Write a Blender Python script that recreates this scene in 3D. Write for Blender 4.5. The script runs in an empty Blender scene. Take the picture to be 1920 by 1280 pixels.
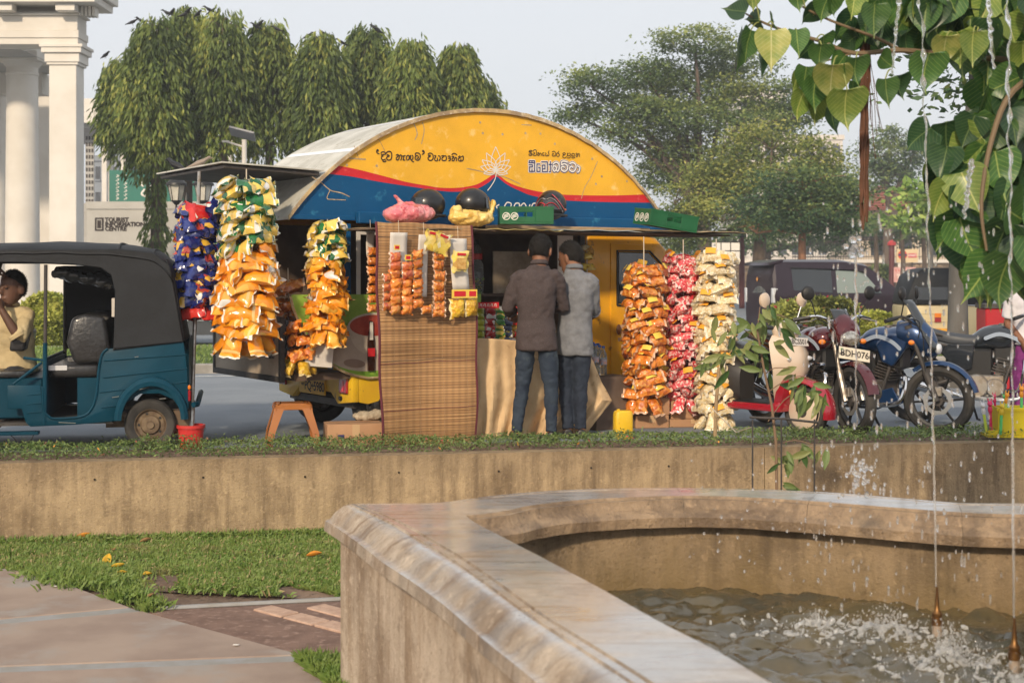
import bpy, bmesh, math, random
import numpy as np
from mathutils import Vector, Matrix, Euler, Quaternion, noise
R = math.radians
PI = math.pi
rnd = random.Random(7)
nr = np.random.default_rng(7)
scene = bpy.context.scene
col = scene.collection

# ---------------------------------------------------------------- camera
F = 2667.0            # focal length in photograph pixels (1920 wide)
HZ = 517.0            # horizon row
CH = 1.37             # camera height above the road
cam_d = bpy.data.cameras.new('camera')
cam_d.sensor_width = 36.0
cam_d.lens = 36.0 * F / 1920.0
cam_d.shift_y = -(640 - HZ) / 1920.0
cam_d.clip_start = 0.05
cam_d.clip_end = 3000
cam_d.dof.use_dof = True
cam_d.dof.focus_distance = 11.9
cam_d.dof.aperture_fstop = 4.0
cam = bpy.data.objects.new('camera', cam_d)
cam.location = (0, 0, CH)
cam.rotation_euler = (R(90), 0, 0)
col.objects.link(cam)
scene.camera = cam

# ---------------------------------------------------------------- sky, sun, exposure
SUN_EL, SUN_AZ = 27.0, 197.0      # azimuth clockwise from +Y (the view direction): behind the camera, to its left
world = bpy.data.worlds.new('World')
scene.world = world
world.use_nodes = True
wn, wl = world.node_tree.nodes, world.node_tree.links
wn.clear()
w_out = wn.new('ShaderNodeOutputWorld')
w_bg = wn.new('ShaderNodeBackground')
w_sky = wn.new('ShaderNodeTexSky')
w_sky.sky_type = 'NISHITA'
w_sky.sun_disc = False
w_sky.sun_elevation = R(SUN_EL)
w_sky.sun_rotation = R(SUN_AZ)
w_sky.air_density = 1.0
w_sky.dust_density = 3.0
w_sky.ozone_density = 1.0
w_tc = wn.new('ShaderNodeTexCoord')
w_mp = wn.new('ShaderNodeMapping')
w_mp.inputs['Scale'].default_value = (1, 1, 3.0)
w_ns = wn.new('ShaderNodeTexNoise')
w_ns.inputs['Scale'].default_value = 2.2
w_ns.inputs['Detail'].default_value = 5
w_cr = wn.new('ShaderNodeValToRGB')          # thin even overcast veil, a little patchy
w_cr.color_ramp.elements[0].position = 0.3
w_cr.color_ramp.elements[0].color = (7.9, 8.2, 8.6, 1)
w_cr.color_ramp.elements[1].position = 0.75
w_cr.color_ramp.elements[1].color = (8.4, 8.5, 8.7, 1)
w_mx = wn.new('ShaderNodeMix')
w_mx.data_type = 'RGBA'
w_mx.inputs[0].default_value = 0.85
wl.new(w_tc.outputs['Generated'], w_mp.inputs[0])
wl.new(w_mp.outputs[0], w_ns.inputs['Vector'])
wl.new(w_ns.outputs['Fac'], w_cr.inputs[0])
wl.new(w_sky.outputs[0], w_mx.inputs[6])
wl.new(w_cr.outputs[0], w_mx.inputs[7])
wl.new(w_mx.outputs[2], w_bg.inputs[0])
w_bg.inputs[1].default_value = 0.10
wl.new(w_bg.outputs[0], w_out.inputs[0])
sun_d = bpy.data.lights.new('sun', 'SUN')
sun_d.energy = 3.4
sun_d.angle = R(4.0)
sun_d.color = (1.0, 0.82, 0.60)
sun = bpy.data.objects.new('sun', sun_d)
sd = Vector((math.sin(R(SUN_AZ)) * math.cos(R(SUN_EL)), math.cos(R(SUN_AZ)) * math.cos(R(SUN_EL)), math.sin(R(SUN_EL))))
sun.rotation_euler = sd.to_track_quat('Z', 'Y').to_euler()
col.objects.link(sun)
scene.view_settings.view_transform = 'Standard'
scene.view_settings.look = 'None'
scene.view_settings.exposure = 0.2
scene.view_settings.gamma = 1.0
scene.view_settings.use_curve_mapping = False
scene.cycles.max_bounces = 6
scene.cycles.diffuse_bounces = 3
scene.cycles.glossy_bounces = 3
scene.cycles.transmission_bounces = 6
scene.cycles.volume_bounces = 0
scene.cycles.use_adaptive_sampling = True
scene.cycles.adaptive_threshold = 0.025
scene.cycles.transparent_max_bounces = 16
scene.cycles.use_denoising = True
scene.cycles.sample_clamp_indirect = 4.0

# ---------------------------------------------------------------- helpers
def P(px, py, D):
    return Vector(((px - 960) / F * D, D, CH - (py - HZ) / F * D))
def G(px, py, z=0.0):
    return P(px, py, F * (CH - z) / (py - HZ))

def srgb(r, g, b):
    f = lambda c: (c / 255 / 12.92) if c / 255 <= 0.04045 else ((c / 255 + 0.055) / 1.055) ** 2.4
    return (f(r), f(g), f(b))

def tag(o, label=None, cat=None, group=None, kind=None):
    if label: o['label'] = label
    if cat: o['category'] = cat
    if group: o['group'] = group
    if kind: o['kind'] = kind
    return o
def thing(name, label, cat, loc=(0, 0, 0), rz=0.0, group=None, rot=None):
    o = bpy.data.objects.new(name, None)
    o.empty_display_size = 0.1
    o.location = loc
    o.rotation_euler = rot if rot else (0, 0, rz)
    col.objects.link(o)
    return tag(o, label, cat, group)

def inst(name, me, parent=None, loc=(0, 0, 0), rot=(0, 0, 0), sc=(1, 1, 1)):
    o = bpy.data.objects.new(name, me)
    o.location = loc
    o.rotation_euler = rot
    o.scale = sc if hasattr(sc, '__len__') else (sc, sc, sc)
    o.parent = parent
    col.objects.link(o)
    return o

class MB:
    def __init__(s):
        s.v, s.f, s.mi, s.M, s.m = [], [], [], Matrix(), 0
    def add(s, vs, fs):
        n = len(s.v)
        s.v += [s.M @ Vector(v) for v in vs]
        s.f += [tuple(i + n for i in f) for f in fs]
        s.mi += [s.m] * len(fs)
        return s
    def box(s, c, d, rot=None):
        x, y, z = d[0] / 2, d[1] / 2, d[2] / 2
        q = Euler(rot).to_matrix() if rot else Matrix.Identity(3)
        c = Vector(c)
        vs = [c + q @ Vector((a * x, b * y, e * z)) for a in (-1, 1) for b in (-1, 1) for e in (-1, 1)]
        return s.add(vs, [(0, 1, 3, 2), (4, 6, 7, 5), (0, 4, 5, 1), (2, 3, 7, 6), (0, 2, 6, 4), (1, 5, 7, 3)])
    def bx(s, a, b):
        return s.box([(a[i] + b[i]) / 2 for i in range(3)], [abs(b[i] - a[i]) for i in range(3)])
    def tube(s, pts, r, n=8, cap=True, flat=1.0):
        pts = [Vector(p) for p in pts]
        k = len(pts)
        rr = list(r) if hasattr(r, '__len__') else [r] * k
        t0 = (pts[1] - pts[0]).normalized()
        up = Vector((0, 0, 1)) if abs(t0.z) < 0.9 else Vector((1, 0, 0))
        nx = t0.cross(up).normalized()
        rings = []
        for i in range(k):
            t = (pts[min(i + 1, k - 1)] - pts[max(i - 1, 0)])
            t = t.normalized() if t.length > 1e-9 else t0
            nx = (nx - t * nx.dot(t))
            nx = nx.normalized() if nx.length > 1e-6 else t.orthogonal().normalized()
            ny = t.cross(nx)
            rings.append([pts[i] + (nx * math.cos(2 * PI * j / n) + ny * math.sin(2 * PI * j / n) * flat) * rr[i] for j in range(n)])
        return s.loft(rings, cap)
    def loft(s, rings, cap=True, closed=True):
        n = len(rings[0])
        vs = [p for r in rings for p in r]
        fs = []
        for i in range(len(rings) - 1):
            for j in range(n if closed else n - 1):
                a, b = i * n + j, i * n + (j + 1) % n
                fs.append((a, b, b + n, a + n))
        if cap and closed:
            fs.append(tuple(range(n - 1, -1, -1)))
            fs.append(tuple(range((len(rings) - 1) * n, len(rings) * n)))
        return s.add(vs, fs)
    def lathe(s, prof, n=16, c=(0, 0, 0), axis='Z', cap=True):
        rings = []
        for r, z in prof:
            ring = []
            for j in range(n):
                a = 2 * PI * j / n
                p = (r * math.cos(a), r * math.sin(a), z)
                if axis == 'Y': p = (p[0], p[2], -p[1])
                if axis == 'X': p = (p[2], p[0], p[1])
                ring.append(Vector(p) + Vector(c))
            rings.append(ring)
        return s.loft(rings, cap)
    def prism(s, poly, a, b, plane='XZ'):
        n = len(poly)
        def w(p, d):
            return {'XZ': (p[0], d, p[1]), 'XY': (p[0], p[1], d), 'YZ': (d, p[0], p[1])}[plane]
        vs = [w(p, a) for p in poly] + [w(p, b) for p in poly]
        fs = [tuple(range(n - 1, -1, -1)), tuple(range(n, 2 * n))]
        fs += [(j, (j + 1) % n, n + (j + 1) % n, n + j) for j in range(n)]
        return s.add(vs, fs)
    def ell(s, c, r, nu=12, nv=8, rot=None):
        q = Euler(rot).to_matrix() if rot else Matrix.Identity(3)
        rings = []
        for i in range(nv + 1):
            t = -PI / 2 + PI * i / nv
            ct = max(math.cos(t), 0.02)
            rings.append([Vector(c) + q @ Vector((r[0] * ct * math.cos(2 * PI * j / nu), r[1] * ct * math.sin(2 * PI * j / nu), r[2] * math.sin(t))) for j in range(nu)])
        return s.loft(rings)
    def grid(s, nu, nv, fn):
        vs = [fn(i / nu, j / nv) for j in range(nv + 1) for i in range(nu + 1)]
        fs = [(j * (nu + 1) + i, j * (nu + 1) + i + 1, (j + 1) * (nu + 1) + i + 1, (j + 1) * (nu + 1) + i) for j in range(nv) for i in range(nu)]
        return s.add(vs, fs)
    def stroke(s, pts, w, off=0.0, sm=6):
        """flat ribbon of width w along 2D points in the XZ plane at y = off, facing -Y"""
        q = smooth2(pts, sm) if len(pts) > 2 else [Vector(p) for p in pts]
        L, Rr = [], []
        for i in range(len(q)):
            t = q[min(i + 1, len(q) - 1)] - q[max(i - 1, 0)]
            t = t.normalized() if t.length > 1e-9 else Vector((1, 0))
            nrm = Vector((-t.y, t.x)) * w / 2
            L.append(q[i] + nrm); Rr.append(q[i] - nrm)
        for i in range(len(q) - 1):
            o2 = off - 0.00003 * (i % 2)
            s.add([(Rr[i].x, o2, Rr[i].y), (Rr[i + 1].x, o2, Rr[i + 1].y), (L[i + 1].x, o2, L[i + 1].y), (L[i].x, o2, L[i].y)], [(0, 1, 2, 3)])
        for e in (q[0], q[-1]):
            vs = [(e.x + w / 2 * math.cos(a * PI / 4), off + 0.0001, e.y + w / 2 * math.sin(a * PI / 4)) for a in range(8)]
            s.add(vs, [tuple(range(8))])
        return s
    def me(s, name, mats, sharp=35, bevel=0.0, seg=1):
        m = bpy.data.meshes.new(name)
        m.from_pydata([tuple(v) for v in s.v], [], s.f)
        mats = mats if isinstance(mats, (list, tuple)) else [mats]
        for k in mats: m.materials.append(k)
        if len(mats) > 1: m.polygons.foreach_set('material_index', s.mi)
        bm = bmesh.new(); bm.from_mesh(m)
        bmesh.ops.recalc_face_normals(bm, faces=bm.faces)
        if bevel > 0:
            ed = [e for e in bm.edges if len(e.link_faces) == 2 and e.calc_face_angle(0) > R(40)]
            bmesh.ops.bevel(bm, geom=ed, offset=bevel, segments=seg, affect='EDGES', profile=0.5, clamp_overlap=True)
        bm.to_mesh(m); bm.free()
        if sharp:
            m.polygons.foreach_set('use_smooth', [True] * len(m.polygons))
            m.set_sharp_from_angle(angle=R(sharp))
        return m
    def build(s, name, mats, parent=None, sharp=35, bevel=0.0, seg=1, loc=(0, 0, 0), rot=(0, 0, 0)):
        return inst(name, s.me(name, mats, sharp, bevel, seg), parent, loc, rot)

def smooth2(pts, k=6):
    p = [Vector(a) for a in pts]
    if len(p) < 3: return p
    out = []
    for i in range(len(p) - 1):
        a, b, c, d = p[max(i - 1, 0)], p[i], p[i + 1], p[min(i + 2, len(p) - 1)]
        for j in range(k):
            t = j / k
            out.append(0.5 * ((2 * b) + (c - a) * t + (2 * a - 5 * b + 4 * c - d) * t * t + (3 * b - a - 3 * c + d) * t ** 3))
    out.append(p[-1])
    return out
smooth3 = smooth2

_tex = {}
def clouds(size, depth=2):
    k = (size, depth)
    if k not in _tex:
        if depth == 'fold':
            t = bpy.data.textures.new('folds', 'MARBLE'); t.noise_scale = size; t.turbulence = 7; t.marble_type = 'SHARP'
        else:
            t = bpy.data.textures.new('clouds', 'CLOUDS'); t.noise_scale = size; t.noise_depth = depth
        _tex[k] = t
    return _tex[k]
def bake(o, voxel=None, smooth=0, disp=(), sub=0, solid=0.0, sharp=None):
    """remesh / smooth / displace / subdivide, then freeze into a plain mesh"""
    if voxel:
        m = o.modifiers.new('r', 'REMESH'); m.mode = 'VOXEL'; m.voxel_size = voxel; m.use_smooth_shade = True
    if sub:
        m = o.modifiers.new('s', 'SUBSURF'); m.levels = sub; m.render_levels = sub
    if smooth:
        m = o.modifiers.new('m', 'SMOOTH'); m.iterations = smooth; m.factor = 0.5
    for st, size, depth in disp:
        m = o.modifiers.new('d', 'DISPLACE'); m.texture = clouds(size, depth); m.strength = st; m.texture_coords = 'LOCAL'; m.mid_level = 0.5
    if solid:
        m = o.modifiers.new('t', 'SOLIDIFY'); m.thickness = solid; m.offset = 0
    mats = list(o.data.materials)
    dg = bpy.context.evaluated_depsgraph_get()
    me = bpy.data.meshes.new_from_object(o.evaluated_get(dg))
    o.modifiers.clear()
    o.data = me
    if not me.materials:
        for k in mats: me.materials.append(k)
    me.polygons.foreach_set('use_smooth', [True] * len(me.polygons))
    if sharp: me.set_sharp_from_angle(angle=R(sharp))
    return o

def raw(name, V, Fc, mats, parent=None, smooth=False, mi=None):
    m = bpy.data.meshes.new(name)
    V = np.asarray(V, dtype=np.float32).reshape(-1, 3); Fc = np.asarray(Fc, dtype=np.int32)
    k = Fc.shape[1]
    m.vertices.add(len(V)); m.vertices.foreach_set('co', V.ravel())
    m.loops.add(Fc.size); m.loops.foreach_set('vertex_index', Fc.ravel())
    m.polygons.add(len(Fc)); m.polygons.foreach_set('loop_start', np.arange(0, Fc.size, k, dtype=np.int32))
    m.polygons.foreach_set('loop_total', np.full(len(Fc), k, dtype=np.int32))
    mats = mats if isinstance(mats, (list, tuple)) else [mats]
    for q in mats: m.materials.append(q)
    if mi is not None: m.polygons.foreach_set('material_index', np.asarray(mi, dtype=np.int32))
    if smooth: m.polygons.foreach_set('use_smooth', np.ones(len(Fc), dtype=bool))
    m.update(calc_edges=True)
    m.validate()
    return inst(name, m, parent)

def textmesh(body, size, name='lettering', font_res=3, align='CENTER', extrude=0.0, bold=0.0, space=1.0):
    c = bpy.data.curves.new('t', 'FONT')
    c.body = body; c.size = size; c.resolution_u = font_res; c.align_x = align; c.align_y = 'CENTER'
    c.extrude = extrude; c.offset = bold; c.space_character = space
    o = bpy.data.objects.new('t', c)
    col.objects.link(o)
    dg = bpy.context.evaluated_depsgraph_get()
    me = bpy.data.meshes.new_from_object(o.evaluated_get(dg))
    me.name = name
    bpy.data.objects.remove(o)
    return me
def text(body, size, m, parent, loc, rot, name='lettering', **k):
    me = textmesh(body, size, name, **k)
    me.materials.clear(); me.materials.append(m)
    return inst(name, me, parent, loc, rot)

# ---------------------------------------------------------------- materials
def mat(name, c, rough=0.6, metal=0.0, c2=None, scale=6.0, lo=0.35, hi=0.65, bump=0.0, bscale=None, stretch=(1, 1, 1), spec=0.5, coat=0.0, coatr=0.1,
        trans=0.0, ior=1.45, c3=None, scale3=30.0, fac3=0.5, rand=0.0, rough2=None, alpha=1.0, detail=5.0, sheen=0.0, sub=0.0, vor=False, emit=None, back=0.0):
    m = bpy.data.materials.new(name)
    m.use_nodes = True
    N, L = m.node_tree.nodes, m.node_tree.links
    b = N['Principled BSDF']
    b.inputs['Roughness'].default_value = rough
    b.inputs['Metallic'].default_value = metal
    b.inputs['Specular IOR Level'].default_value = spec
    b.inputs['Coat Weight'].default_value = coat
    b.inputs['Coat Roughness'].default_value = coatr
    b.inputs['Transmission Weight'].default_value = trans
    b.inputs['IOR'].default_value = ior
    b.inputs['Alpha'].default_value = alpha
    b.inputs['Sheen Weight'].default_value = sheen
    if emit:
        b.inputs['Emission Color'].default_value = (*emit[:3], 1); b.inputs['Emission Strength'].default_value = emit[3]
    tc = N.new('ShaderNodeTexCoord'); mp = N.new('ShaderNodeMapping')
    mp.inputs['Scale'].default_value = stretch
    L.new(tc.outputs['Object'], mp.inputs[0])
    b.inputs['Base Color'].default_value = (*c, 1)
    cur = None
    def rgb(x):
        n = N.new('ShaderNodeRGB'); n.outputs[0].default_value = (*x, 1); return n.outputs[0]
    def nz(sc, v=False):
        if v:
            n = N.new('ShaderNodeTexVoronoi'); n.inputs['Scale'].default_value = sc
            L.new(mp.outputs[0], n.inputs['Vector']); return n.outputs['Distance']
        n = N.new('ShaderNodeTexNoise'); n.inputs['Scale'].default_value = sc; n.inputs['Detail'].default_value = detail
        n.inputs['Roughness'].default_value = 0.6
        L.new(mp.outputs[0], n.inputs['Vector']); return n.outputs['Fac']
    def ramp(src, a, z):
        r = N.new('ShaderNodeMapRange'); r.inputs['From Min'].default_value = a; r.inputs['From Max'].default_value = z
        r.interpolation_type = 'SMOOTHSTEP'
        L.new(src, r.inputs['Value']); return r.outputs[0]
    def mix(f, a, z):
        x = N.new('ShaderNodeMix'); x.data_type = 'RGBA'
        if isinstance(f, float): x.inputs[0].default_value = f
        else: L.new(f, x.inputs[0])
        L.new(a, x.inputs[6]); L.new(z, x.inputs[7]); return x.outputs[2]
    cur = rgb(c)
    if c2:
        f = ramp(nz(scale, vor), lo, hi)
        cur = mix(f, cur, rgb(c2))
        if rough2 is not None:
            rr = N.new('ShaderNodeMapRange'); rr.inputs['To Min'].default_value = rough; rr.inputs['To Max'].default_value = rough2
            L.new(f, rr.inputs['Value']); L.new(rr.outputs[0], b.inputs['Roughness'])
    if c3:
        f = ramp(nz(scale3), 0.62 - 0.2 * fac3, 0.72 - 0.1 * fac3)
        cur = mix(f, cur, rgb(c3))
    if rand > 0:
        oi = N.new('ShaderNodeObjectInfo')
        hs = N.new('ShaderNodeHueSaturation')
        mr = N.new('ShaderNodeMapRange'); mr.inputs['To Min'].default_value = 1 - rand; mr.inputs['To Max'].default_value = 1 + rand
        L.new(oi.outputs['Random'], mr.inputs['Value']); L.new(mr.outputs[0], hs.inputs['Value'])
        L.new(cur, hs.inputs['Color']); cur = hs.outputs[0]
    L.new(cur, b.inputs['Base Color'])
    if bump:
        bn = N.new('ShaderNodeBump'); bn.inputs['Strength'].default_value = bump; bn.inputs['Distance'].default_value = 0.02
        L.new(nz(bscale or scale * 4, vor), bn.inputs['Height']); L.new(bn.outputs[0], b.inputs['Normal'])
    if back > 0:      # leaves: let light through
        out = N['Material Output']
        tr = N.new('ShaderNodeBsdfTranslucent'); ms = N.new('ShaderNodeMixShader'); ms.inputs[0].default_value = back
        L.new(cur, tr.inputs[0]); L.new(b.outputs[0], ms.inputs[1]); L.new(tr.outputs[0], ms.inputs[2]); L.new(ms.outputs[0], out.inputs[0])
    return m
# ================================================================ SETTING: ground, road, plaza, retaining wall
WA = math.atan(0.17)
WE, WNv = Vector((math.cos(WA), math.sin(WA), 0)), Vector((-math.sin(WA), math.cos(WA), 0))
WO = Vector((0, 10.55, 0))
def W(e, n, z=0.0):
    p = WO + WE * e + WNv * n
    return Vector((p.x, p.y, z))
PZ = -0.51
m_dirt = mat('dirt', (0.13, 0.085, 0.06), 0.95, c2=(0.21, 0.145, 0.105), scale=5, bump=0.5, bscale=60, c3=(0.08, 0.055, 0.04), scale3=22)
m_asph = mat('asphalt', (0.175, 0.20, 0.23), 0.82, c2=(0.215, 0.24, 0.27), scale=1.2, bump=0.35, bscale=240, c3=(0.26, 0.27, 0.28), scale3=260, fac3=0.4)
m_conc = mat('concrete', (0.36, 0.34, 0.31), 0.85, c2=(0.24, 0.225, 0.20), scale=3, bump=0.25, bscale=60)
m_turf = mat('turf', (0.045, 0.085, 0.02), 0.95, c2=(0.075, 0.12, 0.03), scale=3, bump=0.8, bscale=50)
m_grass = mat('grass_blade', (0.14, 0.225, 0.045), 0.55, c2=(0.22, 0.29, 0.075), scale=9, c3=(0.24, 0.24, 0.09), scale3=3, fac3=0.35, back=0.25)
m_line = mat('road_paint', (0.72, 0.72, 0.69), 0.7, c2=(0.4, 0.41, 0.4), scale=9)
m_pave = mat('paver', (0.33, 0.255, 0.205), 0.9, c2=(0.25, 0.185, 0.15), scale=2.2, lo=0.3, hi=0.7, bump=0.22, bscale=120, c3=(0.30, 0.265, 0.235), scale3=2.0, fac3=0.6)
m_mort = mat('mortar', (0.285, 0.285, 0.285), 0.9, c2=(0.25, 0.24, 0.22), scale=6, bump=0.2, bscale=80)
m_brown = mat('brown_paving', (0.20, 0.125, 0.095), 0.9, c2=(0.14, 0.085, 0.065), scale=6, bump=0.35, bscale=70, c3=(0.27, 0.18, 0.14), scale3=18)
m_brick = mat('pale_brick', (0.50, 0.34, 0.25), 0.88, c2=(0.40, 0.26, 0.19), scale=14, bump=0.3, bscale=90)

g = MB()
g.add([W(-700, -60, PZ - .03), W(700, -60, PZ - .03), W(700, .06, PZ - .03), W(-700, .06, PZ - .03), W(-700, .07, -.05), W(700, .07, -.05), W(700, 1400, -.05), W(-700, 1400, -.05)],
      [(0, 1, 2, 3), (3, 2, 5, 4), (4, 5, 6, 7)])
tag(g.build('ground', m_dirt, sharp=0), kind='structure')
r = MB(); r.grid(60, 6, lambda u, v: W(-60 + 120 * u, .98 + 9.0 * v, 0))
road = tag(r.build('road', m_asph, sharp=0), kind='structure')
l = MB(); l.add([W(-60, 9.35, .004), W(60, 9.35, .004), W(60, 9.47, .004), W(-60, 9.47, .004)], [(0, 1, 2, 3)])
l.build('edge_line', m_line, road, sharp=0)
r = MB(); r.add([W(-150, 15.8, 0), W(150, 15.8, 0), W(150, 76, 0), W(-150, 76, 0)], [(0, 1, 2, 3)])
tag(r.build('far_road', m_asph, sharp=0), kind='structure')
r = MB(); r.add([W(-150, 76.2, .12), W(150, 76.2, .12), W(150, 92, .12), W(-150, 92, .12)], [(0, 1, 2, 3)])
r.bx((0, 0, 0), (0.01, 0.01, 0.01))
tag(r.build('far_pavement', mat('far_pavement', (0.42, 0.31, 0.24), 0.9, c2=(0.33, 0.25, 0.2), scale=1.5), sharp=0), kind='structure')
md = thing('median_strip', None, None); md['kind'] = 'structure'
for n0 in (9.98, 15.55):
    for k in range(40):
        e0 = -30 + k * 1.5
        kb = MB()
        q = [W(e0 + .008, n0), W(e0 + 1.492, n0), W(e0 + 1.492, n0 + .24), W(e0 + .008, n0 + .24)]
        kb.loft([[Vector((p.x, p.y, z)) for p in q] for z in (-.03, .13)])
        if -15 < e0 < 18 and (n0 < 12 or True):
            kb.build('kerb_stone', m_conc, md, sharp=0, bevel=.012)
t = MB(); t.grid(50, 4, lambda u, v: W(-30 + 60 * u, 10.2 + 5.35 * v, .10 + .05 * math.sin(v * PI)))
t.build('turf', m_turf, md, sharp=0)

def blades(n, fn, ln, wd, name, m, parent=None, lean=0.7, kind='stuff'):
    """n single-triangle grass blades; fn(n)-> (k,3) base points"""
    B = fn(n); k = len(B)
    a = nr.uniform(0, 2 * PI, k); L = nr.uniform(ln[0], ln[1], k); w = nr.uniform(wd[0], wd[1], k)
    le = nr.uniform(0.1, lean, k); d = np.stack([np.cos(a), np.sin(a)], 1); p = np.stack([-d[:, 1], d[:, 0]], 1)
    V = np.zeros((k, 4, 3))
    V[:, 0, :2] = B[:, :2] - p * w[:, None] / 2; V[:, 1, :2] = B[:, :2] + p * w[:, None] / 2
    V[:, 2, :2] = B[:, :2] + d * (L * le * 0.45)[:, None] + p * w[:, None] * .45; V[:, 3, :2] = B[:, :2] + d * (L * le)[:, None]
    V[:, 0, 2] = V[:, 1, 2] = B[:, 2] - .004; V[:, 2, 2] = B[:, 2] + L * (1 - le * .35) * .65; V[:, 3, 2] = B[:, 2] + L * (1 - le * .6)
    Fc = np.array([[0, 1, 2], [0, 2, 3]])[None] + (np.arange(k) * 4)[:, None, None]
    o = raw(name, V, Fc.reshape(-1, 3), m, parent)
    return o
def med_pts(n):
    e = nr.uniform(-14, 16, n); v = nr.uniform(0, 1, n)
    out = np.zeros((n, 3))
    for i in range(n): out[i] = W(e[i], 10.25 + 5.25 * v[i], .10 + .05 * math.sin(v[i] * PI))
    return out
tag(blades(26000, med_pts, (.05, .10), (.012, .022), 'median_grass', m_grass), 'short mown grass on the median strip behind the truck', 'grass', kind='stuff')

# ---- plaza: concrete slabs, brown paving, lawn
pv = thing('plaza_paving', None, None); pv['kind'] = 'structure'
def flat(poly, z0, z1, name, m, parent, bevel=.006):
    b = MB(); b.loft([[Vector((p[0], p[1], z)) for p in poly] for z in (z0, z1)]); return b.build(name, m, parent, sharp=0, bevel=bevel)
def g2(px, py): v = G(px, py, PZ); return (v.x, v.y)
flat([(-4.6, 3.0), (-.3, 3.0), (-.75, 6.2), g2(560, 1240), g2(243, 1141), g2(-60, 1030), (-4.6, g2(-60, 1030)[1] + .8)], PZ - .028, PZ + .003, 'mortar_bed', m_mort, pv, 0)
A, B_, C_ = g2(-60, 1030), g2(243, 1141), g2(600, 1268)
jl1, jl2 = g2(0, 1163), g2(0, 1262)
def ext(a, b, x): t = (x - a[0]) / (b[0] - a[0]); return (x, a[1] + (b[1] - a[1]) * t)
XL = -4.6
b1 = ext(B_, jl1, XL); c2_ = g2(560, 1240); b2 = ext(c2_, jl2, XL)
flat([b1, B_, A, (XL, A[1] + .8)], PZ - .02, PZ + .012, 'paving_slab', m_pave, pv)
B2 = (B_[0] + .10, B_[1] - .10)
flat([(b1[0], b1[1] - .12), B2, B_, b1], PZ - .02, PZ + .006, 'mortar_joint', m_mort, pv, 0)
flat([(b2[0], b2[1] + .1), (c2_[0], c2_[1] + .09), B2, (b1[0], b1[1] - .12)], PZ - .02, PZ + .012, 'paving_slab', m_pave, pv)
flat([b2, (c2_[0] + .08, c2_[1] - .02), (c2_[0], c2_[1] + .09), (b2[0], b2[1] + .1)], PZ - .02, PZ + .006, 'mortar_joint', m_mort, pv, 0)
flat([(XL, 3.0), (.0, 3.0), (-.35, 5.2), (c2_[0] + .08, c2_[1] - .02), b2], PZ - .02, PZ + .012, 'paving_slab', m_pave, pv)
# brown path with two pale brick bands and a thin concrete edging
e1, e2 = g2(285, 1144), g2(700, 1123)
flat([(c2_[0] + .10, c2_[1]), g2(760, 1232), g2(760, 1122), e1, (B2[0] + .04, B2[1])], PZ - .03, PZ + .004, 'brown_path', m_brown, pv, 0)
ed = MB(); ed.tube([(*e1, PZ + .008), (*g2(430, 1137), PZ + .010), (*e2, PZ + .010)], .022, 6, flat=.7); ed.build('path_edging', m_mort, pv)
def band(p, q, w):
    a, b = Vector((*p, 0)), Vector((*q, 0)); d = (b - a); n = Vector((-d.y, d.x, 0)).normalized() * w / 2; k = max(1, int(d.length / .24))
    for i in range(k):
        s0, s1 = a + d * (i / k + .012), a + d * ((i + 1) / k - .012)
        flat([(s0 - n)[:2], (s1 - n)[:2], (s1 + n)[:2], (s0 + n)[:2]], PZ - .01, PZ + .015 + rnd.uniform(-.003, .003), 'brick', m_brick, pv, .005)
band(g2(490, 1141), g2(665, 1186), .13)
band(g2(590, 1138), g2(690, 1164), .13)

edge = [(0, 1062), (60, 1078), (130, 1098), (175, 1092), (250, 1098), (330, 1104), (420, 1108), (520, 1112), (600, 1118), (760, 1122)]
def lawn_pts(n):
    out = []
    while len(out) < n:
        px = rnd.uniform(-40, 700); u = rnd.random()
        ys = np.interp(px, [e[0] for e in edge], [e[1] for e in edge])
        p0 = G(px, ys + rnd.gauss(0, 4), PZ); D0 = p0.y
        D1 = 10.55 + .17 * (px - 960) / F * 10.2 - .02
        D = D0 + (D1 - D0) * u
        x = (px - 960) / F * D
        if u < .25 and noise.noise((x * 3, D * 3, 0)) < -.12: continue
        if noise.noise((x * 1.7 + 4, D * 2.3, 2)) < -.30 and rnd.random() < .75: continue
        out.append((x, D, PZ))
    return np.array(out)
lw = MB(); lp = [G(px, py, PZ) for px, py in edge]
tp = [Vector((p.x * 1.12, 10.55 + .17 * p.x, PZ)) for p in lp]
lw.loft([[Vector((p.x, p.y, PZ - .02)) for p in lp], [Vector((p.x, p.y + .12, PZ + .002)) for p in lp], [Vector((p.x, p.y, PZ + .004)) for p in tp]], closed=False)
tag(lw.build('lawn', m_dirt, sharp=0), kind='structure')
tag(blades(60000, lawn_pts, (.025, .062), (.007, .013), 'lawn_grass', m_grass, lean=1.1), 'short green lawn at the foot of the retaining wall', 'grass', kind='stuff')
tag(blades(3500, lawn_pts, (.03, .07), (.005, .009), 'dry_grass', mat('dry_blade', (.36, .29, .14), .7, c2=(.26, .2, .1), scale=8), lean=1.2), 'scattered dry straw-coloured blades in the lawn', 'grass', kind='stuff')
def tuft_pts(n):
    out = []
    for _ in range(n):
        k = rnd.random()
        if k < .33:
            px, py = rnd.uniform(0, 660), 1014; p = G(px, py, PZ); p.y = 10.55 + .17 * p.x - rnd.uniform(.01, .08)
        elif k < .55: p = G(rnd.gauss(165, 45), rnd.gauss(1088, 8), PZ)
        elif k < .60: p = G(rnd.gauss(240, 20), rnd.gauss(1122, 4), PZ)
        elif k < .63: p = G(rnd.gauss(285, 14), rnd.gauss(1142, 3), PZ)
        else:
            px = rnd.uniform(565, 720); p = G(px, rnd.uniform(1240, 1240 + max(6, (px - 560) * .9)), PZ)
        out.append((p.x, p.y, PZ))
    return np.array(out)
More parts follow.
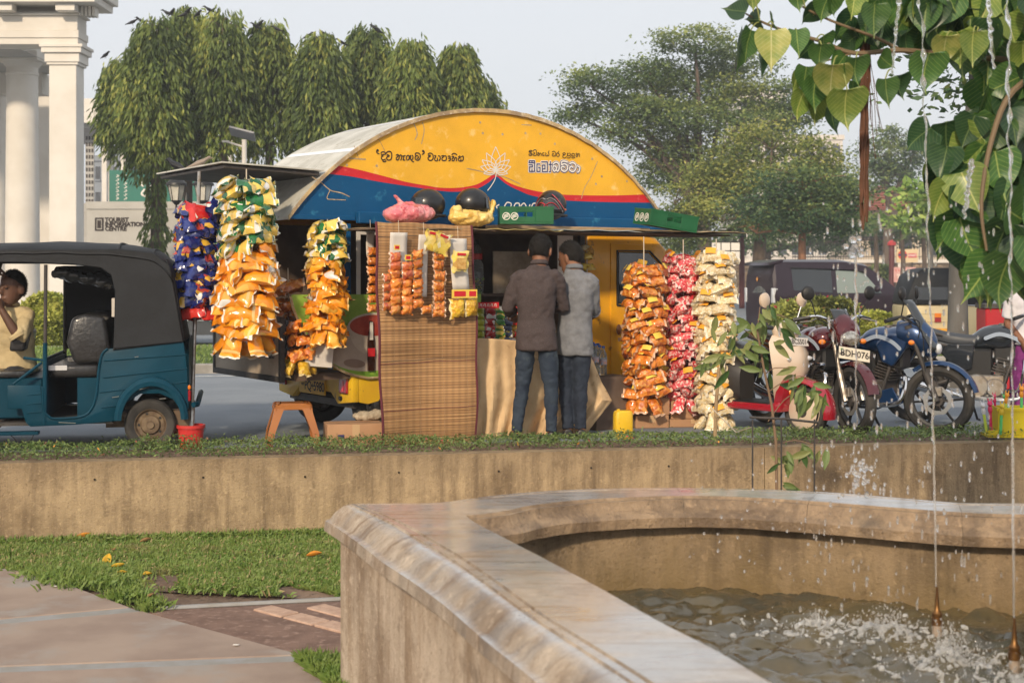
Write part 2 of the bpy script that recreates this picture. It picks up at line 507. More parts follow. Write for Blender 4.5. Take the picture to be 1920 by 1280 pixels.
tag(blades(9000, tuft_pts, (.04, .10), (.006, .012), 'grass_tufts', m_grass, lean=.9), 'longer grass tufts along wall foot and slab edges', 'grass', kind='stuff')

# ---- retaining wall
def stain_mat(name, base, dark, streak, top, algae=None, wet=None):
    m = bpy.data.materials.new(name); m.use_nodes = True
    N, L = m.node_tree.nodes, m.node_tree.links; b = N['Principled BSDF']; b.inputs['Roughness'].default_value = .88
    tc = N.new('ShaderNodeTexCoord')
    def nz(sc, st, det=6):
        mp = N.new('ShaderNodeMapping'); mp.inputs['Scale'].default_value = st; L.new(tc.outputs['Object'], mp.inputs[0])
        n = N.new('ShaderNodeTexNoise'); n.inputs['Scale'].default_value = sc; n.inputs['Detail'].default_value = det; n.inputs['Roughness'].default_value = .65
        L.new(mp.outputs[0], n.inputs['Vector']); return n.outputs['Fac']
    def mr(s, a, z, lo=0., hi=1.):
        r = N.new('ShaderNodeMapRange'); r.inputs['From Min'].default_value = a; r.inputs['From Max'].default_value = z; r.inputs['To Min'].default_value = lo; r.inputs['To Max'].default_value = hi
        L.new(s, r.inputs['Value']); return r.outputs[0]
    def mix(f, a, c):
        x = N.new('ShaderNodeMix'); x.data_type = 'RGBA'; L.new(f, x.inputs[0])
        if isinstance(a, tuple): x.inputs[6].default_value = (*a, 1)
        else: L.new(a, x.inputs[6])
        x.inputs[7].default_value = (*c, 1); return x.outputs[2]
    cur = mix(mr(nz(4, (1, 1, 1)), .35, .7), base, tuple(k * .78 for k in base))
    st = N.new('ShaderNodeMath'); st.operation = 'MULTIPLY'
    L.new(mr(nz(9, (1, 1, .10)), .40, .64), st.inputs[0]); L.new(mr(nz(2.2, (1, 1, .5)), .30, .55), st.inputs[1])
    cur = mix(st.outputs[0], cur, streak)
    cur = mix(mr(nz(2.2, (1, 1, .8)), .50, .70, 0, .75), cur, dark)
    cur = mix(mr(nz(16, (1, 1, .7)), .52, .68, 0, .45), cur, dark)
    cur = mix(mr(nz(26, (1, 1, 1)), .56, .70, 0, .5), cur, tuple(min(1, k * 1.3) for k in base))
    cur = mix(mr(nz(45, (1, 1, 1), 3), .62, .70, 0, .7), cur, dark)
    cur = mix(mr(nz(110, (1, 1, 1), 3), .60, .68, 0, .45), cur, dark)
    cur = mix(mr(nz(3.3, (1, 1, 1), 9), .615, .64, 0, .35), cur, tuple(k * .6 for k in dark))
    sp = N.new('ShaderNodeSeparateXYZ'); L.new(tc.outputs['Object'], sp.inputs[0])
    ad = N.new('ShaderNodeMath'); ad.operation = 'ADD'; L.new(sp.outputs[2], ad.inputs[0]); L.new(mr(nz(5, (1, 1, .15)), .2, .8, -.12, .12), ad.inputs[1])
    cur = mix(mr(ad.outputs[0], top - .22, top, 0, .5), cur, streak)
    if algae: cur = mix(mr(ad.outputs[0], algae[0], algae[0] - .25, 0, .8), cur, algae[1])
    L.new(cur, b.inputs['Base Color'])
    bn = N.new('ShaderNodeBump'); bn.inputs['Strength'].default_value = .55; bn.inputs['Distance'].default_value = .02
    L.new(nz(55, (1, 1, 1), 8), bn.inputs['Height']); L.new(bn.outputs[0], b.inputs['Normal'])
    return m
m_wall = stain_mat('wall_concrete', (0.46, 0.34, 0.20), (0.15, 0.10, 0.055), (0.17, 0.12, 0.07), .09)
wt = thing('retaining_wall', 'long stained tan concrete retaining wall below the planted verge', 'wall', WO, WA)
segs = [-9, 1.96, 13]
for i in range(2):
    b = MB()
    nx = 60
    def wl_(u, v, a=segs[i] + .004, z=segs[i + 1] - .004):
        return (a + (z - a) * u, .006 * noise.noise((u * 9, v * 3, i)), PZ - .06 + (.06 - PZ + .06) * v)
    b.grid(nx, 10, wl_)
    b.bx((segs[i] + .004, .012, PZ - .06), (segs[i + 1] - .004, .17, .058))
    b.build('wall_panel', m_wall, wt, sharp=30)
for e in (-2.99, -2.24, -1.52, -.84, -.1, .6, 1.2):
    b = MB(); b.lathe([(.007, -.010), (.008, -.006)], 10, axis='Y'); b.build('tie_hole', mat('hole', (.02, .015, .01), .9), wt, loc=(e, 0, -.075 + rnd.uniform(-.01, .01)))

# ---- planted verge
m_gc = [mat('verge_leaf', (0.12, 0.19, 0.05), 0.5, c2=(0.08, 0.14, 0.035), scale=4, back=.2), mat('verge_leaf_pale', (0.21, 0.28, 0.085), 0.5, c2=(0.15, 0.20, 0.065), scale=5, back=.2),
        mat('verge_stem', (0.16, 0.10, 0.06), .7), mat('flower_pink', (.55, .05, .10), .6), mat('flower_orange', (.75, .33, .05), .6)]
sb = MB(); sb.grid(80, 4, lambda u, v: W(-9 + 22 * u, .16 + .9 * v, .01 + .03 * math.sin(PI * v)))
tag(sb.build('verge_soil', m_dirt, sharp=0), kind='structure')
def verge(n):
    e = nr.uniform(-8.5, 11, n); q = nr.uniform(0, 1, n) ** .8
    V = []; mi = []
    for i in range(n):
        hh = .05 + .055 * (noise.noise((e[i] * 2.2, q[i] * 2, 3)) + .6) + .03 * noise.noise((e[i] * 9, q[i] * 7, 1))
        if q[i] > .85: hh *= .6
        z = .03 + max(.012, hh) * rnd.random() ** .45
        if rnd.random() < .012: z += rnd.uniform(.02, .06)
        c = W(e[i], .05 + 1.02 * q[i], z + .03 * (q[i] < .1))
        L = rnd.uniform(.018, .04); w = L * rnd.uniform(.3, .5)
        d = Vector((rnd.gauss(0, 1), rnd.gauss(0, 1), rnd.gauss(.35, .5))).normalized(); p = d.cross(Vector((rnd.gauss(0, .4), rnd.gauss(0, .4), 1))).normalized()
        V += [c - d * L / 2, c + p * w / 2, c + d * L / 2, c - p * w / 2]
        k = rnd.random(); pale = noise.noise((e[i] * 1.3, q[i], 8)) > .05
        mi.append(3 if k < .0018 else 4 if k < .0045 else 2 if k < .03 else (1 if (k < .6) == pale else 0))
    return raw('verge_plants', np.array([tuple(v) for v in V]), np.arange(4 * n).reshape(-1, 4), m_gc, mi=mi)
tag(verge(52000), 'low creeping ground cover with tiny flowers along the wall top', 'ground cover', kind='stuff')

# ================================================================ FOUNTAIN
RZ = .34
OI = [((.62, 2.6), (.98, 2.75)), ((.46, 3.1), (.80, 3.17)), ((.304, 3.6), (.655, 3.6)), ((.18, 3.96), (.567, 3.9)), ((.035, 4.37), (.43, 4.27)), ((-.095, 4.79), (.29, 4.70)),
      ((-.232, 5.2), (.12, 5.18)), ((-.375, 5.58), (-.034, 5.61)), ((-.53, 5.99), (-.15, 5.93)), ((-.74, 6.44), (-.20, 6.12)),
      ((-.52, 6.45), (-.14, 6.15)), ((-.34, 6.47), (-.03, 6.24)), ((-.13, 6.65), (.085, 6.39)), ((.136, 6.81), (.297, 6.54)), ((.47, 6.90), (.55, 6.625)), ((.80, 6.92), (.80, 6.67)),
      ((1.12, 6.89), (1.055, 6.635)), ((1.47, 6.80), (1.36, 6.52)), ((1.80, 6.61), (1.69, 6.34)), ((2.03, 6.47), (1.96, 6.2)), ((2.30, 6.45), (2.2, 6.15))]
left = OI[:9]
OI = OI + [((2.15 + .74, 6.44), (2.15 + .20, 6.12))] + [((2.15 - o[0], o[1]), (2.15 - i[0], i[1])) for o, i in reversed(left)]
def densify(pl, corners):
    out = []
    n = len(pl)
    seq = [Vector(p) for p in pl]
    for i in range(n):
        a, b, c, d = seq[(i - 1) % n], seq[i], seq[(i + 1) % n], seq[(i + 2) % n]
        if i in corners: a = b - (c - b)
        if (i + 1) % n in corners: d = c + (c - b)
        for j in range(4):
            t = j / 4
            out.append(0.5 * ((2 * b) + (c - a) * t + (2 * a - 5 * b + 4 * c - d) * t * t + (3 * b - a - 3 * c + d) * t ** 3))
    return out
cn = {9, 21, 0, len(OI) - 1}
OO, II = densify([o for o, i in OI], cn), densify([i for o, i in OI], cn)
def stone_mat(name, wet):
    m = stain_mat(name, (0.53, 0.435, 0.335), (0.17, 0.115, 0.07), (0.27, 0.19, 0.12), 9.0)
    N, L = m.node_tree.nodes, m.node_tree.links; b = N['Principled BSDF']
    if wet:
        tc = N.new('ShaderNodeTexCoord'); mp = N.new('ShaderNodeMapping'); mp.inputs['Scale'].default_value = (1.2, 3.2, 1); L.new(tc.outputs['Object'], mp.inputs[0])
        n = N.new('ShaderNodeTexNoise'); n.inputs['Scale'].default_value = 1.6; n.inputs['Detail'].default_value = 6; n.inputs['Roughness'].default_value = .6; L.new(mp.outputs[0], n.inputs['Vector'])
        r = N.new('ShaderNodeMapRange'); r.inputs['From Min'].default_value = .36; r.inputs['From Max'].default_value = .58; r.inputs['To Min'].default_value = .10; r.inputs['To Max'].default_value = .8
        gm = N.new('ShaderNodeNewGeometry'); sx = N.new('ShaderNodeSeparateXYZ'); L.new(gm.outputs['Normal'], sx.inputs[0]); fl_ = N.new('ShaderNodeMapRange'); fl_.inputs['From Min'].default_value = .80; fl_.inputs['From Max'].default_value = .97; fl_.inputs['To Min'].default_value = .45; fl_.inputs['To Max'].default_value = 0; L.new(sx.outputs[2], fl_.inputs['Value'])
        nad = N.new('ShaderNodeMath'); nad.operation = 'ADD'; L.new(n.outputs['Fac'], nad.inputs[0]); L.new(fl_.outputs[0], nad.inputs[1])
        L.new(nad.outputs[0], r.inputs['Value']); L.new(r.outputs[0], b.inputs['Roughness'])
        old = b.inputs['Base Color'].links[0].from_socket
        r2 = N.new('ShaderNodeMapRange'); r2.inputs['From Min'].default_value = .36; r2.inputs['From Max'].default_value = .58; r2.inputs['To Min'].default_value = .60; r2.inputs['To Max'].default_value = 1.0
        L.new(n.outputs['Fac'], r2.inputs['Value'])
        mx = N.new('ShaderNodeMix'); mx.data_type = 'RGBA'; mx.blend_type = 'MULTIPLY'; mx.inputs[0].default_value = 1
        L.new(old, mx.inputs[6]); L.new(r2.outputs[0], mx.inputs[7])
        sky_mask = N.new('ShaderNodeMapRange'); sky_mask.inputs['From Min'].default_value = .66; sky_mask.inputs['From Max'].default_value = .46; sky_mask.inputs['To Max'].default_value = .62; L.new(nad.outputs[0], sky_mask.inputs['Value'])
        sky_grey = N.new('ShaderNodeMix'); sky_grey.data_type = 'RGBA'; L.new(sky_mask.outputs[0], sky_grey.inputs[0]); L.new(mx.outputs[2], sky_grey.inputs[6]); sky_grey.inputs[7].default_value = (.44, .435, .425, 1)  # sky reflection on the wet flat top painted into the base colour as pale grey
        mp5 = N.new('ShaderNodeMapping'); mp5.inputs['Scale'].default_value = (1.1, 13, 1); L.new(tc.outputs['Object'], mp5.inputs[0]); n5 = N.new('ShaderNodeTexNoise'); n5.inputs['Scale'].default_value = 1.7; n5.inputs['Detail'].default_value = 5; L.new(mp5.outputs[0], n5.inputs['Vector'])
        r5 = N.new('ShaderNodeMapRange'); r5.inputs['From Min'].default_value = .58; r5.inputs['From Max'].default_value = .68; r5.inputs['To Max'].default_value = .75; L.new(n5.outputs['Fac'], r5.inputs['Value'])
        m5 = N.new('ShaderNodeMix'); m5.data_type = 'RGBA'; L.new(r5.outputs[0], m5.inputs[0]); L.new(sky_grey.outputs[2], m5.inputs[6]); m5.inputs[7].default_value = (.16, .095, .045, 1); L.new(m5.outputs[2], b.inputs['Base Color'])
        b.inputs['Specular IOR Level'].default_value = .8; b.inputs['Coat Weight'].default_value = .9; b.inputs['Coat IOR'].default_value = 2.3; r3 = N.new('ShaderNodeMapRange'); r3.inputs['From Min'].default_value = .40; r3.inputs['From Max'].default_value = .66; r3.inputs['To Min'].default_value = .09; r3.inputs['To Max'].default_value = .22; L.new(nad.outputs[0], r3.inputs['Value']); L.new(r3.outputs[0], b.inputs['Coat Roughness']); r4 = N.new('ShaderNodeMapRange'); r4.inputs['From Min'].default_value = .62; r4.inputs['From Max'].default_value = .95; r4.inputs['To Min'].default_value = 1; r4.inputs['To Max'].default_value = 0; L.new(nad.outputs[0], r4.inputs['Value']); L.new(r4.outputs[0], b.inputs['Coat Weight'])
    return m
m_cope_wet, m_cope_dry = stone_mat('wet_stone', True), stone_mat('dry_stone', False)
m_basin = stain_mat('basin_stone', (0.34, 0.245, 0.145), (0.105, 0.072, 0.04), (0.14, 0.10, 0.06), .34, algae=(.12, (0.17, 0.115, 0.045)))
m_cope_brown = stain_mat('splash_stained_stone', (0.36, 0.25, 0.15), (0.09, 0.058, 0.034), (0.15, 0.10, 0.06), 9.0); m_cope_brown.node_tree.nodes['Principled BSDF'].inputs['Roughness'].default_value = .5
ft = thing('fountain', 'stone fountain basin with moulded coping and wet rim', 'fountain')
PROF = [('i', -.02, -.145), ('i', -.095, -.13), ('i', -.10, -.085), ('i', -.085, -.07), ('i', -.045, -.055), ('i', -.03, -.03), ('i', -.026, -.014), ('i', -.006, -.012), ('i', 0, 0),
        ('o', -.058, 0), ('o', -.053, -.009), ('o', -.043, -.009), ('o', -.038, 0), ('o', -.008, 0), ('o', -.004, -.008), ('o', .01, -.010), ('o', .03, -.016), ('o', .075, -.045), ('o', .105, -.078), ('o', .135, -.088), ('o', .14, -.135), ('o', .05, -.15)]
nst = len(OO)
rings = []
for i in range(nst):
    d = (OO[i] - II[i]).normalized(); ring = []
    for k, off, dz in PROF:
        p = (II[i] if k == 'i' else OO[i]) + d * off
        w = .004 * noise.noise((p.x * 8, p.y * 8, dz * 30)) if dz < -.005 else 0
        ring.append(Vector((p.x + d.x * w, p.y + d.y * w, RZ + dz + w * .6)))
    rings.append(ring)
# the coping is laid in separate stones
cuts = [0, 6, 14, 22, 30, 36, 44, 52, 60, 68, 76, 84, 92, 100, 108, 116, nst]
for a, z in zip(cuts[:-1], cuts[1:]):
    rr = [rings[i % nst] for i in range(a, min(z, nst) + 1)]
    for e, s in ((0, 1), (-1, -2)):
        rr[e] = [p.lerp(q, .012) for p, q in zip(rr[e], rr[s])]
    b = MB(); b.loft(rr)
    top = len(b.f)
    nf = len(PROF); b.mi = [1 if (k < (len(rr) - 1) * nf and (k % nf) < 8) else 0 for k in range(len(b.f))]
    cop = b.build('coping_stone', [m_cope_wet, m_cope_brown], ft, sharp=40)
b = MB(); rw = []
for i in range(nst + 1):
    d = (OO[i % nst] - II[i % nst]).normalized(); o = OO[i % nst] + d * .045; rw.append([Vector((o.x, o.y, z)) for z in (PZ - .03, PZ + .1, PZ + .3, -.05, RZ - .148)])
b.loft(rw, cap=False, closed=False)
b.build('outer_wall', m_cope_dry, ft, sharp=30)
b = MB(); rw = []
for i in range(nst + 1):
    d = (OO[i % nst] - II[i % nst]).normalized(); o = II[i % nst] + d * .0; rw.append([Vector((o.x, o.y, z)) for z in (RZ - .140, .1, 0, -.2, -.45)])
b.loft(rw, cap=False, closed=False)
b.build('inner_wall', m_basin, ft, sharp=30)
# crack line and a dribble of dried vine on the outer face
b = MB(); b.tube(smooth3([(-.19, 5.03, .175), (-.165, 4.93, .13), (-.09, 4.75, .06), (.0, 4.52, .03), (.04, 4.40, .035)], 5), .006, 6)
b.build('dry_root', mat('dry_root', (.17, .11, .07), .8), ft)

# ---- water
WZ = -.085
from functools import lru_cache
IP = [(p.x, p.y) for p in II]
def inside(x, y, poly=IP):
    c = False; n = len(poly); j = n - 1
    for i in range(n):
        if (poly[i][1] > y) != (poly[j][1] > y) and x < (poly[j][0] - poly[i][0]) * (y - poly[i][1]) / (poly[j][1] - poly[i][1]) + poly[i][0]: c = not c
        j = i
    return c
SPL = [(1.50, 5.72, .055), (1.64, 5.30, .06), (1.25, 5.86, .03), (1.83, 5.05, .05), (1.0, 5.35, .02)]
def wz(x, y):
    h = .030 * noise.noise((x * 4, y * 6, 1)) + .030 * noise.noise((x * 9, y * 14, 4)) + .016 * noise.noise((x * 20, y * 30, 9)) + .005 * noise.noise((x * 50, y * 58, 2))
    for sx, sy, a in SPL:
        q = math.hypot(x - sx, y - sy)
        h += a * .55 * math.exp(-(q / .13) ** 2) * (.4 + 1.2 * abs(noise.noise((x * 22, y * 22, 5)))) + .012 * math.sin(q * 42) * math.exp(-q * 2.6)
    return WZ + h
b = MB(); idx = {}
st = .022
x0, y0, nxg, nyg = -.3, 2.6, 124, 187
for j in range(nyg + 1):
    for i in range(nxg + 1):
        x, y = x0 + i * st, y0 + j * st
        idx[(i, j)] = len(b.v); b.v.append(Vector((x, y, wz(x, y))))
big = [(p.x + (p.x - q.x) * .0 + (o.x - p.x) * .15, p.y + (o.y - p.y) * .15) for p, q, o in zip(II, II, OO)]
for j in range(nyg):
    for i in range(nxg):
        if inside(x0 + (i + .5) * st, y0 + (j + .5) * st, big):
            b.f.append((idx[(i, j)], idx[(i + 1, j)], idx[(i + 1, j + 1)], idx[(i, j + 1)])); b.mi.append(0)
m_water = mat('pool_water', (0.060, 0.056, 0.040), 0.03, c2=(0.11, 0.085, 0.04), scale=2, spec=1.0, ior=1.4, bump=.15, bscale=40)
wo = b.build('pool_water', m_water, sharp=0)
wo.data.polygons.foreach_set('use_smooth', [True] * len(wo.data.polygons))
tag(wo, kind='structure')
# ================================================================ SNACK TRUCK
TH = R(33.0)
TC = Vector((-1.34, 12.0, 0))
TU, TV = Vector((math.cos(TH), math.sin(TH), 0)), Vector((-math.sin(TH), math.cos(TH), 0))
def tl(px, py, y=0.0):
    """pixel of the photograph -> (s, z) on the truck's long vertical plane at local y"""
    d = Vector(((px - 960) / F, 1, -(py - HZ) / F))
    t = (y + TC.dot(TV)) / d.dot(TV)
    p = d * t
    return ((p - TC).dot(TU), CH + p.z)
def TW(s, y, z): return TC + TU * s + TV * y + Vector((0, 0, z))
def paint(name, c, worn, scuff=.35, rough=.45, coat=.15):
    return mat(name, c, rough, c2=tuple(k * .8 for k in c), scale=2.5, lo=.3, hi=.8, c3=worn, scale3=7, fac3=scuff, coat=coat, bump=.05, bscale=18, detail=8, spec=.25)
m_yel = paint('panel_yellow', (0.84, 0.45, 0.03), (0.84, 0.55, 0.16), .30)
m_redp = paint('panel_red', (0.58, 0.022, 0.03), (0.62, 0.12, 0.10), .15)
m_blu = paint('panel_blue', (0.003, 0.075, 0.20), (0.03, 0.17, 0.30), .25, .6, 0)
m_cab = mat('cab_yellow', (0.80, 0.39, 0.012), .4, c2=(0.70, 0.32, 0.012), scale=2, coat=.3, c3=(0.30, 0.14, 0.03), scale3=9, fac3=.08)
m_tail = mat('tail_yellow', (0.75, 0.48, 0.02), .42, c2=(0.66, 0.38, 0.02), scale=3, coat=.2, c3=(0.22, 0.13, 0.05), scale3=14, fac3=.12, bump=.05)
m_roof = mat('roof_sheet', (0.56, 0.55, 0.50), .55, c2=(0.40, 0.39, 0.34), scale=3, bump=.15, bscale=9, c3=(.30, .27, .2), scale3=10, fac3=.15)
m_tape = mat('white_tape', (0.72, 0.74, 0.76), .5)
m_edge = mat('worn_plywood', (0.52, 0.38, 0.19), .8, c2=(0.30, 0.22, 0.14), scale=9, c3=(0.6, 0.5, 0.34), scale3=20)
m_dark = mat('dark_metal', (0.035, 0.033, 0.032), .6, c2=(0.06, 0.05, 0.045), scale=8)
m_black = mat('black_plastic', (0.014, 0.014, 0.015), .45)
m_rubber = mat('tyre_rubber', (0.022, 0.021, 0.02), .8, c2=(0.05, 0.045, 0.04), scale=6)
m_steel = mat('steel', (0.42, 0.40, 0.37), .35, .9, c2=(0.25, 0.21, 0.17), scale=9, rough2=.6)
m_chrome = mat('chrome', (0.75, 0.75, 0.76), .12, 1.0)
m_wood = mat('raw_wood', (0.40, 0.27, 0.15), .8, c2=(0.28, 0.18, 0.10), scale=5, stretch=(1, 8, 8), bump=.2)
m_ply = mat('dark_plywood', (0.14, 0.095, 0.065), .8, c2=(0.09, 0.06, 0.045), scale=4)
m_card = mat('cardboard', (0.42, 0.24, 0.13), .9, c2=(0.37, 0.205, 0.11), scale=4, bump=.1, bscale=20, rand=.10)
m_white = mat('white_card', (0.66, 0.62, 0.57), .75, c2=(0.58, 0.54, 0.49), scale=5)
m_glass = mat('dark_glass', (0.02, 0.024, 0.028), .05, spec=.8, coat=.5, coatr=.02)
m_lampred = mat('lamp_red', (0.30, 0.006, 0.012), .12, coat=1, spec=.7)
m_amber = mat('lamp_amber', (0.75, 0.20, 0.01), .15, coat=1)
m_clear = mat('lamp_clear', (0.72, 0.74, 0.76), .1, coat=1, metal=.3)
m_ink = mat('black_ink', (0.02, 0.012, 0.012), .6)
m_navy = mat('navy_ink', (0.03, 0.03, 0.13), .6)
m_wink = mat('white_ink', (0.74, 0.70, 0.64), .6)

truck = thing('snack_truck', 'yellow mini truck with arched yellow and blue sales body selling snacks', 'truck', TC, TH)
S0, S1, ZB = -.60, 3.40, 1.84
RAD = 2.49; SC = 1.40; ZC = 2.85 - RAD
def arch(s): return ZC + math.sqrt(max(RAD * RAD - (s - SC) ** 2, 0))
up_ = [(585.6, 316), (607, 308), (655.6, 314.7), (706, 326.7), (760.6, 341), (800, 348), (826, 352), (861, 352), (892, 346.4), (912, 336), (929, 325.5), (941, 333), (953, 342), (978, 351.7), (1014.7, 360), (1057, 365), (1141, 366.6), (1217, 364.4), (1240, 364)]
lo_ = [(585.6, 323.4), (651, 330), (706, 340), (760.6, 348.6), (826, 358), (861, 359.5), (892, 355), (915, 343), (930, 331), (940, 338), (953, 347.5), (972.5, 357), (1000.6, 367.7), (1057, 375.6), (1141, 379), (1234, 380), (1255, 380)]
US, LS = [tl(*p) for p in up_], [tl(*p) for p in lo_]
US = smooth2(US, 5); LS = smooth2(LS, 5)
uf = lambda s: float(np.interp(s, [p[0] for p in US], [p[1] for p in US]))
lf = lambda s: float(np.interp(s, [p[0] for p in LS], [p[1] for p in LS]))
b = MB(); NS = 160
ss = [S0 + (S1 - S0) * i / NS for i in range(NS + 1)]
def zs(s):
    a = max(arch(s) - .012, ZB)
    l_, u_ = lf(s), max(uf(s), lf(s) + .01)
    return [ZB - .0, min(l_, a), min(u_, a), a]
for i in range(NS):
    za, zb = zs(ss[i]), zs(ss[i + 1])
    for k in range(3):
        if za[k + 1] - za[k] + zb[k + 1] - zb[k] < 1e-4: continue
        b.m = k; b.add([(ss[i], 0, za[k]), (ss[i + 1], 0, zb[k]), (ss[i + 1], 0, zb[k + 1]), (ss[i], 0, za[k + 1])], [(0, 1, 2, 3)])
sp = b.build('side_panel', [m_blu, m_redp, m_yel], truck, sharp=0)
b = MB(); b.loft([[Vector((s, y, z)) for y, z in ((.012, ZB), (.03, ZB), (.03, max(arch(s) - .012, ZB + .001)), (.012, max(arch(s) - .012, ZB + .001)))] for s in ss])
b.build('side_panel_core', m_edge, truck)
b = MB(); b.loft([[Vector((s, y, z)) for y, z in ((1.50, ZB), (1.53, ZB), (1.53, max(arch(s) - .012, ZB + .001)), (1.50, max(arch(s) - .012, ZB + .001)))] for s in ss])
b.build('far_panel', m_cab, truck)
b = MB(); b.loft([[Vector((s, -.015, arch(s) - .012)), Vector((s, 1.56, arch(s) - .012)), Vector((s, 1.56, arch(s) + .012)), Vector((s, -.015, arch(s) + .012))] for s in ss])
b.build('roof', m_roof, truck)
b = MB(); b.loft([[Vector((s + w * .9, y, arch(s) + dz + w)) for y, dz in ((-.03, -.020), (-.004, -.020), (-.004, .015), (-.03, .015))] for s in ss for w in [.004 * noise.noise((s * 14, 0, 0))]])
b.build('roof_edge', m_edge, truck)
for s0 in (-.02, .55):          # pale repair tape across the roof sheets
    b = MB(); b.grid(4, 16, lambda u, v: (s0 + .05 * u + .08 * v, .0 + 1.5 * v, arch(s0 + .05 * u + .08 * v) + .0145)); b.build('roof_tape', m_tape, truck, sharp=0)
b = MB(); b.bx((.02, -.07, ZB - .03), (3.38, -.002, ZB + .07)); b.build('lower_rail', m_blu, truck, bevel=.008)
b = MB(); b.bx((S0 + .02, -.012, ZB - .005), (.018, -.002, ZB + .035)); b.build('panel_lip', m_blu, truck, bevel=.004)
# cracks and scratches in the panel paint
for pts, w in (([(585, 332), (600, 341), (613, 352), (622, 358), (640, 362), (655, 369)], .008), ([(618, 358), (613, 372), (625, 374), (648, 375)], .007), ([(655, 297), (685, 299)], .012), ([(875, 316), (900, 321), (925, 327), (948, 333), (975, 345)], .008),
               ([(664, 274), (668, 285), (672, 297)], .005), ([(704, 256), (713, 267), (722, 285)], .005), ([(978, 234), (996, 235)], .008), ([(1120, 303), (1108, 331), (1096, 352), (1090, 372)], .007), ([(776, 232), (782, 250), (778, 262)], .010), ([(792, 230), (795, 245), (790, 270)], .008)):
    s_ = MB(); s_.stroke([tl(*p) for p in pts], w, -.0025); s_.build('scratch', m_edge if w > .006 else m_wood, truck, sharp=0)
for px, py in [(900, 230), (942, 252), (905, 250), (1013, 251), (1040, 270), (985, 250), (1110, 298), (650, 310), (706, 311), (1128, 331), (1117, 345), (1175, 340)]:
    s_ = MB(); c = tl(px, py); s_.add([(c[0] + .012 * math.cos(a), -.003, c[1] + .012 * math.sin(a)) for a in np.linspace(0, 5.5, 8)], [tuple(range(8))]); s_.build('dent_mark', m_edge, truck, sharp=0)

# ---- hand-lettered writing, traced stroke by stroke
def letters(name, strokes, w, m, ox, oy, sc, off, dots=()):
    q = MB()
    for i, st_ in enumerate(strokes): q.stroke([tl(ox + x / sc, oy + y / sc) for x, y in st_], w, off - .0001 * (i % 7))
    for x, y, rr in dots:
        c = tl(ox + x / sc, oy + y / sc); rr = rr / sc / 214
        q.add([(c[0] + rr * math.cos(a), off - .001, c[1] + rr * math.sin(a)) for a in np.linspace(0, 5.8, 12)], [tuple(range(12))])
    q.build(name, m, truck, sharp=0)
T1 = [[(60, 145), (70, 180), (110, 200)], [(150, 190), (165, 165), (200, 160), (230, 175), (235, 205), (190, 215), (155, 225)], [(190, 240), (160, 262), (160, 300), (190, 320), (235, 308)], [(186, 322), (190, 350), (230, 355), (248, 340)],
      [(255, 190), (275, 160), (320, 150), (355, 175), (364, 240), (350, 305), (305, 325), (270, 310), (262, 275), (285, 255), (312, 245), (300, 222), (268, 225)],
      [(455, 225), (480, 212), (500, 228), (480, 252), (455, 285), (462, 318), (492, 318), (508, 292), (518, 245), (540, 220), (560, 240), (558, 290), (545, 325)], [(580, 245), (632, 233)], [(608, 240), (600, 290), (592, 322), (628, 325)],
      [(672, 325), (655, 290), (665, 245), (695, 230), (712, 252), (708, 300), (692, 322)], [(715, 300), (722, 250), (742, 235), (738, 290), (752, 320), (782, 300), (787, 250), (768, 230)], [(752, 320), (775, 348), (802, 360)],
      [(840, 225), (835, 200), (860, 180), (905, 190), (932, 225), (928, 290), (895, 325), (850, 320), (830, 290), (838, 250), (870, 235), (895, 255), (890, 285), (865, 290)],
      [(1012, 150), (1010, 185), (975, 210)],
      [(1090, 205), (1120, 185), (1165, 195), (1190, 230), (1185, 300), (1150, 330), (1105, 322), (1088, 290), (1100, 265), (1130, 250), (1130, 230), (1095, 232)], [(1220, 235), (1245, 240), (1235, 270), (1220, 300), (1235, 335), (1275, 335), (1277, 285)],
      [(1298, 240), (1328, 250), (1332, 300), (1310, 335)], [(1360, 245), (1400, 235), (1390, 265), (1368, 290), (1375, 325), (1410, 335), (1450, 320), (1457, 270), (1440, 240), (1415, 242)], [(1490, 250), (1525, 245), (1530, 280), (1500, 290)], [(1532, 280), (1535, 320), (1505, 340)],
      [(1568, 215), (1590, 195), (1632, 195), (1662, 218)], [(1568, 255), (1600, 250), (1600, 275), (1570, 300), (1575, 335), (1605, 335), (1620, 300), (1642, 270), (1662, 290), (1657, 340)],
      [(1700, 260), (1725, 245), (1735, 270), (1700, 295), (1705, 335), (1745, 345), (1785, 330), (1797, 280), (1790, 245), (1760, 258)], [(1745, 343), (1747, 305)]]
letters('lettering', T1, .0098, m_ink, 700, 270, 10.667, -.004, [(80, 130, 26), (990, 145, 25)])
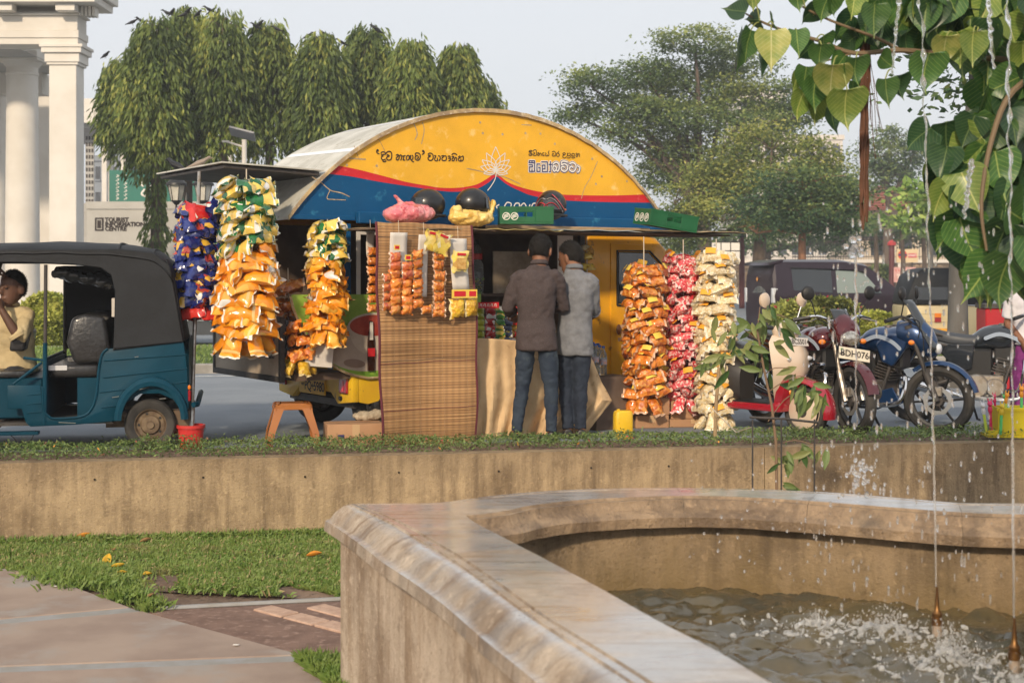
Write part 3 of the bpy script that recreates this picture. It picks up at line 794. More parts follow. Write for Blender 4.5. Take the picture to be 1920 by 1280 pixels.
T2 = [[(240, 215), (265, 185), (310, 180), (332, 200), (290, 215), (245, 225), (290, 245), (325, 265), (330, 305), (290, 325), (245, 315), (240, 285), (280, 280), (320, 288)], [(360, 205), (385, 167), (430, 167), (447, 200), (452, 250), (450, 300), (420, 325), (375, 325), (365, 290), (395, 275), (400, 247), (370, 250)],
      [(480, 255), (510, 240), (512, 270), (480, 295), (490, 325), (515, 325), (530, 295), (555, 255), (582, 285), (575, 330)], [(660, 250), (625, 250), (612, 290), (625, 330), (662, 325), (650, 295)], [(700, 250), (717, 270), (695, 300), (710, 335), (745, 328), (747, 295)], [(747, 325), (788, 325), (792, 270), (775, 245), (797, 195)],
      [(885, 225), (925, 205), (965, 225), (982, 280), (965, 338), (935, 328), (925, 343), (890, 330), (885, 290), (915, 270), (932, 292)], [(1070, 205), (1055, 235), (1015, 260), (1000, 300), (1015, 340), (1060, 345), (1087, 310), (1075, 275), (1045, 275)],
      [(1215, 300), (1185, 290), (1185, 260), (1220, 248), (1250, 270), (1230, 300), (1190, 320), (1175, 360), (1205, 390), (1250, 385), (1280, 350)], [(1300, 260), (1330, 265), (1310, 295), (1302, 325), (1340, 332), (1380, 320), (1387, 280), (1365, 255)], [(1300, 388), (1370, 390), (1387, 355)],
      [(1440, 350), (1420, 320), (1430, 280), (1470, 265), (1507, 290), (1500, 340), (1460, 342), (1455, 310)], [(1420, 372), (1460, 395), (1512, 375)], [(1540, 270), (1570, 260), (1577, 290), (1545, 320), (1550, 355), (1580, 350), (1600, 300), (1620, 265), (1647, 300), (1640, 350)]]
letters('lettering', T2, .0066, m_ink, 975, 270, 14.769, -.004)
D1 = [[(250, 470), (395, 470)], [(395, 470), (395, 762)], [(395, 762), (250, 762)], [(250, 762), (250, 640)], [(250, 640), (335, 640)], [(335, 640), (335, 582)], [(335, 582), (240, 582)], [(322, 470), (322, 520)], [(250, 470), (250, 525)], [(240, 525), (395, 525)], [(322, 700), (322, 762)],
      [(545, 560), (460, 560)], [(460, 560), (460, 765)], [(460, 765), (545, 765)], [(545, 765), (545, 655)], [(545, 655), (505, 655)], [(590, 500), (748, 500)], [(748, 500), (748, 772)], [(748, 772), (610, 772)], [(610, 772), (610, 590)], [(610, 590), (682, 590)], [(682, 590), (682, 695)], [(682, 695), (620, 695)],
      [(832, 490), (832, 775)], [(832, 775), (800, 775)], [(790, 570), (872, 570)]]
D2 = [[(905, 560), (985, 510), (1062, 560), (1072, 680), (1035, 755), (985, 722), (940, 760), (900, 690), (920, 610), (985, 632), (1000, 690)], [(1140, 545), (1140, 495), (1210, 480), (1302, 505)], [(1140, 580), (1220, 552), (1297, 600), (1300, 700), (1230, 760), (1150, 730), (1130, 660), (1180, 625), (1215, 650)],
      [(1365, 550), (1450, 520), (1530, 580), (1530, 690), (1460, 768), (1380, 740), (1360, 670), (1410, 625), (1450, 650)], [(1580, 610), (1642, 660), (1625, 750), (1585, 785)]]
letters('lettering_border', D1, .026, m_wink, 975, 270, 14.769, -.0035)
letters('lettering', D1, .0105, m_navy, 975, 270, 14.769, -.0055)
letters('lettering_border', D2, .033, m_wink, 975, 270, 14.769, -.0038)
letters('lettering_border', D2, .027, m_navy, 975, 270.3, 14.769, -.005)
letters('lettering', D2, .0145, m_wink, 975, 270, 14.769, -.0066)
def petal(cx, cy, ang, ln, wd):
    a = R(ang); pts = []
    for t in np.linspace(0, 1, 9): pts.append((t * ln, wd * math.sin(PI * t ** .8) * (1 - .15 * t)))
    pts += [(x, -y) for x, y in reversed(pts[:-1])]
    return [(cx + x * math.cos(a) - y * math.sin(a), cy - (x * math.sin(a) + y * math.cos(a))) for x, y in pts]
lot = [petal(929, 318, 90, 42, 9)] + [petal(929, 320, 90 + s * k, l_, w_) for s in (1, -1) for k, l_, w_ in ((28, 37, 8), (52, 32, 8), (76, 29, 8), (104, 23, 6))] + [[(931, 318), (928, 335), (921, 348), (914, 357)]]
letters('lotus_emblem', lot, .008, m_wink, 0, 0, 1, -.0045)
T3 = [[(945, 388), (950, 380), (958, 382), (957, 390), (962, 392)], [(962, 392), (966, 382), (973, 382), (973, 392)], [(976, 386), (982, 381), (986, 388), (980, 394), (990, 393), (993, 384)], [(995, 392), (999, 382), (1006, 383), (1006, 393)], [(935, 384), (930, 388), (936, 393), (942, 390)], [(868, 388), (873, 381), (880, 384), (878, 393)], [(884, 393), (886, 384), (893, 383), (894, 393)]]
letters('lettering', T3, .011, m_wink, 0, 0, 1, -.004)

# ---- frame, floor, walls inside
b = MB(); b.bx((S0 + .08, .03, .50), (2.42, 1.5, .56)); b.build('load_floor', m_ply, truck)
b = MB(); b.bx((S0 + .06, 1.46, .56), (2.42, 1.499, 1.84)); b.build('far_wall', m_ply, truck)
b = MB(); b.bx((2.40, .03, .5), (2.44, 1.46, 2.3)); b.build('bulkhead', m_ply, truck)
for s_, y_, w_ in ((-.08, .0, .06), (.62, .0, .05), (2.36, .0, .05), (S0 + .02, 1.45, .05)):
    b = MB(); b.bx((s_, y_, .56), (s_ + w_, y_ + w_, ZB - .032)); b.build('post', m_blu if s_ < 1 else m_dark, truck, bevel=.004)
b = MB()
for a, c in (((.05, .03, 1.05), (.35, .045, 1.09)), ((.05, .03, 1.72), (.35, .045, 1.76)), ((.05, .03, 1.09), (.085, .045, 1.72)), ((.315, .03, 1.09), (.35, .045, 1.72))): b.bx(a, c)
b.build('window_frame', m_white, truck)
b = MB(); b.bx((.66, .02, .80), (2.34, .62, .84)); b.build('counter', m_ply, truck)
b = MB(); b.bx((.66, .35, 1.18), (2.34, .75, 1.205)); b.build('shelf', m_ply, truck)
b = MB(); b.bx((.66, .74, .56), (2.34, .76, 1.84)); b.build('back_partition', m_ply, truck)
b = MB(); b.bx((tl(925, 500, .5)[0], .50, 1.207), (tl(1000, 500, .5)[0], .515, 1.60)); b.build('metal_sheet', mat('worn_steel', (.55, .48, .38), .45, .3, c2=(.35, .28, .2), scale=5), truck)
# lower side: printed board with curved lower edge
bp = [(545, 556), (551, 580), (562, 606), (580, 638), (602, 664), (630, 688), (655, 700), (690, 708)]
bp = [tl(*p, -.02) for p in bp] ; bp2 = [tuple(v) for v in smooth2(bp, 4)]
poly = bp2 + [(1.25, .53), (1.25, 1.21), (bp[0][0] + .02, 1.215)]
b = MB(); b.prism(poly, -.03, -.008); b.build('printed_board', mat('print_green', (.19, .36, .035), .5, c2=(.30, .48, .07), scale=3, c3=(.10, .22, .02), scale3=5), truck)
b = MB(); b.tube([(p[0], -.02, p[1]) for p in bp2] + [(1.25, -.02, .53)], .014, 6); b.build('board_rim', m_edge, truck)
def disc(name, px, py, rx, ry, m, y, rot=0, half=None):
    c = tl(px, py, -.03); q = MB(); k = 1 / 222
    pts = []
    for i in range(28):
        a = 2 * PI * i / 28
        ex, ey = rx * math.cos(a), ry * math.sin(a)
        if half == 'b' and ey > 0: ey = 0
        pts.append((c[0] + (ex * math.cos(rot) - ey * math.sin(rot)) * k / .84, c[1] + (ex * math.sin(rot) + ey * math.cos(rot)) * k))
    q.add([(x, y, z) for x, z in pts], [tuple(range(28))]); q.build(name, m, truck, sharp=0)
m_cream = mat('print_cream', (.60, .52, .44), .5, c2=(.50, .42, .34), scale=4)
m_tea = mat('print_tea', (.30, .03, .02), .4, c2=(.45, .08, .05), scale=5)
m_saucer = mat('print_saucer', (.52, .44, .37), .5, c2=(.42, .34, .28), scale=3)
disc('saucer_print', 690, 650, 78, 46, m_saucer, -.0325)
disc('cup_print', 700, 618, 42, 48, m_cream, -.034, half='b'); disc('cup_print', 700, 612, 46, 26, m_cream, -.0345)
disc('tea_print', 700, 610, 42, 20, m_tea, -.0355)
disc('spoon_print', 664, 681, 19, 8, mat('print_spoon', (.27, .19, .15), .4), -.036, -.15)
# bottle print on the board edge
b = MB(); c0 = tl(694, 690, -.03)
bl = [(-.03, 0), (.03, 0), (.032, .2), (.03, .26), (.013, .36), (.012, .42), (-.012, .42), (-.013, .36), (-.03, .26), (-.032, .2)]
b.prism([(c0[0] + x, c0[1] + z - .02) for x, z in bl], -.052, -.0365); b.build('bottle_print', mat('cola', (.03, .008, .005), .1, coat=1), truck)
b = MB(); b.bx((c0[0] - .034, -.056, c0[1] + .10), (c0[0] + .034, -.0525, c0[1] + .17)); b.build('bottle_label', m_redp, truck)
b = MB(); b.prism([(c0[0] - .016, c0[1] + .24), (c0[0] + .016, c0[1] + .24), (c0[0] + .014, c0[1] + .39), (c0[0] - .014, c0[1] + .39)], -.056, -.0525); b.build('bottle_label', m_wink, truck)
# rear: tailgate panel, lamps, plate, bumper corners
b = MB(); b.prism([(.0, .61), (0, .30), (.28, .27), (.42, .36), (1.08, .36), (1.22, .27), (1.52, .30), (1.52, .61)], -.01, .06, 'YZ'); b.build('tailgate', m_tail, truck, bevel=.012, seg=2)
b = MB(); b.prism([(.06, .60), (.06, .30), (.14, .28), (.24, .30), (.36, .46), (.5, .52), (.8, .52), (.9, .48), (2.4, .48), (2.4, .60)], .0, .02); b.build('side_sill', m_tail, truck, bevel=.004)
b = MB(); b.bx((-.02, -.01, .58), (.3, .06, .63)); b.build('corner_cap', m_tail, truck, bevel=.012, seg=2)
for y in (.06, 1.32):
    b = MB(); b.bx((-.035, y, .37), (-.011, y + .15, .50)); lm = b.build('tail_lamp', m_lampred, truck, bevel=.008)
    b = MB(); b.bx((-.038, y + .055, .39), (-.0355, y + .095, .48)); b.build('reflector', mat('reflector', (.7, .02, .05), .1, coat=1), lm)
b = MB(); b.bx((-.03, .50, .325), (-.011, 1.02, .46)); pl = b.build('number_plate', mat('plate_yellow', (.78, .46, .03), .5, c2=(.66, .37, .03), scale=9), truck, bevel=.004)
text('PQ', .115, m_ink, pl, (-.0315, .83, .392), (R(90), 0, R(-90)), space=.95, bold=.002)
text('÷', .10, m_ink, pl, (-.0315, .735, .392), (R(90), 0, R(-90)), bold=.002)
text('5980', .115, m_ink, pl, (-.0315, .605, .392), (R(90), 0, R(-90)), space=.95, bold=.002)
text('WP', .035, m_ink, pl, (-.0315, .945, .40), (R(90), 0, R(-90)), bold=.001)
b = MB(); b.bx((-.016, .36, .50), (-.0115, .46, .60)); b.build('permit_sticker', mat('sticker', (.38, .43, .45), .5, c2=(.2, .25, .3), scale=30), truck)
b = MB(); b.lathe([(.02, -.02), (.02, .0), (.012, .004)], 10, (-.012, .20, .325), 'X'); b.build('tow_knob', m_black, truck)
b = MB(); b.bx((.1, .25, .30), (3.5, .33, .40)); b.bx((.1, 1.15, .30), (3.5, 1.23, .40)); b.bx((.05, .1, .24), (.16, 1.4, .30)); b.build('chassis', m_dark, truck)
b = MB(); b.tube([(.35, .2, .25), (.35, 1.35, .25)], .045, 8); b.tube([(2.6, .2, .25), (2.6, 1.35, .25)], .04, 8); b.build('axle', m_dark, truck)
def wheel(parent, c, r, w, axis='Y', rim=m_steel, side=-1, holes=8, name='wheel', tread=True, rimr=.62):
    wroot = bpy.data.objects.new(name, None); wroot.parent = parent; wroot.location = c; col.objects.link(wroot)
    q = MB(); h = w / 2
    q.lathe([(r * rimr, -h * .7), (r * .74, -h * .95), (r * .9, -h), (r * .97, -h * .8), (r, -h * .5), (r, h * .5), (r * .97, h * .8), (r * .9, h), (r * .74, h * .95), (r * rimr, h * .7)], 40, axis=axis, cap=False)
    q.build('tyre', m_rubber, wroot)
    q = MB(); sg = side
    q.lathe([(r * .64, sg * h * .75), (r * .60, sg * h * .72), (r * .52, sg * h * .3), (r * .40, sg * h * .28), (r * .34, sg * h * .6), (r * .16, sg * h * .62), (r * .14, sg * h * .85), (.001, sg * h * .85)], 32, axis=axis, cap=False)
    rm = q.build('rim', rim, wroot)
    for i in range(holes):
        a = 2 * PI * i / holes; q = MB(); q.lathe([(r * .05, 0), (r * .05, sg * .006)], 8, axis=axis)
        p = (r * .45 * math.cos(a), sg * h * .29, r * .45 * math.sin(a)) if axis == 'Y' else (sg * h * .29, r * .45 * math.cos(a), r * .45 * math.sin(a))
        q.build('rim_hole', m_black, rm, loc=p)
    return wroot
for s_ in (.35, 2.60):
    wheel(truck, (s_, .17, .26), .26, .15, side=-1); wheel(truck, (s_, 1.36, .26), .26, .15, side=1)
# ---- cab
cp = [(2.45, .30), (2.52, .28), (3.70, .28), (3.80, .40), (3.80, .92), (3.74, 1.02), (3.42, 1.62), (3.28, 1.74), (3.05, 1.785), (2.45, 1.79)]
b = MB(); b.prism(cp, .02, 1.48); b.build('cab', m_cab, truck, bevel=.035, seg=3)
dp = [(2.72, .42), (3.55, .42), (3.62, .55), (3.62, 1.04), (3.33, 1.56), (3.20, 1.665), (2.72, 1.68)]
b = MB(); b.prism(dp, .004, .03); dr = b.build('door', m_cab, truck, bevel=.010, seg=2)
b = MB(); b.prism([(2.80, 1.10), (3.52, 1.10), (3.30, 1.49), (3.17, 1.595), (2.80, 1.60)], -.004, .02); b.build('window', m_glass, dr, bevel=.01)
b = MB()
wf = [(2.79, 1.09), (3.54, 1.09), (3.31, 1.5), (3.18, 1.607), (2.79, 1.61), (2.79, 1.09)]
b.tube([(x, -.003, z) for x, z in wf], .010, 6); b.build('window_seal', m_black, dr)
b = MB(); b.ell((2.80, -.012, .86), (.028, .018, .05)); b.build('door_handle', mat('handle_brown', (.14, .05, .02), .4), dr)
b = MB(); b.prism([(1.45, 1.02), (.08, 1.02), (.14, 1.60), (1.39, 1.60)], 0, .01, 'YZ')
b.M = Matrix()
ws = b.build('windscreen', m_glass, truck); ws.location = (3.755, 0, 0.0); ws.location = (3.76, 0, 0)
for v in ws.data.vertices: v.co.x += -(v.co.z - 1.02) * .55
# ---- awnings
b = MB(); b.bx((-.16, -.66, 1.742), (3.62, -.075, 1.756)); b.build('side_awning', m_ply, truck)
m_awn = mat('awning_card', (.40, .30, .17), .8, c2=(.30, .22, .13), scale=3)
for a, z_, y0, y1, dz, m_ in ((-.1, .95, -.70, -.1, .004, m_awn), (.98, 1.65, -.74, -.1, .007, mat('awning_yellow', (.52, .42, .16), .7, c2=(.4, .3, .12), scale=4)), (1.5, 2.9, -.71, -.08, .013, mat('awning_blue', (.30, .42, .55), .6, c2=(.42, .45, .42), scale=5)), (2.5, 3.75, -.80, -.2, .019, m_awn)):
    b = MB(); b.grid(16, 6, lambda u, v: (a + (z_ - a) * u, y0 + (y1 - y0) * v, 1.757 + dz + .012 * noise.noise((u * 5 + a * 9, v * 2, 1)) - .02 * (1 - v) ** 3 * abs(noise.noise((u * 4 + a, 5, 2)))))
    o = b.build('awning_sheet', m_, truck); bake(o, solid=.005)
b = MB(); b.bx((1.25, -.30, 1.785), (2.95, -.10, 1.815)); b.build('roof_plank', m_wood, truck, bevel=.004)
b = MB(); b.box((-.72, .77, 2.232), (.84, 1.50, .03), (0, R(2), 0)); b.build('rear_awning', m_dark, truck, bevel=.004)
b = MB(); b.box((-.72, .77, 2.262), (.90, 1.56, .012), (0, R(2), 0)); b.build('rear_awning_sheet', m_roof, truck)
# rear lower flap: dark frame around a pale board
b = MB()
for a, c in (((-.64, .05, .49), (-.60, 1.56, .54)), ((-.64, .05, .98), (-.60, 1.56, 1.03)), ((-.64, .05, .54), (-.60, .09, .98)), ((-.64, 1.52, .54), (-.60, 1.56, .98))): b.bx(a, c)
fl = b.build('rear_flap_frame', m_dark, truck)
b = MB(); b.bx((-.63, .09, .54), (-.615, 1.52, .98)); b.build('rear_flap_board', mat('old_board', (.50, .42, .33), .8, c2=(.38, .30, .22), scale=3), truck)
# ================================================================ STALL GOODS
def packet(w, h, t, seed, nu=14, nv=7):
    """sealed packet: puffed body, flat crimped flanges at both ends of its long (x) side, crumpled film"""
    q = random.Random(seed); b = MB(); o1, o2 = q.uniform(0, 40), q.uniform(0, 40); bend = q.uniform(-.12, .12); tw = q.uniform(-.25, .25)
    def surf(sg):
        def fn(u, v):
            x, z = 2 * u - 1, 2 * v - 1; ax = abs(x)
            e = max(0, 1 - (ax / .84) ** 3.0) if ax < .84 else 0
            puff = (e ** .5) * max(0, 1 - abs(z) ** 2.6) ** .55
            cr = noise.noise((x * 2.6 + o1, z * 2.2 + o2, sg * 3)) * .30 + noise.noise((x * 6 + o1, z * 5 + o2, sg * 5)) * .16
            flange = max(0, ax - .80) / .20
            zz = z * h / 2 * (1 - .17 * e + .03 * math.sin(x * 9 + o1))
            y = sg * t / 2 * max(.0, puff * (1 + cr)) + sg * .0012 + flange * .018 * math.sin(z * 6 + o2) + bend * w * x * x + .012 * tw * x * z
            return (x * w / 2, y, zz + .012 * noise.noise((x * 3 + o1, o2, 3)))
        return fn
    b.grid(nu, nv, surf(-1)); b.grid(nu, nv, surf(1))
    return b
def packmat(name, base, cols, scale=9.0, endc=None, endw=.42, w=.3, rough=.22, band=None, bumpy=.3, vor=True, coat=.5):
    """printed foil: base ink with patches of other inks, pale crimped ends"""
    m = bpy.data.materials.new(name); m.use_nodes = True
    N, L = m.node_tree.nodes, m.node_tree.links; b = N['Principled BSDF']
    b.inputs['Roughness'].default_value = rough; b.inputs['Coat Weight'].default_value = coat; b.inputs['Coat Roughness'].default_value = .07
    tc = N.new('ShaderNodeTexCoord'); oi = N.new('ShaderNodeObjectInfo')
    ad = N.new('ShaderNodeVectorMath'); ad.operation = 'ADD'; sc = N.new('ShaderNodeVectorMath'); sc.operation = 'SCALE'; sc.inputs['Scale'].default_value = 7
    cx = N.new('ShaderNodeCombineXYZ'); L.new(oi.outputs['Random'], cx.inputs[0]); L.new(oi.outputs['Random'], cx.inputs[2]); L.new(cx.outputs[0], sc.inputs[0])
    L.new(tc.outputs['Object'], ad.inputs[0]); L.new(sc.outputs[0], ad.inputs[1])
    if vor:
        n = N.new('ShaderNodeTexVoronoi'); n.inputs['Scale'].default_value = scale; L.new(ad.outputs[0], n.inputs['Vector']); sx = N.new('ShaderNodeSeparateColor'); L.new(n.outputs['Color'], sx.inputs[0]); fac = sx.outputs[0]
    else:
        n = N.new('ShaderNodeTexNoise'); n.inputs['Scale'].default_value = scale; n.inputs['Detail'].default_value = 4; L.new(ad.outputs[0], n.inputs['Vector']); fac = n.outputs['Fac']
    cr = N.new('ShaderNodeValToRGB'); cr.color_ramp.interpolation = 'CONSTANT' if vor else 'LINEAR'
    els = cr.color_ramp.elements; els[0].color = (*base, 1); els[0].position = 0; els[1].position = cols[0][0]; els[1].color = (*cols[0][1], 1)
    for p, c in cols[1:]: e = els.new(p); e.color = (*c, 1)
    L.new(fac, cr.inputs[0]); cur = cr.outputs[0]
    sp = N.new('ShaderNodeSeparateXYZ'); L.new(tc.outputs['Object'], sp.inputs[0])
    def mask(sock, op, val):
        a = N.new('ShaderNodeMath'); a.operation = op; L.new(sock, a.inputs[0]); a.inputs[1].default_value = val; return a.outputs[0]
    def over(f, c):
        nonlocal cur
        x = N.new('ShaderNodeMix'); x.data_type = 'RGBA'; L.new(f, x.inputs[0]); L.new(cur, x.inputs[6]); x.inputs[7].default_value = (*c, 1); cur = x.outputs[2]
    if band:
        for lo, hi, c in band:
            f = N.new('ShaderNodeMath'); f.operation = 'MULTIPLY'; L.new(mask(sp.outputs[0], 'GREATER_THAN', lo * w), f.inputs[0]); L.new(mask(sp.outputs[0], 'LESS_THAN', hi * w), f.inputs[1]); over(f.outputs[0], c)
    if endc:
        ab = N.new('ShaderNodeMath'); ab.operation = 'ABSOLUTE'; L.new(sp.outputs[0], ab.inputs[0]); over(mask(ab.outputs[0], 'GREATER_THAN', endw * w), endc)
    hs = N.new('ShaderNodeHueSaturation'); mr = N.new('ShaderNodeMapRange'); mr.inputs['To Min'].default_value = .8; mr.inputs['To Max'].default_value = 1.12
    L.new(oi.outputs['Random'], mr.inputs['Value']); L.new(mr.outputs[0], hs.inputs['Value']); L.new(cur, hs.inputs['Color']); L.new(hs.outputs[0], b.inputs['Base Color'])
    bn = N.new('ShaderNodeBump'); bn.inputs['Strength'].default_value = bumpy; bn.inputs['Distance'].default_value = .015
    n2 = N.new('ShaderNodeTexNoise') if not vor or coat < .55 else N.new('ShaderNodeTexVoronoi'); n2.inputs['Scale'].default_value = 26 if coat < .55 else scale; L.new(ad.outputs[0], n2.inputs['Vector'])
    L.new(n2.outputs[0] if n2.bl_idname == 'ShaderNodeTexNoise' else n2.outputs['Distance'], bn.inputs['Height']); L.new(bn.outputs[0], b.inputs['Normal'])
    return m
W_ = (.72, .70, .66)
pk_blue = packmat('packet_blue', (.012, .018, .12), [(.45, (.02, .035, .2)), (.70, (.62, .36, .04)), (.82, (.42, .05, .03)), (.88, W_), (.92, (.015, .025, .16))], 16, (.5, .42, .14), .455)
pk_green = packmat('packet_green', (.012, .10, .03), [(.40, (.02, .16, .045)), (.55, W_), (.66, (.70, .50, .10)), (.9, (.75, .58, .18))], 19, (.62, .66, .5), .43, band=[(.05, .30, (.72, .50, .10)), (.30, .36, W_)])
pk_orange = packmat('packet_orange', (.80, .27, .012), [(.55, (.86, .34, .02)), (.80, (.84, .44, .06)), (.965, W_)], 12, (.78, .72, .62), .43, band=[(.30, .36, (.82, .55, .20))])
bg_orange = packmat('bag_orange', (.62, .17, .015), [(.3, (.72, .24, .03)), (.6, (.50, .12, .01)), (.85, (.78, .34, .07))], 34, (.62, .40, .26), .41, 0.200, rough=.4, bumpy=.5, coat=.7)
bg_red = packmat('bag_pink', (.62, .05, .06), [(.35, (.72, .16, .16)), (.6, (.78, .56, .50)), (.85, (.5, .02, .04))], 60, (.72, .46, .44), .41, 0.195, rough=.4, bumpy=.5, coat=.7)
bg_cream = packmat('bag_cream', (.74, .60, .36), [(.4, (.80, .68, .46)), (.7, (.68, .50, .24)), (.9, (.84, .76, .58))], 60, (.78, .70, .56), .41, 0.205, rough=.4, bumpy=.5, coat=.7)
bg_nood = packmat('bag_noodle', (.72, .42, .02), [(.4, (.80, .52, .05)), (.75, (.60, .30, .01))], 42, (.74, .60, .30), .41, 0.150, rough=.4, bumpy=.5, coat=.7)
bg_spicy = packmat('bag_spicy', (.50, .10, .02), [(.4, (.62, .18, .03)), (.75, (.40, .06, .02))], 34, (.55, .35, .25), .41, 0.100, rough=.4, bumpy=.5, coat=.7)
pk_yel = packmat('packet_yellow', (.80, .60, .10), [(.55, (.82, .66, .22)), (.75, (.60, .36, .10)), (.9, (.82, .75, .5))], 16, None)
pk_red = packmat('packet_red', (.55, .02, .02), [(.6, (.62, .04, .03)), (.85, W_)], 9, W_, .43)
def variants(name, w, h, t, m, n=4, **k): return [packet(w, h, t, hash(name) % 97 + i if False else i * 13 + int(w * 1000), **k).me(name, m, sharp=0) for i in range(n)]
def sm(mes):
    for me in mes: me.polygons.foreach_set('use_smooth', [True] * len(me.polygons))
    return mes
PB = sm(variants('packet', .26, .175, .095, pk_blue, 6)); PGn = sm(variants('packet', .27, .175, .095, pk_green, 6)); PO = sm(variants('packet', .285, .18, .10, pk_orange, 6)); PR = sm(variants('packet', .26, .2, .06, pk_red, 1))
POs = sm(variants('packet', .205, .13, .07, pk_orange, 6)); PGs = sm(variants('packet', .205, .13, .07, pk_green, 5))
BO = sm(variants('snack_bag', .20, .125, .085, bg_orange, 6)); BR = sm(variants('snack_bag', .195, .12, .085, bg_red, 6)); BC = sm(variants('snack_bag', .205, .13, .09, bg_cream, 6))
BT = mat('string', (.55, .48, .38), .9)
m_tagp = mat('paper_tag', (.80, .36, .03), .6); m_tagy = mat('yellow_tag', (.78, .55, .08), .6)
def flip_tag(parent, w, h, t, m):
    b = MB(); b.grid(4, 2, lambda u, v: (-w / 2 + w * u, -t * .5 * math.sin(PI * (.2 + .6 * u)), -h / 2 + h * v)); return b.me('paper_insert', m, sharp=0)
TAGO = flip_tag(None, .09, .055, .03, m_tagp); TAGY = flip_tag(None, .09, .055, .03, m_tagy)
def strand(name, label, base, height, tiers, per, rad, group, tag_me=None, string_top=None, fan=True, jit=.028, tang=.75, tsc=1.0):
    """a hanging string of packets: base = bottom of the string (world), tiers from the bottom up = list of mesh lists"""
    o = thing(name, label, 'snack string', base, rnd.uniform(0, .5), group)
    n = len(tiers); dz = height / n
    b = MB(); b.tube([(0, 0, .0), (.004, 0, height * .5), (0, 0, string_top or height + .1)], .005, 6); b.build('hanging_cord', BT, o)
    for i, mes in enumerate(tiers):
        z = dz * (i + .5)
        k_ = per
        for k in range(k_):
            a = 2 * PI * (k + (.5 if i % 2 else 0)) / k_ + rnd.uniform(-.22, .22)
            rr = rad * rnd.uniform(.82, 1.14)
            pk = inst('packet', rnd.choice(mes), o)
            low = fan and i == 0
            # long axis partly tangential, face tilted up and outward
            ra = a + PI / 2 + rnd.uniform(-tang, tang)
            tilt = rnd.uniform(.45, 1.15)
            e = Matrix.Rotation(ra, 4, 'Z') @ Matrix.Rotation(rnd.uniform(-.32, .32) - .08, 4, 'Y') @ Matrix.Rotation(-tilt, 4, 'X')
            if low: e = Matrix.Rotation(a, 4, 'Z') @ Matrix.Rotation(1.0 + rnd.uniform(-.15, .2), 4, 'Y') @ Matrix.Rotation(rnd.uniform(1.2, 1.8), 4, 'X')
            pk.matrix_local = Matrix.Translation((rr * math.cos(a), rr * math.sin(a), z + rnd.uniform(-jit, jit) - (.02 if low else 0))) @ e @ Matrix.Scale(rnd.uniform(.92, 1.08) * tsc, 4)
            if tag_me and rnd.random() < .55:
                tg = inst('paper_insert', tag_me, pk, (rnd.uniform(-.03, .03), -.052, rnd.uniform(-.02, .04)))
    return o
SG = 'strings of snack packets hung round the truck'
def at(px, py, D): p = P(px, py, D); return (p.x, p.y, p.z)
# leaning support pole in a red bucket with the blue strand
pb = G(358, 842); D_ = pb.y
ptop = P(374, 322, 11.75)
pole = thing('support_pole', 'thin grey pole standing in a red bucket and propping the rear awning', 'pole', pb)
b = MB(); b.tube([(0, 0, .02), tuple(ptop - pb)], .016, 8); b.build('pole_tube', m_steel, pole)
b = MB(); b.tube([(0, 0, .05), tuple((ptop - pb) * .17)], .022, 8); b.build('pole_sleeve', m_steel, pole)
bk = thing('bucket', 'small red plastic bucket weighting the foot of the grey pole', 'bucket', (pb.x, pb.y, 0))
m_bk = mat('bucket_red', (.55, .035, .03), .4, c2=(.45, .03, .03), scale=6)
b = MB(); b.lathe([(.085, .0), (.102, .17), (.112, .17), (.112, .195), (.098, .195), (.09, .05), (.001, .05)], 28, cap=False); b.build('bucket_shell', m_bk, bk)
b = MB(); b.lathe([(.094, .155), (.094, .165), (.001, .168)], 20, cap=False); b.build('concrete_fill', m_conc, bk)
b = MB(); b.tube([(.113 * math.cos(a), .113 * math.sin(a), .18 - .06 * math.sin(a)) for a in np.linspace(0, PI, 12)], .003, 5); b.build('bucket_handle', m_steel, bk)
q = P(378, 590, 11.55)
strand('snack_string', 'string of dark blue crisp packets hung on the grey pole', q, .86, [PR[:1]] + [PB] * 11 + [PB, PB + PR], 5, .13, SG, fan=False, string_top=.9)
q = P(462, 645, 11.38)
strand('snack_string', 'tall string of orange packets topped with green corn packets beside the blue packets', q, 1.30, [PO] * 9 + [PO + PGn] + [PGn] * 6, 5, .155, SG, string_top=1.40, tsc=1.0)
q = P(614, 636, 11.62)
strand('snack_string', 'slimmer string of small orange packets with green ones on top before the printed board', q, .93, [POs] * 9 + [POs + PGs] + [PGs] * 4, 5, .105, SG, string_top=.98)
q = P(1207, 762, 12.80)
strand('snack_string', 'string of clear bags of orange crisps beside the cab door', q, 1.26, [BO] * 14, 6, .135, SG, TAGY, string_top=1.53)
q = P(1281, 762, 12.95)
strand('snack_string', 'string of clear bags of pink and white puffed snacks', q, 1.36, [BR] * 16, 6, .12, SG, TAGO, string_top=1.52)
q = P(1343, 795, 12.75)
strand('snack_string', 'string of clear bags of cream popcorn beside the sapling', q, 1.53, [BC] * 17, 6, .125, SG, TAGO, string_top=1.66)
# loose orange bags at the rear
for i, (px, py, D, n) in enumerate(((540, 640, 12.0, 5), (565, 700, 11.75, 6))):
    q = P(px, py, D)
    strand('snack_string', ['bunch of clear orange snack bags hung at the truck rear beside the checked cloth', 'small string of orange and yellow bags under the printed board corner'][i], q, .5 if i == 0 else .42, [BO] * 4 if i == 0 else [sm(variants('snack_bag', .15, .12, .07, bg_nood, 2))] + [sm(variants('snack_bag', .15, .12, .07, bg_orange, 2))] * 3, 4, .085, SG, string_top=.62)
b = MB(); b.bx((-.07, -.004, -.16), (.16, .004, .16)); tag(b.build('backing_card', m_white, loc=P(590, 650, 11.72), rot=(0, .1, R(20))), 'plain grey backing card hanging below the green printed board', 'card')

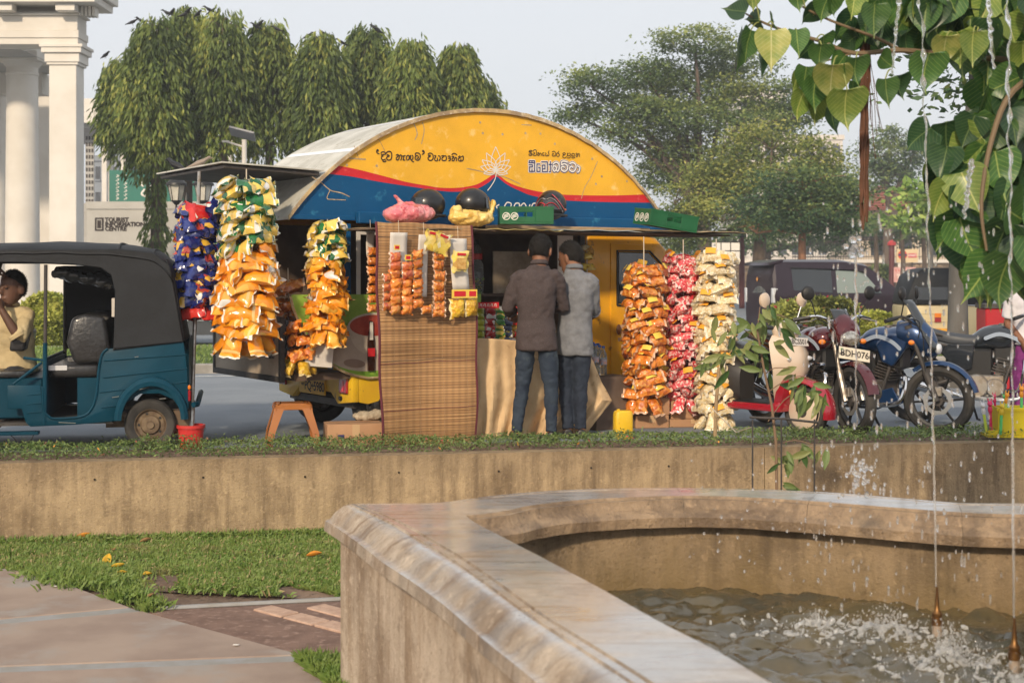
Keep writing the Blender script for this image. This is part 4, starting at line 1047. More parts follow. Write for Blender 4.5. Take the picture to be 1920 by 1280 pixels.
# ---- woven mat
def awn(t, off=0.0): return Vector((-1.09 + .839 * t, 11.4 + .545 * t, 0)) - TV * off
def mat_pt(u, v):
    z = 1.80 - 1.795 * v
    t = -.02 + .875 * u + .045 * v - .055 * math.sin(PI * v) * (1 - u) * .6
    p = awn(t, .04 + .05 * math.sin(PI * v * .9) + .02 * math.sin(u * 7 + v * 2) + .012 * math.sin(v * 16 + u))
    return Vector((p.x, p.y - .10 * v * u, z - .012 * u - .01 * noise.noise((u * 4, v * 3, 0))))
def mat_material():
    m = bpy.data.materials.new('woven_reed'); m.use_nodes = True
    N, L = m.node_tree.nodes, m.node_tree.links; b = N['Principled BSDF']; b.inputs['Roughness'].default_value = .75
    uv = N.new('ShaderNodeTexCoord'); mp = N.new('ShaderNodeMapping'); mp.inputs['Scale'].default_value = (1.1, 1.1, 190); L.new(uv.outputs['Object'], mp.inputs[0])
    n = N.new('ShaderNodeTexNoise'); n.inputs['Scale'].default_value = 1.0; n.inputs['Detail'].default_value = 1.0; L.new(mp.outputs[0], n.inputs['Vector'])
    mp2 = N.new('ShaderNodeMapping'); mp2.inputs['Scale'].default_value = (.6, .6, 9); L.new(uv.outputs['Object'], mp2.inputs[0])
    n2 = N.new('ShaderNodeTexNoise'); n2.inputs['Scale'].default_value = 1.0; n2.inputs['Detail'].default_value = 4; L.new(mp2.outputs[0], n2.inputs['Vector'])
    cr = N.new('ShaderNodeValToRGB'); e = cr.color_ramp.elements; e[0].position = .3; e[0].color = (.26, .135, .055, 1); e[1].position = .72; e[1].color = (.52, .31, .14, 1); k = e.new(.5); k.color = (.40, .225, .095, 1)
    L.new(n.outputs['Fac'], cr.inputs[0])
    mx = N.new('ShaderNodeMix'); mx.data_type = 'RGBA'; mx.blend_type = 'MULTIPLY'; mx.inputs[0].default_value = .5; L.new(cr.outputs[0], mx.inputs[6])
    c2 = N.new('ShaderNodeValToRGB'); e = c2.color_ramp.elements; e[0].position = .32; e[0].color = (.72, .66, .6, 1); e[1].position = .6; e[1].color = (1.1, 1.05, 1, 1); L.new(n2.outputs['Fac'], c2.inputs[0]); L.new(c2.outputs[0], mx.inputs[7])
    sp = N.new('ShaderNodeSeparateXYZ'); L.new(uv.outputs['Object'], sp.inputs[0])
    def sn(sock, period, lo):
        a = N.new('ShaderNodeMath'); a.operation = 'MULTIPLY'; L.new(sock, a.inputs[0]); a.inputs[1].default_value = 2 * PI / period
        c = N.new('ShaderNodeMath'); c.operation = 'SINE'; L.new(a.outputs[0], c.inputs[0])
        r = N.new('ShaderNodeMapRange'); r.inputs['From Min'].default_value = -1; r.inputs['From Max'].default_value = .6; r.inputs['To Min'].default_value = lo; r.inputs['To Max'].default_value = 1.05; L.new(c.outputs[0], r.inputs['Value']); return r.outputs[0]
    cur = mx.outputs[2]
    for f in (sn(sp.outputs[2], .023, .70), sn(sp.outputs[0], .052, .84)):
        m2 = N.new('ShaderNodeMix'); m2.data_type = 'RGBA'; m2.blend_type = 'MULTIPLY'; m2.inputs[0].default_value = 1; L.new(cur, m2.inputs[6]); L.new(f, m2.inputs[7]); cur = m2.outputs[2]
    L.new(cur, b.inputs['Base Color'])
    bn = N.new('ShaderNodeBump'); bn.inputs['Strength'].default_value = .6; bn.inputs['Distance'].default_value = .01; L.new(n.outputs['Fac'], bn.inputs['Height']); L.new(bn.outputs[0], b.inputs['Normal'])
    return m
reed = thing('reed_mat', 'brown woven reed mat hanging from the awning down to the ground', 'mat')
b = MB(); b.grid(40, 90, mat_pt); o = b.build('woven_sheet', mat_material(), reed); bake(o, solid=.006)
m_bind = mat('maroon_binding', (.11, .02, .03), .8)
for u in (0, 1):
    b = MB(); b.tube([mat_pt(u, v / 60) for v in range(61)], .011, 6); b.build('edge_binding', m_bind, reed)
for v0, m_ in ((.065, m_ply), (.20, m_bind), (.62, m_ply), (.632, m_bind), (.84, m_bind)):
    b = MB(); b.tube([mat_pt(u / 40, v0 + .012 * (u / 40) * -1) + Vector((0, -.004, 0)) for u in range(41)], .0028, 5); b.build('stripe_reed', m_, reed)
for u in (.15, .42, .66, .9):
    b = MB(); b.tube([mat_pt(u, v / 60) + Vector((0, -.0035, 0)) for v in range(61)], .0013, 4); b.build('weft_thread', m_wood, reed)

# ---- snack cards on the mat
def bag_mes(w, h, t, m, n=3): return sm(variants('snack_bag', w, h, t, m, n, nu=8, nv=6))
CB_O, CB_S, CB_N, CB_Y = bag_mes(.10, .09, .05, bg_orange), bag_mes(.10, .09, .05, bg_spicy), bag_mes(.145, .17, .06, bg_nood), bag_mes(.15, .19, .025, pk_yel)
CG = 'snack cards hung on the reed mat'
def card(label, px, py, D, cw, chh, bags, extra=None, tilt=0.0, front=True):
    o = thing('snack_card', label, 'snack card', P(px, py, D), TH, CG)
    q = MB()
    q.grid(4, 8, lambda u, v: (-cw / 2 + cw * u + tilt * v, .01 * math.sin(3 * v), -chh * v)); c = q.build('backing_card', m_white, o, sharp=0); bake(c, solid=.003)
    q = MB(); q.tube([(0, 0, -.01), (.0, .01, .10)], .002, 5); q.build('hanging_cord', BT, o)
    for mes, bx, bz, sc in bags:
        bgo = inst('snack_bag', rnd.choice(mes), o, (bx, -.03 - rnd.uniform(0, .012), bz), (rnd.uniform(-.12, .12), rnd.uniform(-.1, .1), rnd.uniform(-.2, .2)), sc)
    if extra: extra(o)
    return o
def hdr(o, x, z, w, h, m=None):
    q = MB(); q.bx((x - w / 2, -.062, z - h / 2), (x + w / 2, -.058, z + h / 2)); q.build('printed_tag', m or m_tagy, o)
    q = MB(); q.bx((x - w * .36, -.0645, z - h * .3), (x + w * .36, -.0625, z + h * .3)); q.build('tag_panel', m_redp if not m else m_wink, o)
card('white card with two rows of orange and red snack bags, leftmost on the reed mat', 748, 436, 11.35, .155, .26,
     [(CB_S if i < 2 else CB_O, -.05, -.20 - .068 * i, 1.05) for i in range(7)] + [(CB_S if i < 2 else CB_O, .055, -.27 - .068 * i, 1.05) for i in range(6)] + [(CB_S, -.125, -.36 - .075 * i, .8) for i in range(4)], lambda o: (hdr(o, -.05, -.12, .05, .04), hdr(o, .05, -.20, .055, .045)))
def ex2(o):
    for x, z, r_ in ((.04, -.05, .15), (.12, -.07, .3)):
        y_ = inst('yellow_packet', CB_Y[0], o, (x, -.05 - x * .2, z), (0, r_, .1)); q = MB(); q.bx((-.04, -.018, .05), (.04, -.0155, .07)); q.build('brand_print', m_redp, y_)
card('long narrow white card among fried snack bags and yellow packets, middle of the reed mat', 795, 440, 11.46, .095, .50,
     [(BO, .12, -.16 - .085 * i, (.58, .62, .7)) for i in range(6)] + [(CB_O, -.075, -.16 - .078 * i, .9) for i in range(6)] + [(BO, .0, -.60, (.5, .7, .6)), (BO, .11, -.63, (.6, .7, .6))], ex2, tilt=-.02)
def ex3(o):
    y_ = inst('yellow_packet', CB_Y[1], o, (-.005, -.045, -.19), (0, .03, 0)); q = MB(); q.bx((-.04, -.018, .05), (.04, -.0155, .07)); q.build('brand_print', m_redp, y_)
    q = MB(); q.bx((-.045, -.019, -.06), (.045, -.0155, .03)); q.build('picture_print', mat('print_snack', (.50, .26, .06), .5, c2=(.65, .42, .14), scale=40), y_)
    hdr(o, -.02, -.45, .15, .07); hdr(o, .10, -.45, .09, .07)
card('white card with a yellow packet and two bags of yellow noodles, nearest the counter', 859, 447, 11.60, .16, .42,
     [(CB_N, -.02, -.57, 1), (CB_N, .115, -.56, .95)], ex3, tilt=.03)
card('narrow card and strip of yellow snack bags half hidden behind the mat edge', 695, 435, 11.75, .075, .2, [(BO, 0, -.16 - .078 * i, (.5, .62, .6)) for i in range(7)])
# ---- things on the awning
def lump(name, label, cat, loc, parts, m, vox, disp, rz=0, group=None):
    q = MB()
    for f in parts: f(q)
    o = q.build(name, m, None, loc=loc, rot=(0, 0, rz)); bake(o, voxel=vox, smooth=3, disp=disp)
    return tag(o, label, cat, group) if label else o
m_pink = mat('pink_polythene', (.62, .12, .15), .25, c2=(.72, .30, .30), scale=9, c3=(.45, .05, .07), scale3=16, bump=.35, bscale=26, coat=.5)
lump('plastic_bag', 'tied pink plastic bag lying on the awning above the reed mat', 'bag', P(765, 416, 11.75) + Vector((0, 0, .02)), [lambda q: (q.ell((0, 0, .05), (.20, .15, .085), 16, 10), q.ell((.12, -.02, .05), (.11, .11, .075)), q.ell((-.12, 0, .035), (.10, .12, .065)), q.ell((.0, -.01, .11), (.07, .06, .04)), q.tube([(-.02, 0, .10), (-.08, .0, .15), (-.13, .0, .20)], [.035, .030, .02], 8, flat=.5))], m_pink, .009, [(.03, .06, 2)], TH)
m_yb = mat('yellow_polythene', (.72, .46, .10), .35, c2=(.78, .58, .22), scale=7, c3=(.6, .34, .05), scale3=14, bump=.3, bscale=22, coat=.3)
lump('plastic_bag', 'crumpled yellow plastic bag around a black helmet on the awning', 'bag', P(888, 418, 12.05), [lambda q: (q.ell((-.03, 0, .04), (.21, .13, .07), 16, 8), q.ell((-.17, 0, .08), (.05, .07, .06)), q.tube([(.12, 0, .04), (.17, 0, .12), (.20, 0, .20)], [.06, .055, .03], 10, flat=.5), q.ell((.05, -.08, .04), (.1, .06, .05)))], m_yb, .009, [(.045, .05, 2)], TH)
m_helm = mat('helmet_black', (.010, .010, .011), .35, coat=.25, coatr=.15)
def helmet(label, px, py, D, rz, m, gfx=None):
    o = thing('helmet', label, 'helmet', P(px, py, D), rz, 'motorcycle helmets on the awning')
    q = MB(); rg = []
    for i in range(11):
        t = i / 10; a = -.42 * PI + t * .92 * PI; z = .145 + .135 * math.sin(a); r_ = .135 * math.cos(a) if a < PI / 2 else 0.002
        rg.append([Vector((max(r_, .004) * 1.12 * math.cos(2 * PI * j / 28), max(r_, .004) * math.sin(2 * PI * j / 28), z)) for j in range(28)])
    q.loft(rg); q.build('shell', m, o)
    q = MB(); q.grid(14, 6, lambda u, v: (.160 * math.cos(-1.0 + 2.0 * u) * (1 - .1 * v), .146 * math.sin(-1.0 + 2 * u) * (1 - .08 * v), .10 + .10 * v)); q.build('visor', m_glass, o)
    q = MB(); q.tube([(.150 * math.cos(a), .134 * math.sin(a), .052) for a in np.linspace(0, 2 * PI, 25)], .011, 6); q.build('trim', m_black, o)
    if gfx:
        for k in range(3):
            q = MB()
            pts = [(math.cos(-.3 + k * .35 + t * 1.2), math.sin(-.3 + k * .35 + t * 1.2), .09 + .04 * k + .07 * math.sin(t * 3.0 + k)) for t in np.linspace(0, 1, 8)]
            for sg in (-1, 1):
                q.tube([(x * .158 * math.sqrt(max(.1, 1 - ((z - .145) / .15) ** 2)), sg * abs(y) * .141 * math.sqrt(max(.1, 1 - ((z - .145) / .15) ** 2)), z) for x, y, z in pts], .011, 6, flat=.4)
            q.build('stripe_graphic', gfx[k % 2], o)
    return o
helmet('plain black helmet behind the pink bag', 802, 416, 12.0, R(200), m_helm)
helmet('black helmet sitting in the yellow plastic bag', 886, 414, 12.12, R(20), m_helm)
helmet('black helmet with red and grey stripes beside the green crate', 1034, 415, 12.75, R(250), m_helm, [mat('gfx_red', (.5, .02, .03), .25, coat=1), mat('gfx_grey', (.35, .35, .36), .3, coat=1)])
m_crate = mat('crate_green', (.008, .085, .03), .4, c2=(.012, .11, .04), scale=5)
def crate(label, p, rz, L=.46, Wd=.31, H=.145, rot=None):
    o = thing('bottle_crate', label, 'crate', p, rz, 'green bottle crates on the awning', rot)
    q = MB(); t = .012
    q.bx((-L / 2, -Wd / 2, 0), (L / 2, Wd / 2, .014)); q.build('crate_base', m_crate, o)
    for sg in (-1, 1):
        q = MB(); y = sg * (Wd / 2 - t / 2)          # long wall with a hand slot
        q.bx((-L / 2, y - t / 2, .014), (-.075, y + t / 2, H)); q.bx((.075, y - t / 2, .014), (L / 2, y + t / 2, H)); q.bx((-.075, y - t / 2, .014), (.075, y + t / 2, H * .42)); q.bx((-.075, y - t / 2, H * .78), (.075, y + t / 2, H))
        q.build('long_wall', m_crate, o, bevel=.002)
        q = MB(); x = sg * (L / 2 - t / 2); q.bx((x - t / 2, -Wd / 2 + t, .014), (x + t / 2, Wd / 2 - t, H)); q.build('end_wall', m_crate, o, bevel=.002)
        q = MB(); q.bx((-L / 2 - .004, y - t * .75, H - .014), (L / 2 + .004, y + t * .75, H + .003)); q.build('rim_rail', m_crate, o)
    for i in range(1, 4):
        q = MB(); q.bx((-L / 2 + L * i / 4 - .003, -Wd / 2 + t, .014), (-L / 2 + L * i / 4 + .003, Wd / 2 - t, H * .7)); q.build('divider', m_crate, o)
    return o
def emblem(o, x, y, z, r_, rot):
    q = MB()
    for rr, w in ((1, .16),): q.stroke([(r_ * math.cos(a), r_ * math.sin(a)) for a in np.linspace(0, 2 * PI, 20)], r_ * .2, 0, 1)
    for k in (-.35, 0, .35): q.stroke([(-r_ * .6, r_ * (k - .2)), (0, r_ * (k + .12)), (r_ * .6, r_ * (k + .3))], r_ * .2, 0, 3)
    q.build('round_emblem', m_wink, o, sharp=0, loc=(x, y, z), rot=rot)
c1 = crate('green bottle crate between the yellow bag and the striped helmet', P(985, 421, 12.25), R(4))
for x in (-.155, -.085): emblem(c1, x - .02, -.157, .065, .03, (0, 0, 0))
c2 = crate('tilted green bottle crate at the far end of the awning', P(1246, 428, 13.0), R(25), rot=(R(4), R(8), R(24)), L=.50)
for y in (.09, .0, -.09): emblem(c2, -.252, y, .065, .036, (0, 0, R(-90)))
# ---- counter goods
jar = thing('sweet_jar', 'clear sweet jar with red lid on the truck shelf', 'jar', TW(tl(901, 552, .3)[0], .42, 1.206))
m_clr = mat('clear_plastic', (.75, .8, .8), .05, trans=.9, ior=1.3)
b = MB(); b.lathe([(.085, 0), (.095, .02), (.095, .26), (.07, .30), (.07, .32)], 20); b.build('jar_body', m_clr, jar)
b = MB(); b.lathe([(.08, .315), (.08, .365), (.07, .37)], 20); b.build('lid', m_bk, jar)
b = MB()
for i in range(60): b.ell((rnd.gauss(0, .035), rnd.gauss(0, .035), .02 + .12 * rnd.random()), (.014, .01, .009), 6, 4, (rnd.random() * 3, rnd.random() * 3, 0))
b.build('sweets', mat('sweets_green', (.10, .35, .10), .3, c2=(.6, .5, .1), scale=30), jar)
jar2 = thing('sweet_jar', 'taller dim jar standing inside the truck near the post', 'jar', TW(tl(893, 552, .5)[0], .58, 1.206))
b = MB(); b.lathe([(.08, 0), (.088, .02), (.088, .42), (.06, .46)], 20); b.build('jar_body', m_clr, jar2)
b = MB(); b.lathe([(.07, .455), (.07, .50)], 20); b.build('lid', m_black, jar2)
SGP = 'strips of sachets hung along the counter front'
for i, (px, cols_, lab) in enumerate(((894, [(.33, .36, .02)], 'strip of plain olive green sachets beside the reed mat'), (919, [(.45, .02, .02), (.50, .04, .03)], 'strip of red sachets beside the olive ones'), (936, [(.06, .22, .04), (.55, .42, .06)], 'strip of green and yellow sachets in the middle of the counter front'), (951, [(.04, .05, .10), (.35, .30, .06)], 'strip of dark sachets beside the man in brown'), (964, [(.55, .03, .02), (.6, .35, .05)], 'strip of red and gold sachets against the brown shirt'))):
    o = thing('sachet_strip', lab, 'sachet strip', P(px, 640, 12.28 + .12 * i), TH * .5, SGP)
    mes = sm(variants('sachet', .125 if i == 0 else .085, .075, .03, packmat('sachet_ink', cols_[0], [(.5, cols_[-1]), (.8, W_ if i else cols_[0])], 20, None), 2, nu=6, nv=4))
    for k in range(6): inst('sachet', rnd.choice(mes), o, (rnd.uniform(-.008, .008), rnd.uniform(-.01, .01), .02 + .052 * k), (R(-25) + rnd.uniform(-.1, .1), rnd.uniform(-.06, .06), 0))
b = MB(); b.bx((-.11, -.006, -.025), (.11, .006, .025)); sgn = tag(b.build('price_sign', m_redp, loc=P(912, 572, 12.22), rot=(0, 0, TH * .5)), 'small red sign with white writing above the sachets', 'sign')
b = MB()
for k in range(6):
    x = -.09 + .032 * k; b.stroke([(x, -.008), (x + .004, .01), (x + .016, .008), (x + .012, -.006), (x + .02, -.01)], .0045, -.0075)
b.build('lettering', m_wink, sgn, sharp=0)
b = MB(); b.box((0, 0, 0), (.17, .012, .42)); tag(b.build('white_board', m_white, loc=TW(2.15, -.05, 1.53), rot=(0, 0, TH)), 'blank white board hung behind the two men', 'board')
o = strand('snack_string', 'dim strip of golden packets hanging beside the white board', TW(2.36, -.1, 1.05), .62, [sm(variants('packet', .1, .09, .05, pk_yel, 2))] * 7, 2, .03, SG, string_top=.68)
# water bottles
bt = MB(); bt.lathe([(.030, 0), (.034, .01), (.034, .06), (.031, .07), (.034, .08), (.034, .17), (.028, .20), (.014, .225), (.013, .245)], 14); btm = bt.me('bottle_body', m_clr)
bc = MB(); bc.lathe([(.016, .243), (.016, .262)], 12); bcm = bc.me('cap', mat('cap_blue', (.03, .10, .38), .4))
bb = MB(); bb.lathe([(.0345, .095), (.0345, .145)], 14, cap=False); bbm = bb.me('label_band', mat('label_blue', (.12, .35, .55), .5, c2=(.6, .3, .2), scale=30))
for k, (px, py, D) in enumerate(((1098, 697, 12.75), (1107, 699, 12.85), (1116, 699, 12.75), (1124, 701, 12.85), (1131, 703, 12.78), (1112, 695, 12.95), (1121, 697, 12.98))):
    o = thing('water_bottle', ['clear water bottle at the front of the cluster nearest the men', 'second front water bottle of the cluster', 'third front water bottle of the cluster', 'fourth front water bottle of the cluster', 'water bottle at the front of the cluster nearest the cab door', 'water bottle at the back of the cluster on the side of the men', 'water bottle at the back of the cluster on the cab side'][k], 'bottle', P(px, py, D), rnd.random(), 'cluster of water bottles')
    inst('bottle_body', btm, o); inst('cap', bcm, o); inst('label_band', bbm, o)
b = MB(); p0 = P(1140, 704, 12.85); b.bx((-.25, -.16, -p0.z), (.20, .20, 0)); cb = b.build('bottle_stand', m_ply, None, loc=(p0.x, p0.y, p0.z - .002), rot=(0, 0, TH), bevel=.006); tag(cb, 'low dark crate-like stand under the water bottles', 'stand')
# ---- counter cloth
def cloth(u, v):
    top = Vector(P(884 + 232 * u, 634 + 12 * u, 12.02 + .55 * u)); rb = np.interp(v, [0, .35, .58, 1], [1106, 1128, 1148, 1098]); lb = np.interp(v, [0, 1], [884, 884])
    px = lb + (rb - lb) * u; py = np.interp(v, [0, 1], [634 + 30 * u * u, 828 - 14 * u])
    fold = .06 * math.sin(u * 24 + 1.2 * math.sin(v * 2.2)) * (.15 + v * .85) + .025 * math.sin(u * 57 + v * 3) * (.2 + v) + .05 * noise.noise((u * 7, v * 3, 2))
    D = 11.95 + .42 * u + fold - .10 * v * (1 - u) * .6
    p = P(px, py, D)
    if p.z < .012: p.z = .012 + .004 * noise.noise((u * 9, v * 9, 0))
    return p
b = MB(); b.grid(70, 50, cloth); o = b.build('counter_cloth', mat('tan_canvas', (.62, .44, .25), .9, c2=(.53, .36, .20), scale=4, bump=.25, bscale=50, c3=(.30, .19, .09), scale3=6, fac3=.1)); bake(o, disp=[(.02, .12, 2)], solid=.004); tag(o, 'creased tan canvas cloth draped over the counter to the ground', 'cloth')
b = MB(); b.grid(4, 4, lambda u, v: Vector(TW(.68 + 1.6 * u, .02 + .3 * v, .846))); o = b.build('counter_cover', o.data.materials[0]); bake(o, solid=.004); tag(o, 'tan canvas lying on the counter top', 'cloth')
# checked cloth hanging at rear
b = MB(); b.grid(14, 20, lambda u, v: P(500 + 52 * u, 600 + 72 * v, 11.85 + .04 * math.sin(u * 14)))
def check():
    m = mat('checked_cotton', (.20, .20, .22), .9); N, L = m.node_tree.nodes, m.node_tree.links
    t = N.new('ShaderNodeTexChecker'); t.inputs['Scale'].default_value = 30; t.inputs['Color1'].default_value = (.10, .105, .12, 1); t.inputs['Color2'].default_value = (.26, .26, .28, 1)
    tc = N.new('ShaderNodeTexCoord'); L.new(tc.outputs['Object'], t.inputs['Vector']); L.new(t.outputs[0], N['Principled BSDF'].inputs['Base Color']); return m
o = b.build('checked_cloth', check()); bake(o, solid=.004); tag(o, 'grey checked cloth hanging at the truck rear behind the orange packets', 'cloth')
b = MB(); b.grid(10, 14, lambda u, v: P(578 + 70 * u, 428 + 60 * v, 12.1 + .05 * math.sin(u * 11))); o = b.build('yellow_packet', pk_yel); bake(o, solid=.006); tag(o, 'large yellow packet hanging in the shade under the side panel', 'packet')
# ---- cartons, stool, can
def carton(label, p, d, rz, m=m_card, marks=(), open_=False):
    o = thing('carton', label, 'carton', p, rz, 'cardboard cartons round the truck')
    q = MB(); q.bx((-d[0] / 2, -d[1] / 2, 0), (d[0] / 2, d[1] / 2, d[2])); q.build('carton_body', m, o, bevel=.004)
    q = MB(); q.bx((-d[0] / 2 + .002, -.004, d[2] + .0005), (d[0] / 2 - .002, .004, d[2] + .002)); q.build('flap_seam', m_ply, o)
    q = MB(); q.bx((-.03, -d[1] / 2 - .0015, d[2] * .45), (.03, -d[1] / 2 - .0005, d[2] - .001)); q.build('tape', mat('tape', (.5, .33, .18), .3, coat=.4), o)
    for x, z, w, h, mm in marks:
        q = MB(); q.bx((x - w / 2, -d[1] / 2 - .003, z - h / 2), (x + w / 2, -d[1] / 2 - .001, z + h / 2)); q.build('printed_mark', mm, o)
    return o
carton('wide brown carton with a small blue print beside the orange stool', G(663, 832), (.46, .30, .175), R(14), marks=[(-.12, .08, .05, .028, m_navy)])
q = P(690, 796, 11.8)
lump('rag', 'bundled pale rag lying on the carton beside the mat', 'rag', (q.x, q.y, .176), [lambda q: (q.ell((0, 0, .03), (.13, .09, .04)), q.ell((.08, 0, .04), (.08, .07, .045)))], mat('rag', (.45, .38, .28), .9, c2=(.3, .24, .17), scale=14), .01, [(.035, .03, 2)])
GC = G(1221, 806)
carton('brown carton under the orange snack string, lower of two', (GC.x, 12.95, 0), (.31, .30, .115), R(10))
carton('brown carton under the orange snack string, upper of two', (GC.x, 12.97, .117), (.34, .30, .15), R(7))
carton('brown carton with dark print under the popcorn string', (GC.x + .42, 13.05, .075), (.46, .30, .19), R(5), marks=[(.06, .14, .16, .012, m_ink), (.08, .11, .12, .012, m_ink), (.09, .08, .10, .012, m_ink)])
carton('flat brown carton lying below the printed carton', (GC.x + .40, 13.05, 0), (.48, .32, .073), R(5))
m_st = mat('stool_plastic', (.36, .13, .03), .35, c2=(.32, .11, .025), scale=3, coat=.2)
stl = thing('plastic_stool', 'brown orange plastic stool standing beside the truck rear', 'stool', G(548, 834), R(12))
H_, tw, bw = .345, .145, .215
q = MB(); rg = []
for z, w in ((H_ - .05, tw + .012), (H_ - .012, tw + .004), (H_, tw - .012), (H_ + .002, tw - .04)):
    rg.append([Vector((x, y, z)) for x, y in [(w * sx * (1 if i else .86), w * sy * (.86 if i else 1)) for sx, sy, od in ((1, 1, 1), (-1, 1, 0), (-1, -1, 1), (1, -1, 0)) for i in ((1, 0) if not od else (0, 1))]])
q.loft(rg); q.build('seat', m_st, stl)
for sx, sy in ((1, 1), (-1, 1), (-1, -1), (1, -1)):
    q = MB(); rg = []
    for z, k, t in ((H_ - .01, tw, .085), (H_ - .07, tw + .01, .07), (.12, (tw + bw) / 2 + .02, .055), (0, bw, .048)):
        a, c = sx * k, sy * k
        rg.append([Vector(p) for p in ((a, c, z), (a - sx * t, c, z), (a - sx * t, c - sy * .012, z), (a - sx * .012, c - sy * .012, z), (a - sx * .012, c - sy * t, z), (a, c - sy * t, z))])
    q.loft(rg); q.build('leg', m_st, stl)
for k, (ax, ay) in enumerate(((0, -1), (0, 1), (1, 0), (-1, 0))):   # arched aprons between the legs
    q = MB(); pts = []
    for t in np.linspace(-1, 1, 13): pts.append((t * (tw + .004), H_ - .045 - .06 * abs(t) ** 4))
    poly = [(-tw - .004, H_ - .008)] + pts + [(tw + .004, H_ - .008)]
    d0 = tw - .002
    if ay: q.prism(poly, ay * d0 - .006, ay * d0 + .006, 'XZ')
    else: q.prism(poly, ax * d0 - .006, ax * d0 + .006, 'YZ')
    q.build('apron', m_st, stl)
can = thing('yellow_can', 'yellow plastic jerry can standing below the cab door', 'can', G(1168, 822), R(15))
q = MB(); rg = []
for z, w, d in ((0, .078, .05), (.015, .082, .055), (.20, .080, .055), (.228, .074, .05), (.238, .06, .038)):
    rg.append([Vector((w * math.copysign(abs(math.cos(a)) ** .5, math.cos(a)), d * math.copysign(abs(math.sin(a)) ** .5, math.sin(a)), z)) for a in np.linspace(0, 2 * PI, 21)[:-1]])
q.loft(rg); q.build('can_body', m_tail, can)
q = MB(); q.lathe([(.014, .235), (.014, .248), (.010, .25)], 12, (-.04, 0, 0)); q.build('cap', m_tail, can)
# ================================================================ PEOPLE
m_skin = mat('skin_brown', (.24, .115, .065), .5, c2=(.20, .09, .05), scale=7, spec=.4)
m_skin2 = mat('skin_dark', (.13, .065, .042), .5, c2=(.10, .05, .032), scale=7, spec=.4)
m_hair = mat('black_hair', (.008, .007, .006), .7, c2=(.016, .013, .011), scale=90, bump=.4, bscale=170, stretch=(1, 1, .4), spec=.25)
m_jean = mat('jeans', (.014, .024, .045), .85, c2=(.026, .040, .062), scale=6, c3=(.07, .095, .105), scale3=3.4, fac3=.3, bump=.25, bscale=90)
m_jean2 = mat('dark_jeans', (.012, .018, .034), .85, c2=(.02, .03, .05), scale=5, bump=.25, bscale=90)
m_shb = mat('brown_shirt', (.050, .036, .036), .85, c2=(.078, .058, .056), scale=150, lo=.5, hi=.62, bump=.2, bscale=120)
m_shg = mat('grey_shirt', (.14, .145, .16), .9, c2=(.18, .185, .20), scale=18, bump=.15, bscale=200)
m_shc = mat('cream_shirt', (.52, .42, .24), .85, c2=(.45, .35, .19), scale=5, bump=.2, bscale=60)
m_shw = mat('white_shirt', (.66, .64, .66), .9, c2=(.58, .56, .6), scale=5)
m_purple = mat('purple_cloth', (.20, .03, .17), .85, c2=(.15, .02, .13), scale=5)
m_char = mat('charcoal_trousers', (.035, .035, .04), .85, c2=(.05, .05, .055), scale=6)
m_eye = mat('eye', (.03, .02, .02), .2)
def ring(c, rx, ry, n=24, e=2.4, rot=0.0):
    out = []
    for i in range(n):
        a = 2 * PI * i / n; ca, sa = math.cos(a), math.sin(a)
        x, y = rx * math.copysign(abs(ca) ** (2 / e), ca), ry * math.copysign(abs(sa) ** (2 / e), sa)
        out.append(Vector(c) + Vector((x * math.cos(rot) - y * math.sin(rot), x * math.sin(rot) + y * math.cos(rot), 0)))
    return out
def hand(q, wr, d, pn, curl=.5, thumb=1, sc=1.0):
    d, pn = Vector(d).normalized(), Vector(pn).normalized(); pn = (pn - d * pn.dot(d)).normalized(); sd_ = d.cross(pn)
    Mx = Matrix((sd_, d, pn)).transposed(); wr = Vector(wr)
    q.loft([[wr + Mx @ Vector((rx * math.cos(a), y, rz * math.sin(a))) * sc for a in np.linspace(0, 2 * PI, 13)[:-1]] for y, rx, rz in ((-.01, .024, .018), (.02, .034, .018), (.06, .042, .017), (.088, .041, .013))])
    for k, (x, ln) in enumerate(((-.030, .070), (-.010, .080), (.010, .076), (.029, .060))):
        p = wr + Mx @ Vector((x, .08, 0)) * sc; pts = [p - Mx @ Vector((0, .015, 0)) * sc, p]; a = 0
        for j in range(3):
            a += curl * (1.0 + .15 * k * .3); p = p + (Mx @ Vector((x * .08, math.cos(a), math.sin(a)))) * ln * (.45, .32, .26)[j] * sc; pts.append(p)
        q.tube(pts, [.0095 * sc, .0095 * sc, .009 * sc, .0085 * sc, .007 * sc], 8)
    p = wr + Mx @ Vector((-.030 * thumb, .02, .004)) * sc
    q.tube([p, p + Mx @ Vector((-.022 * thumb, .028, .010)) * sc, p + Mx @ Vector((-.018 * thumb, .055, .026)) * sc, p + Mx @ Vector((-.006 * thumb, .074, .036)) * sc], [.012 * sc, .011 * sc, .010 * sc, .007 * sc], 8)
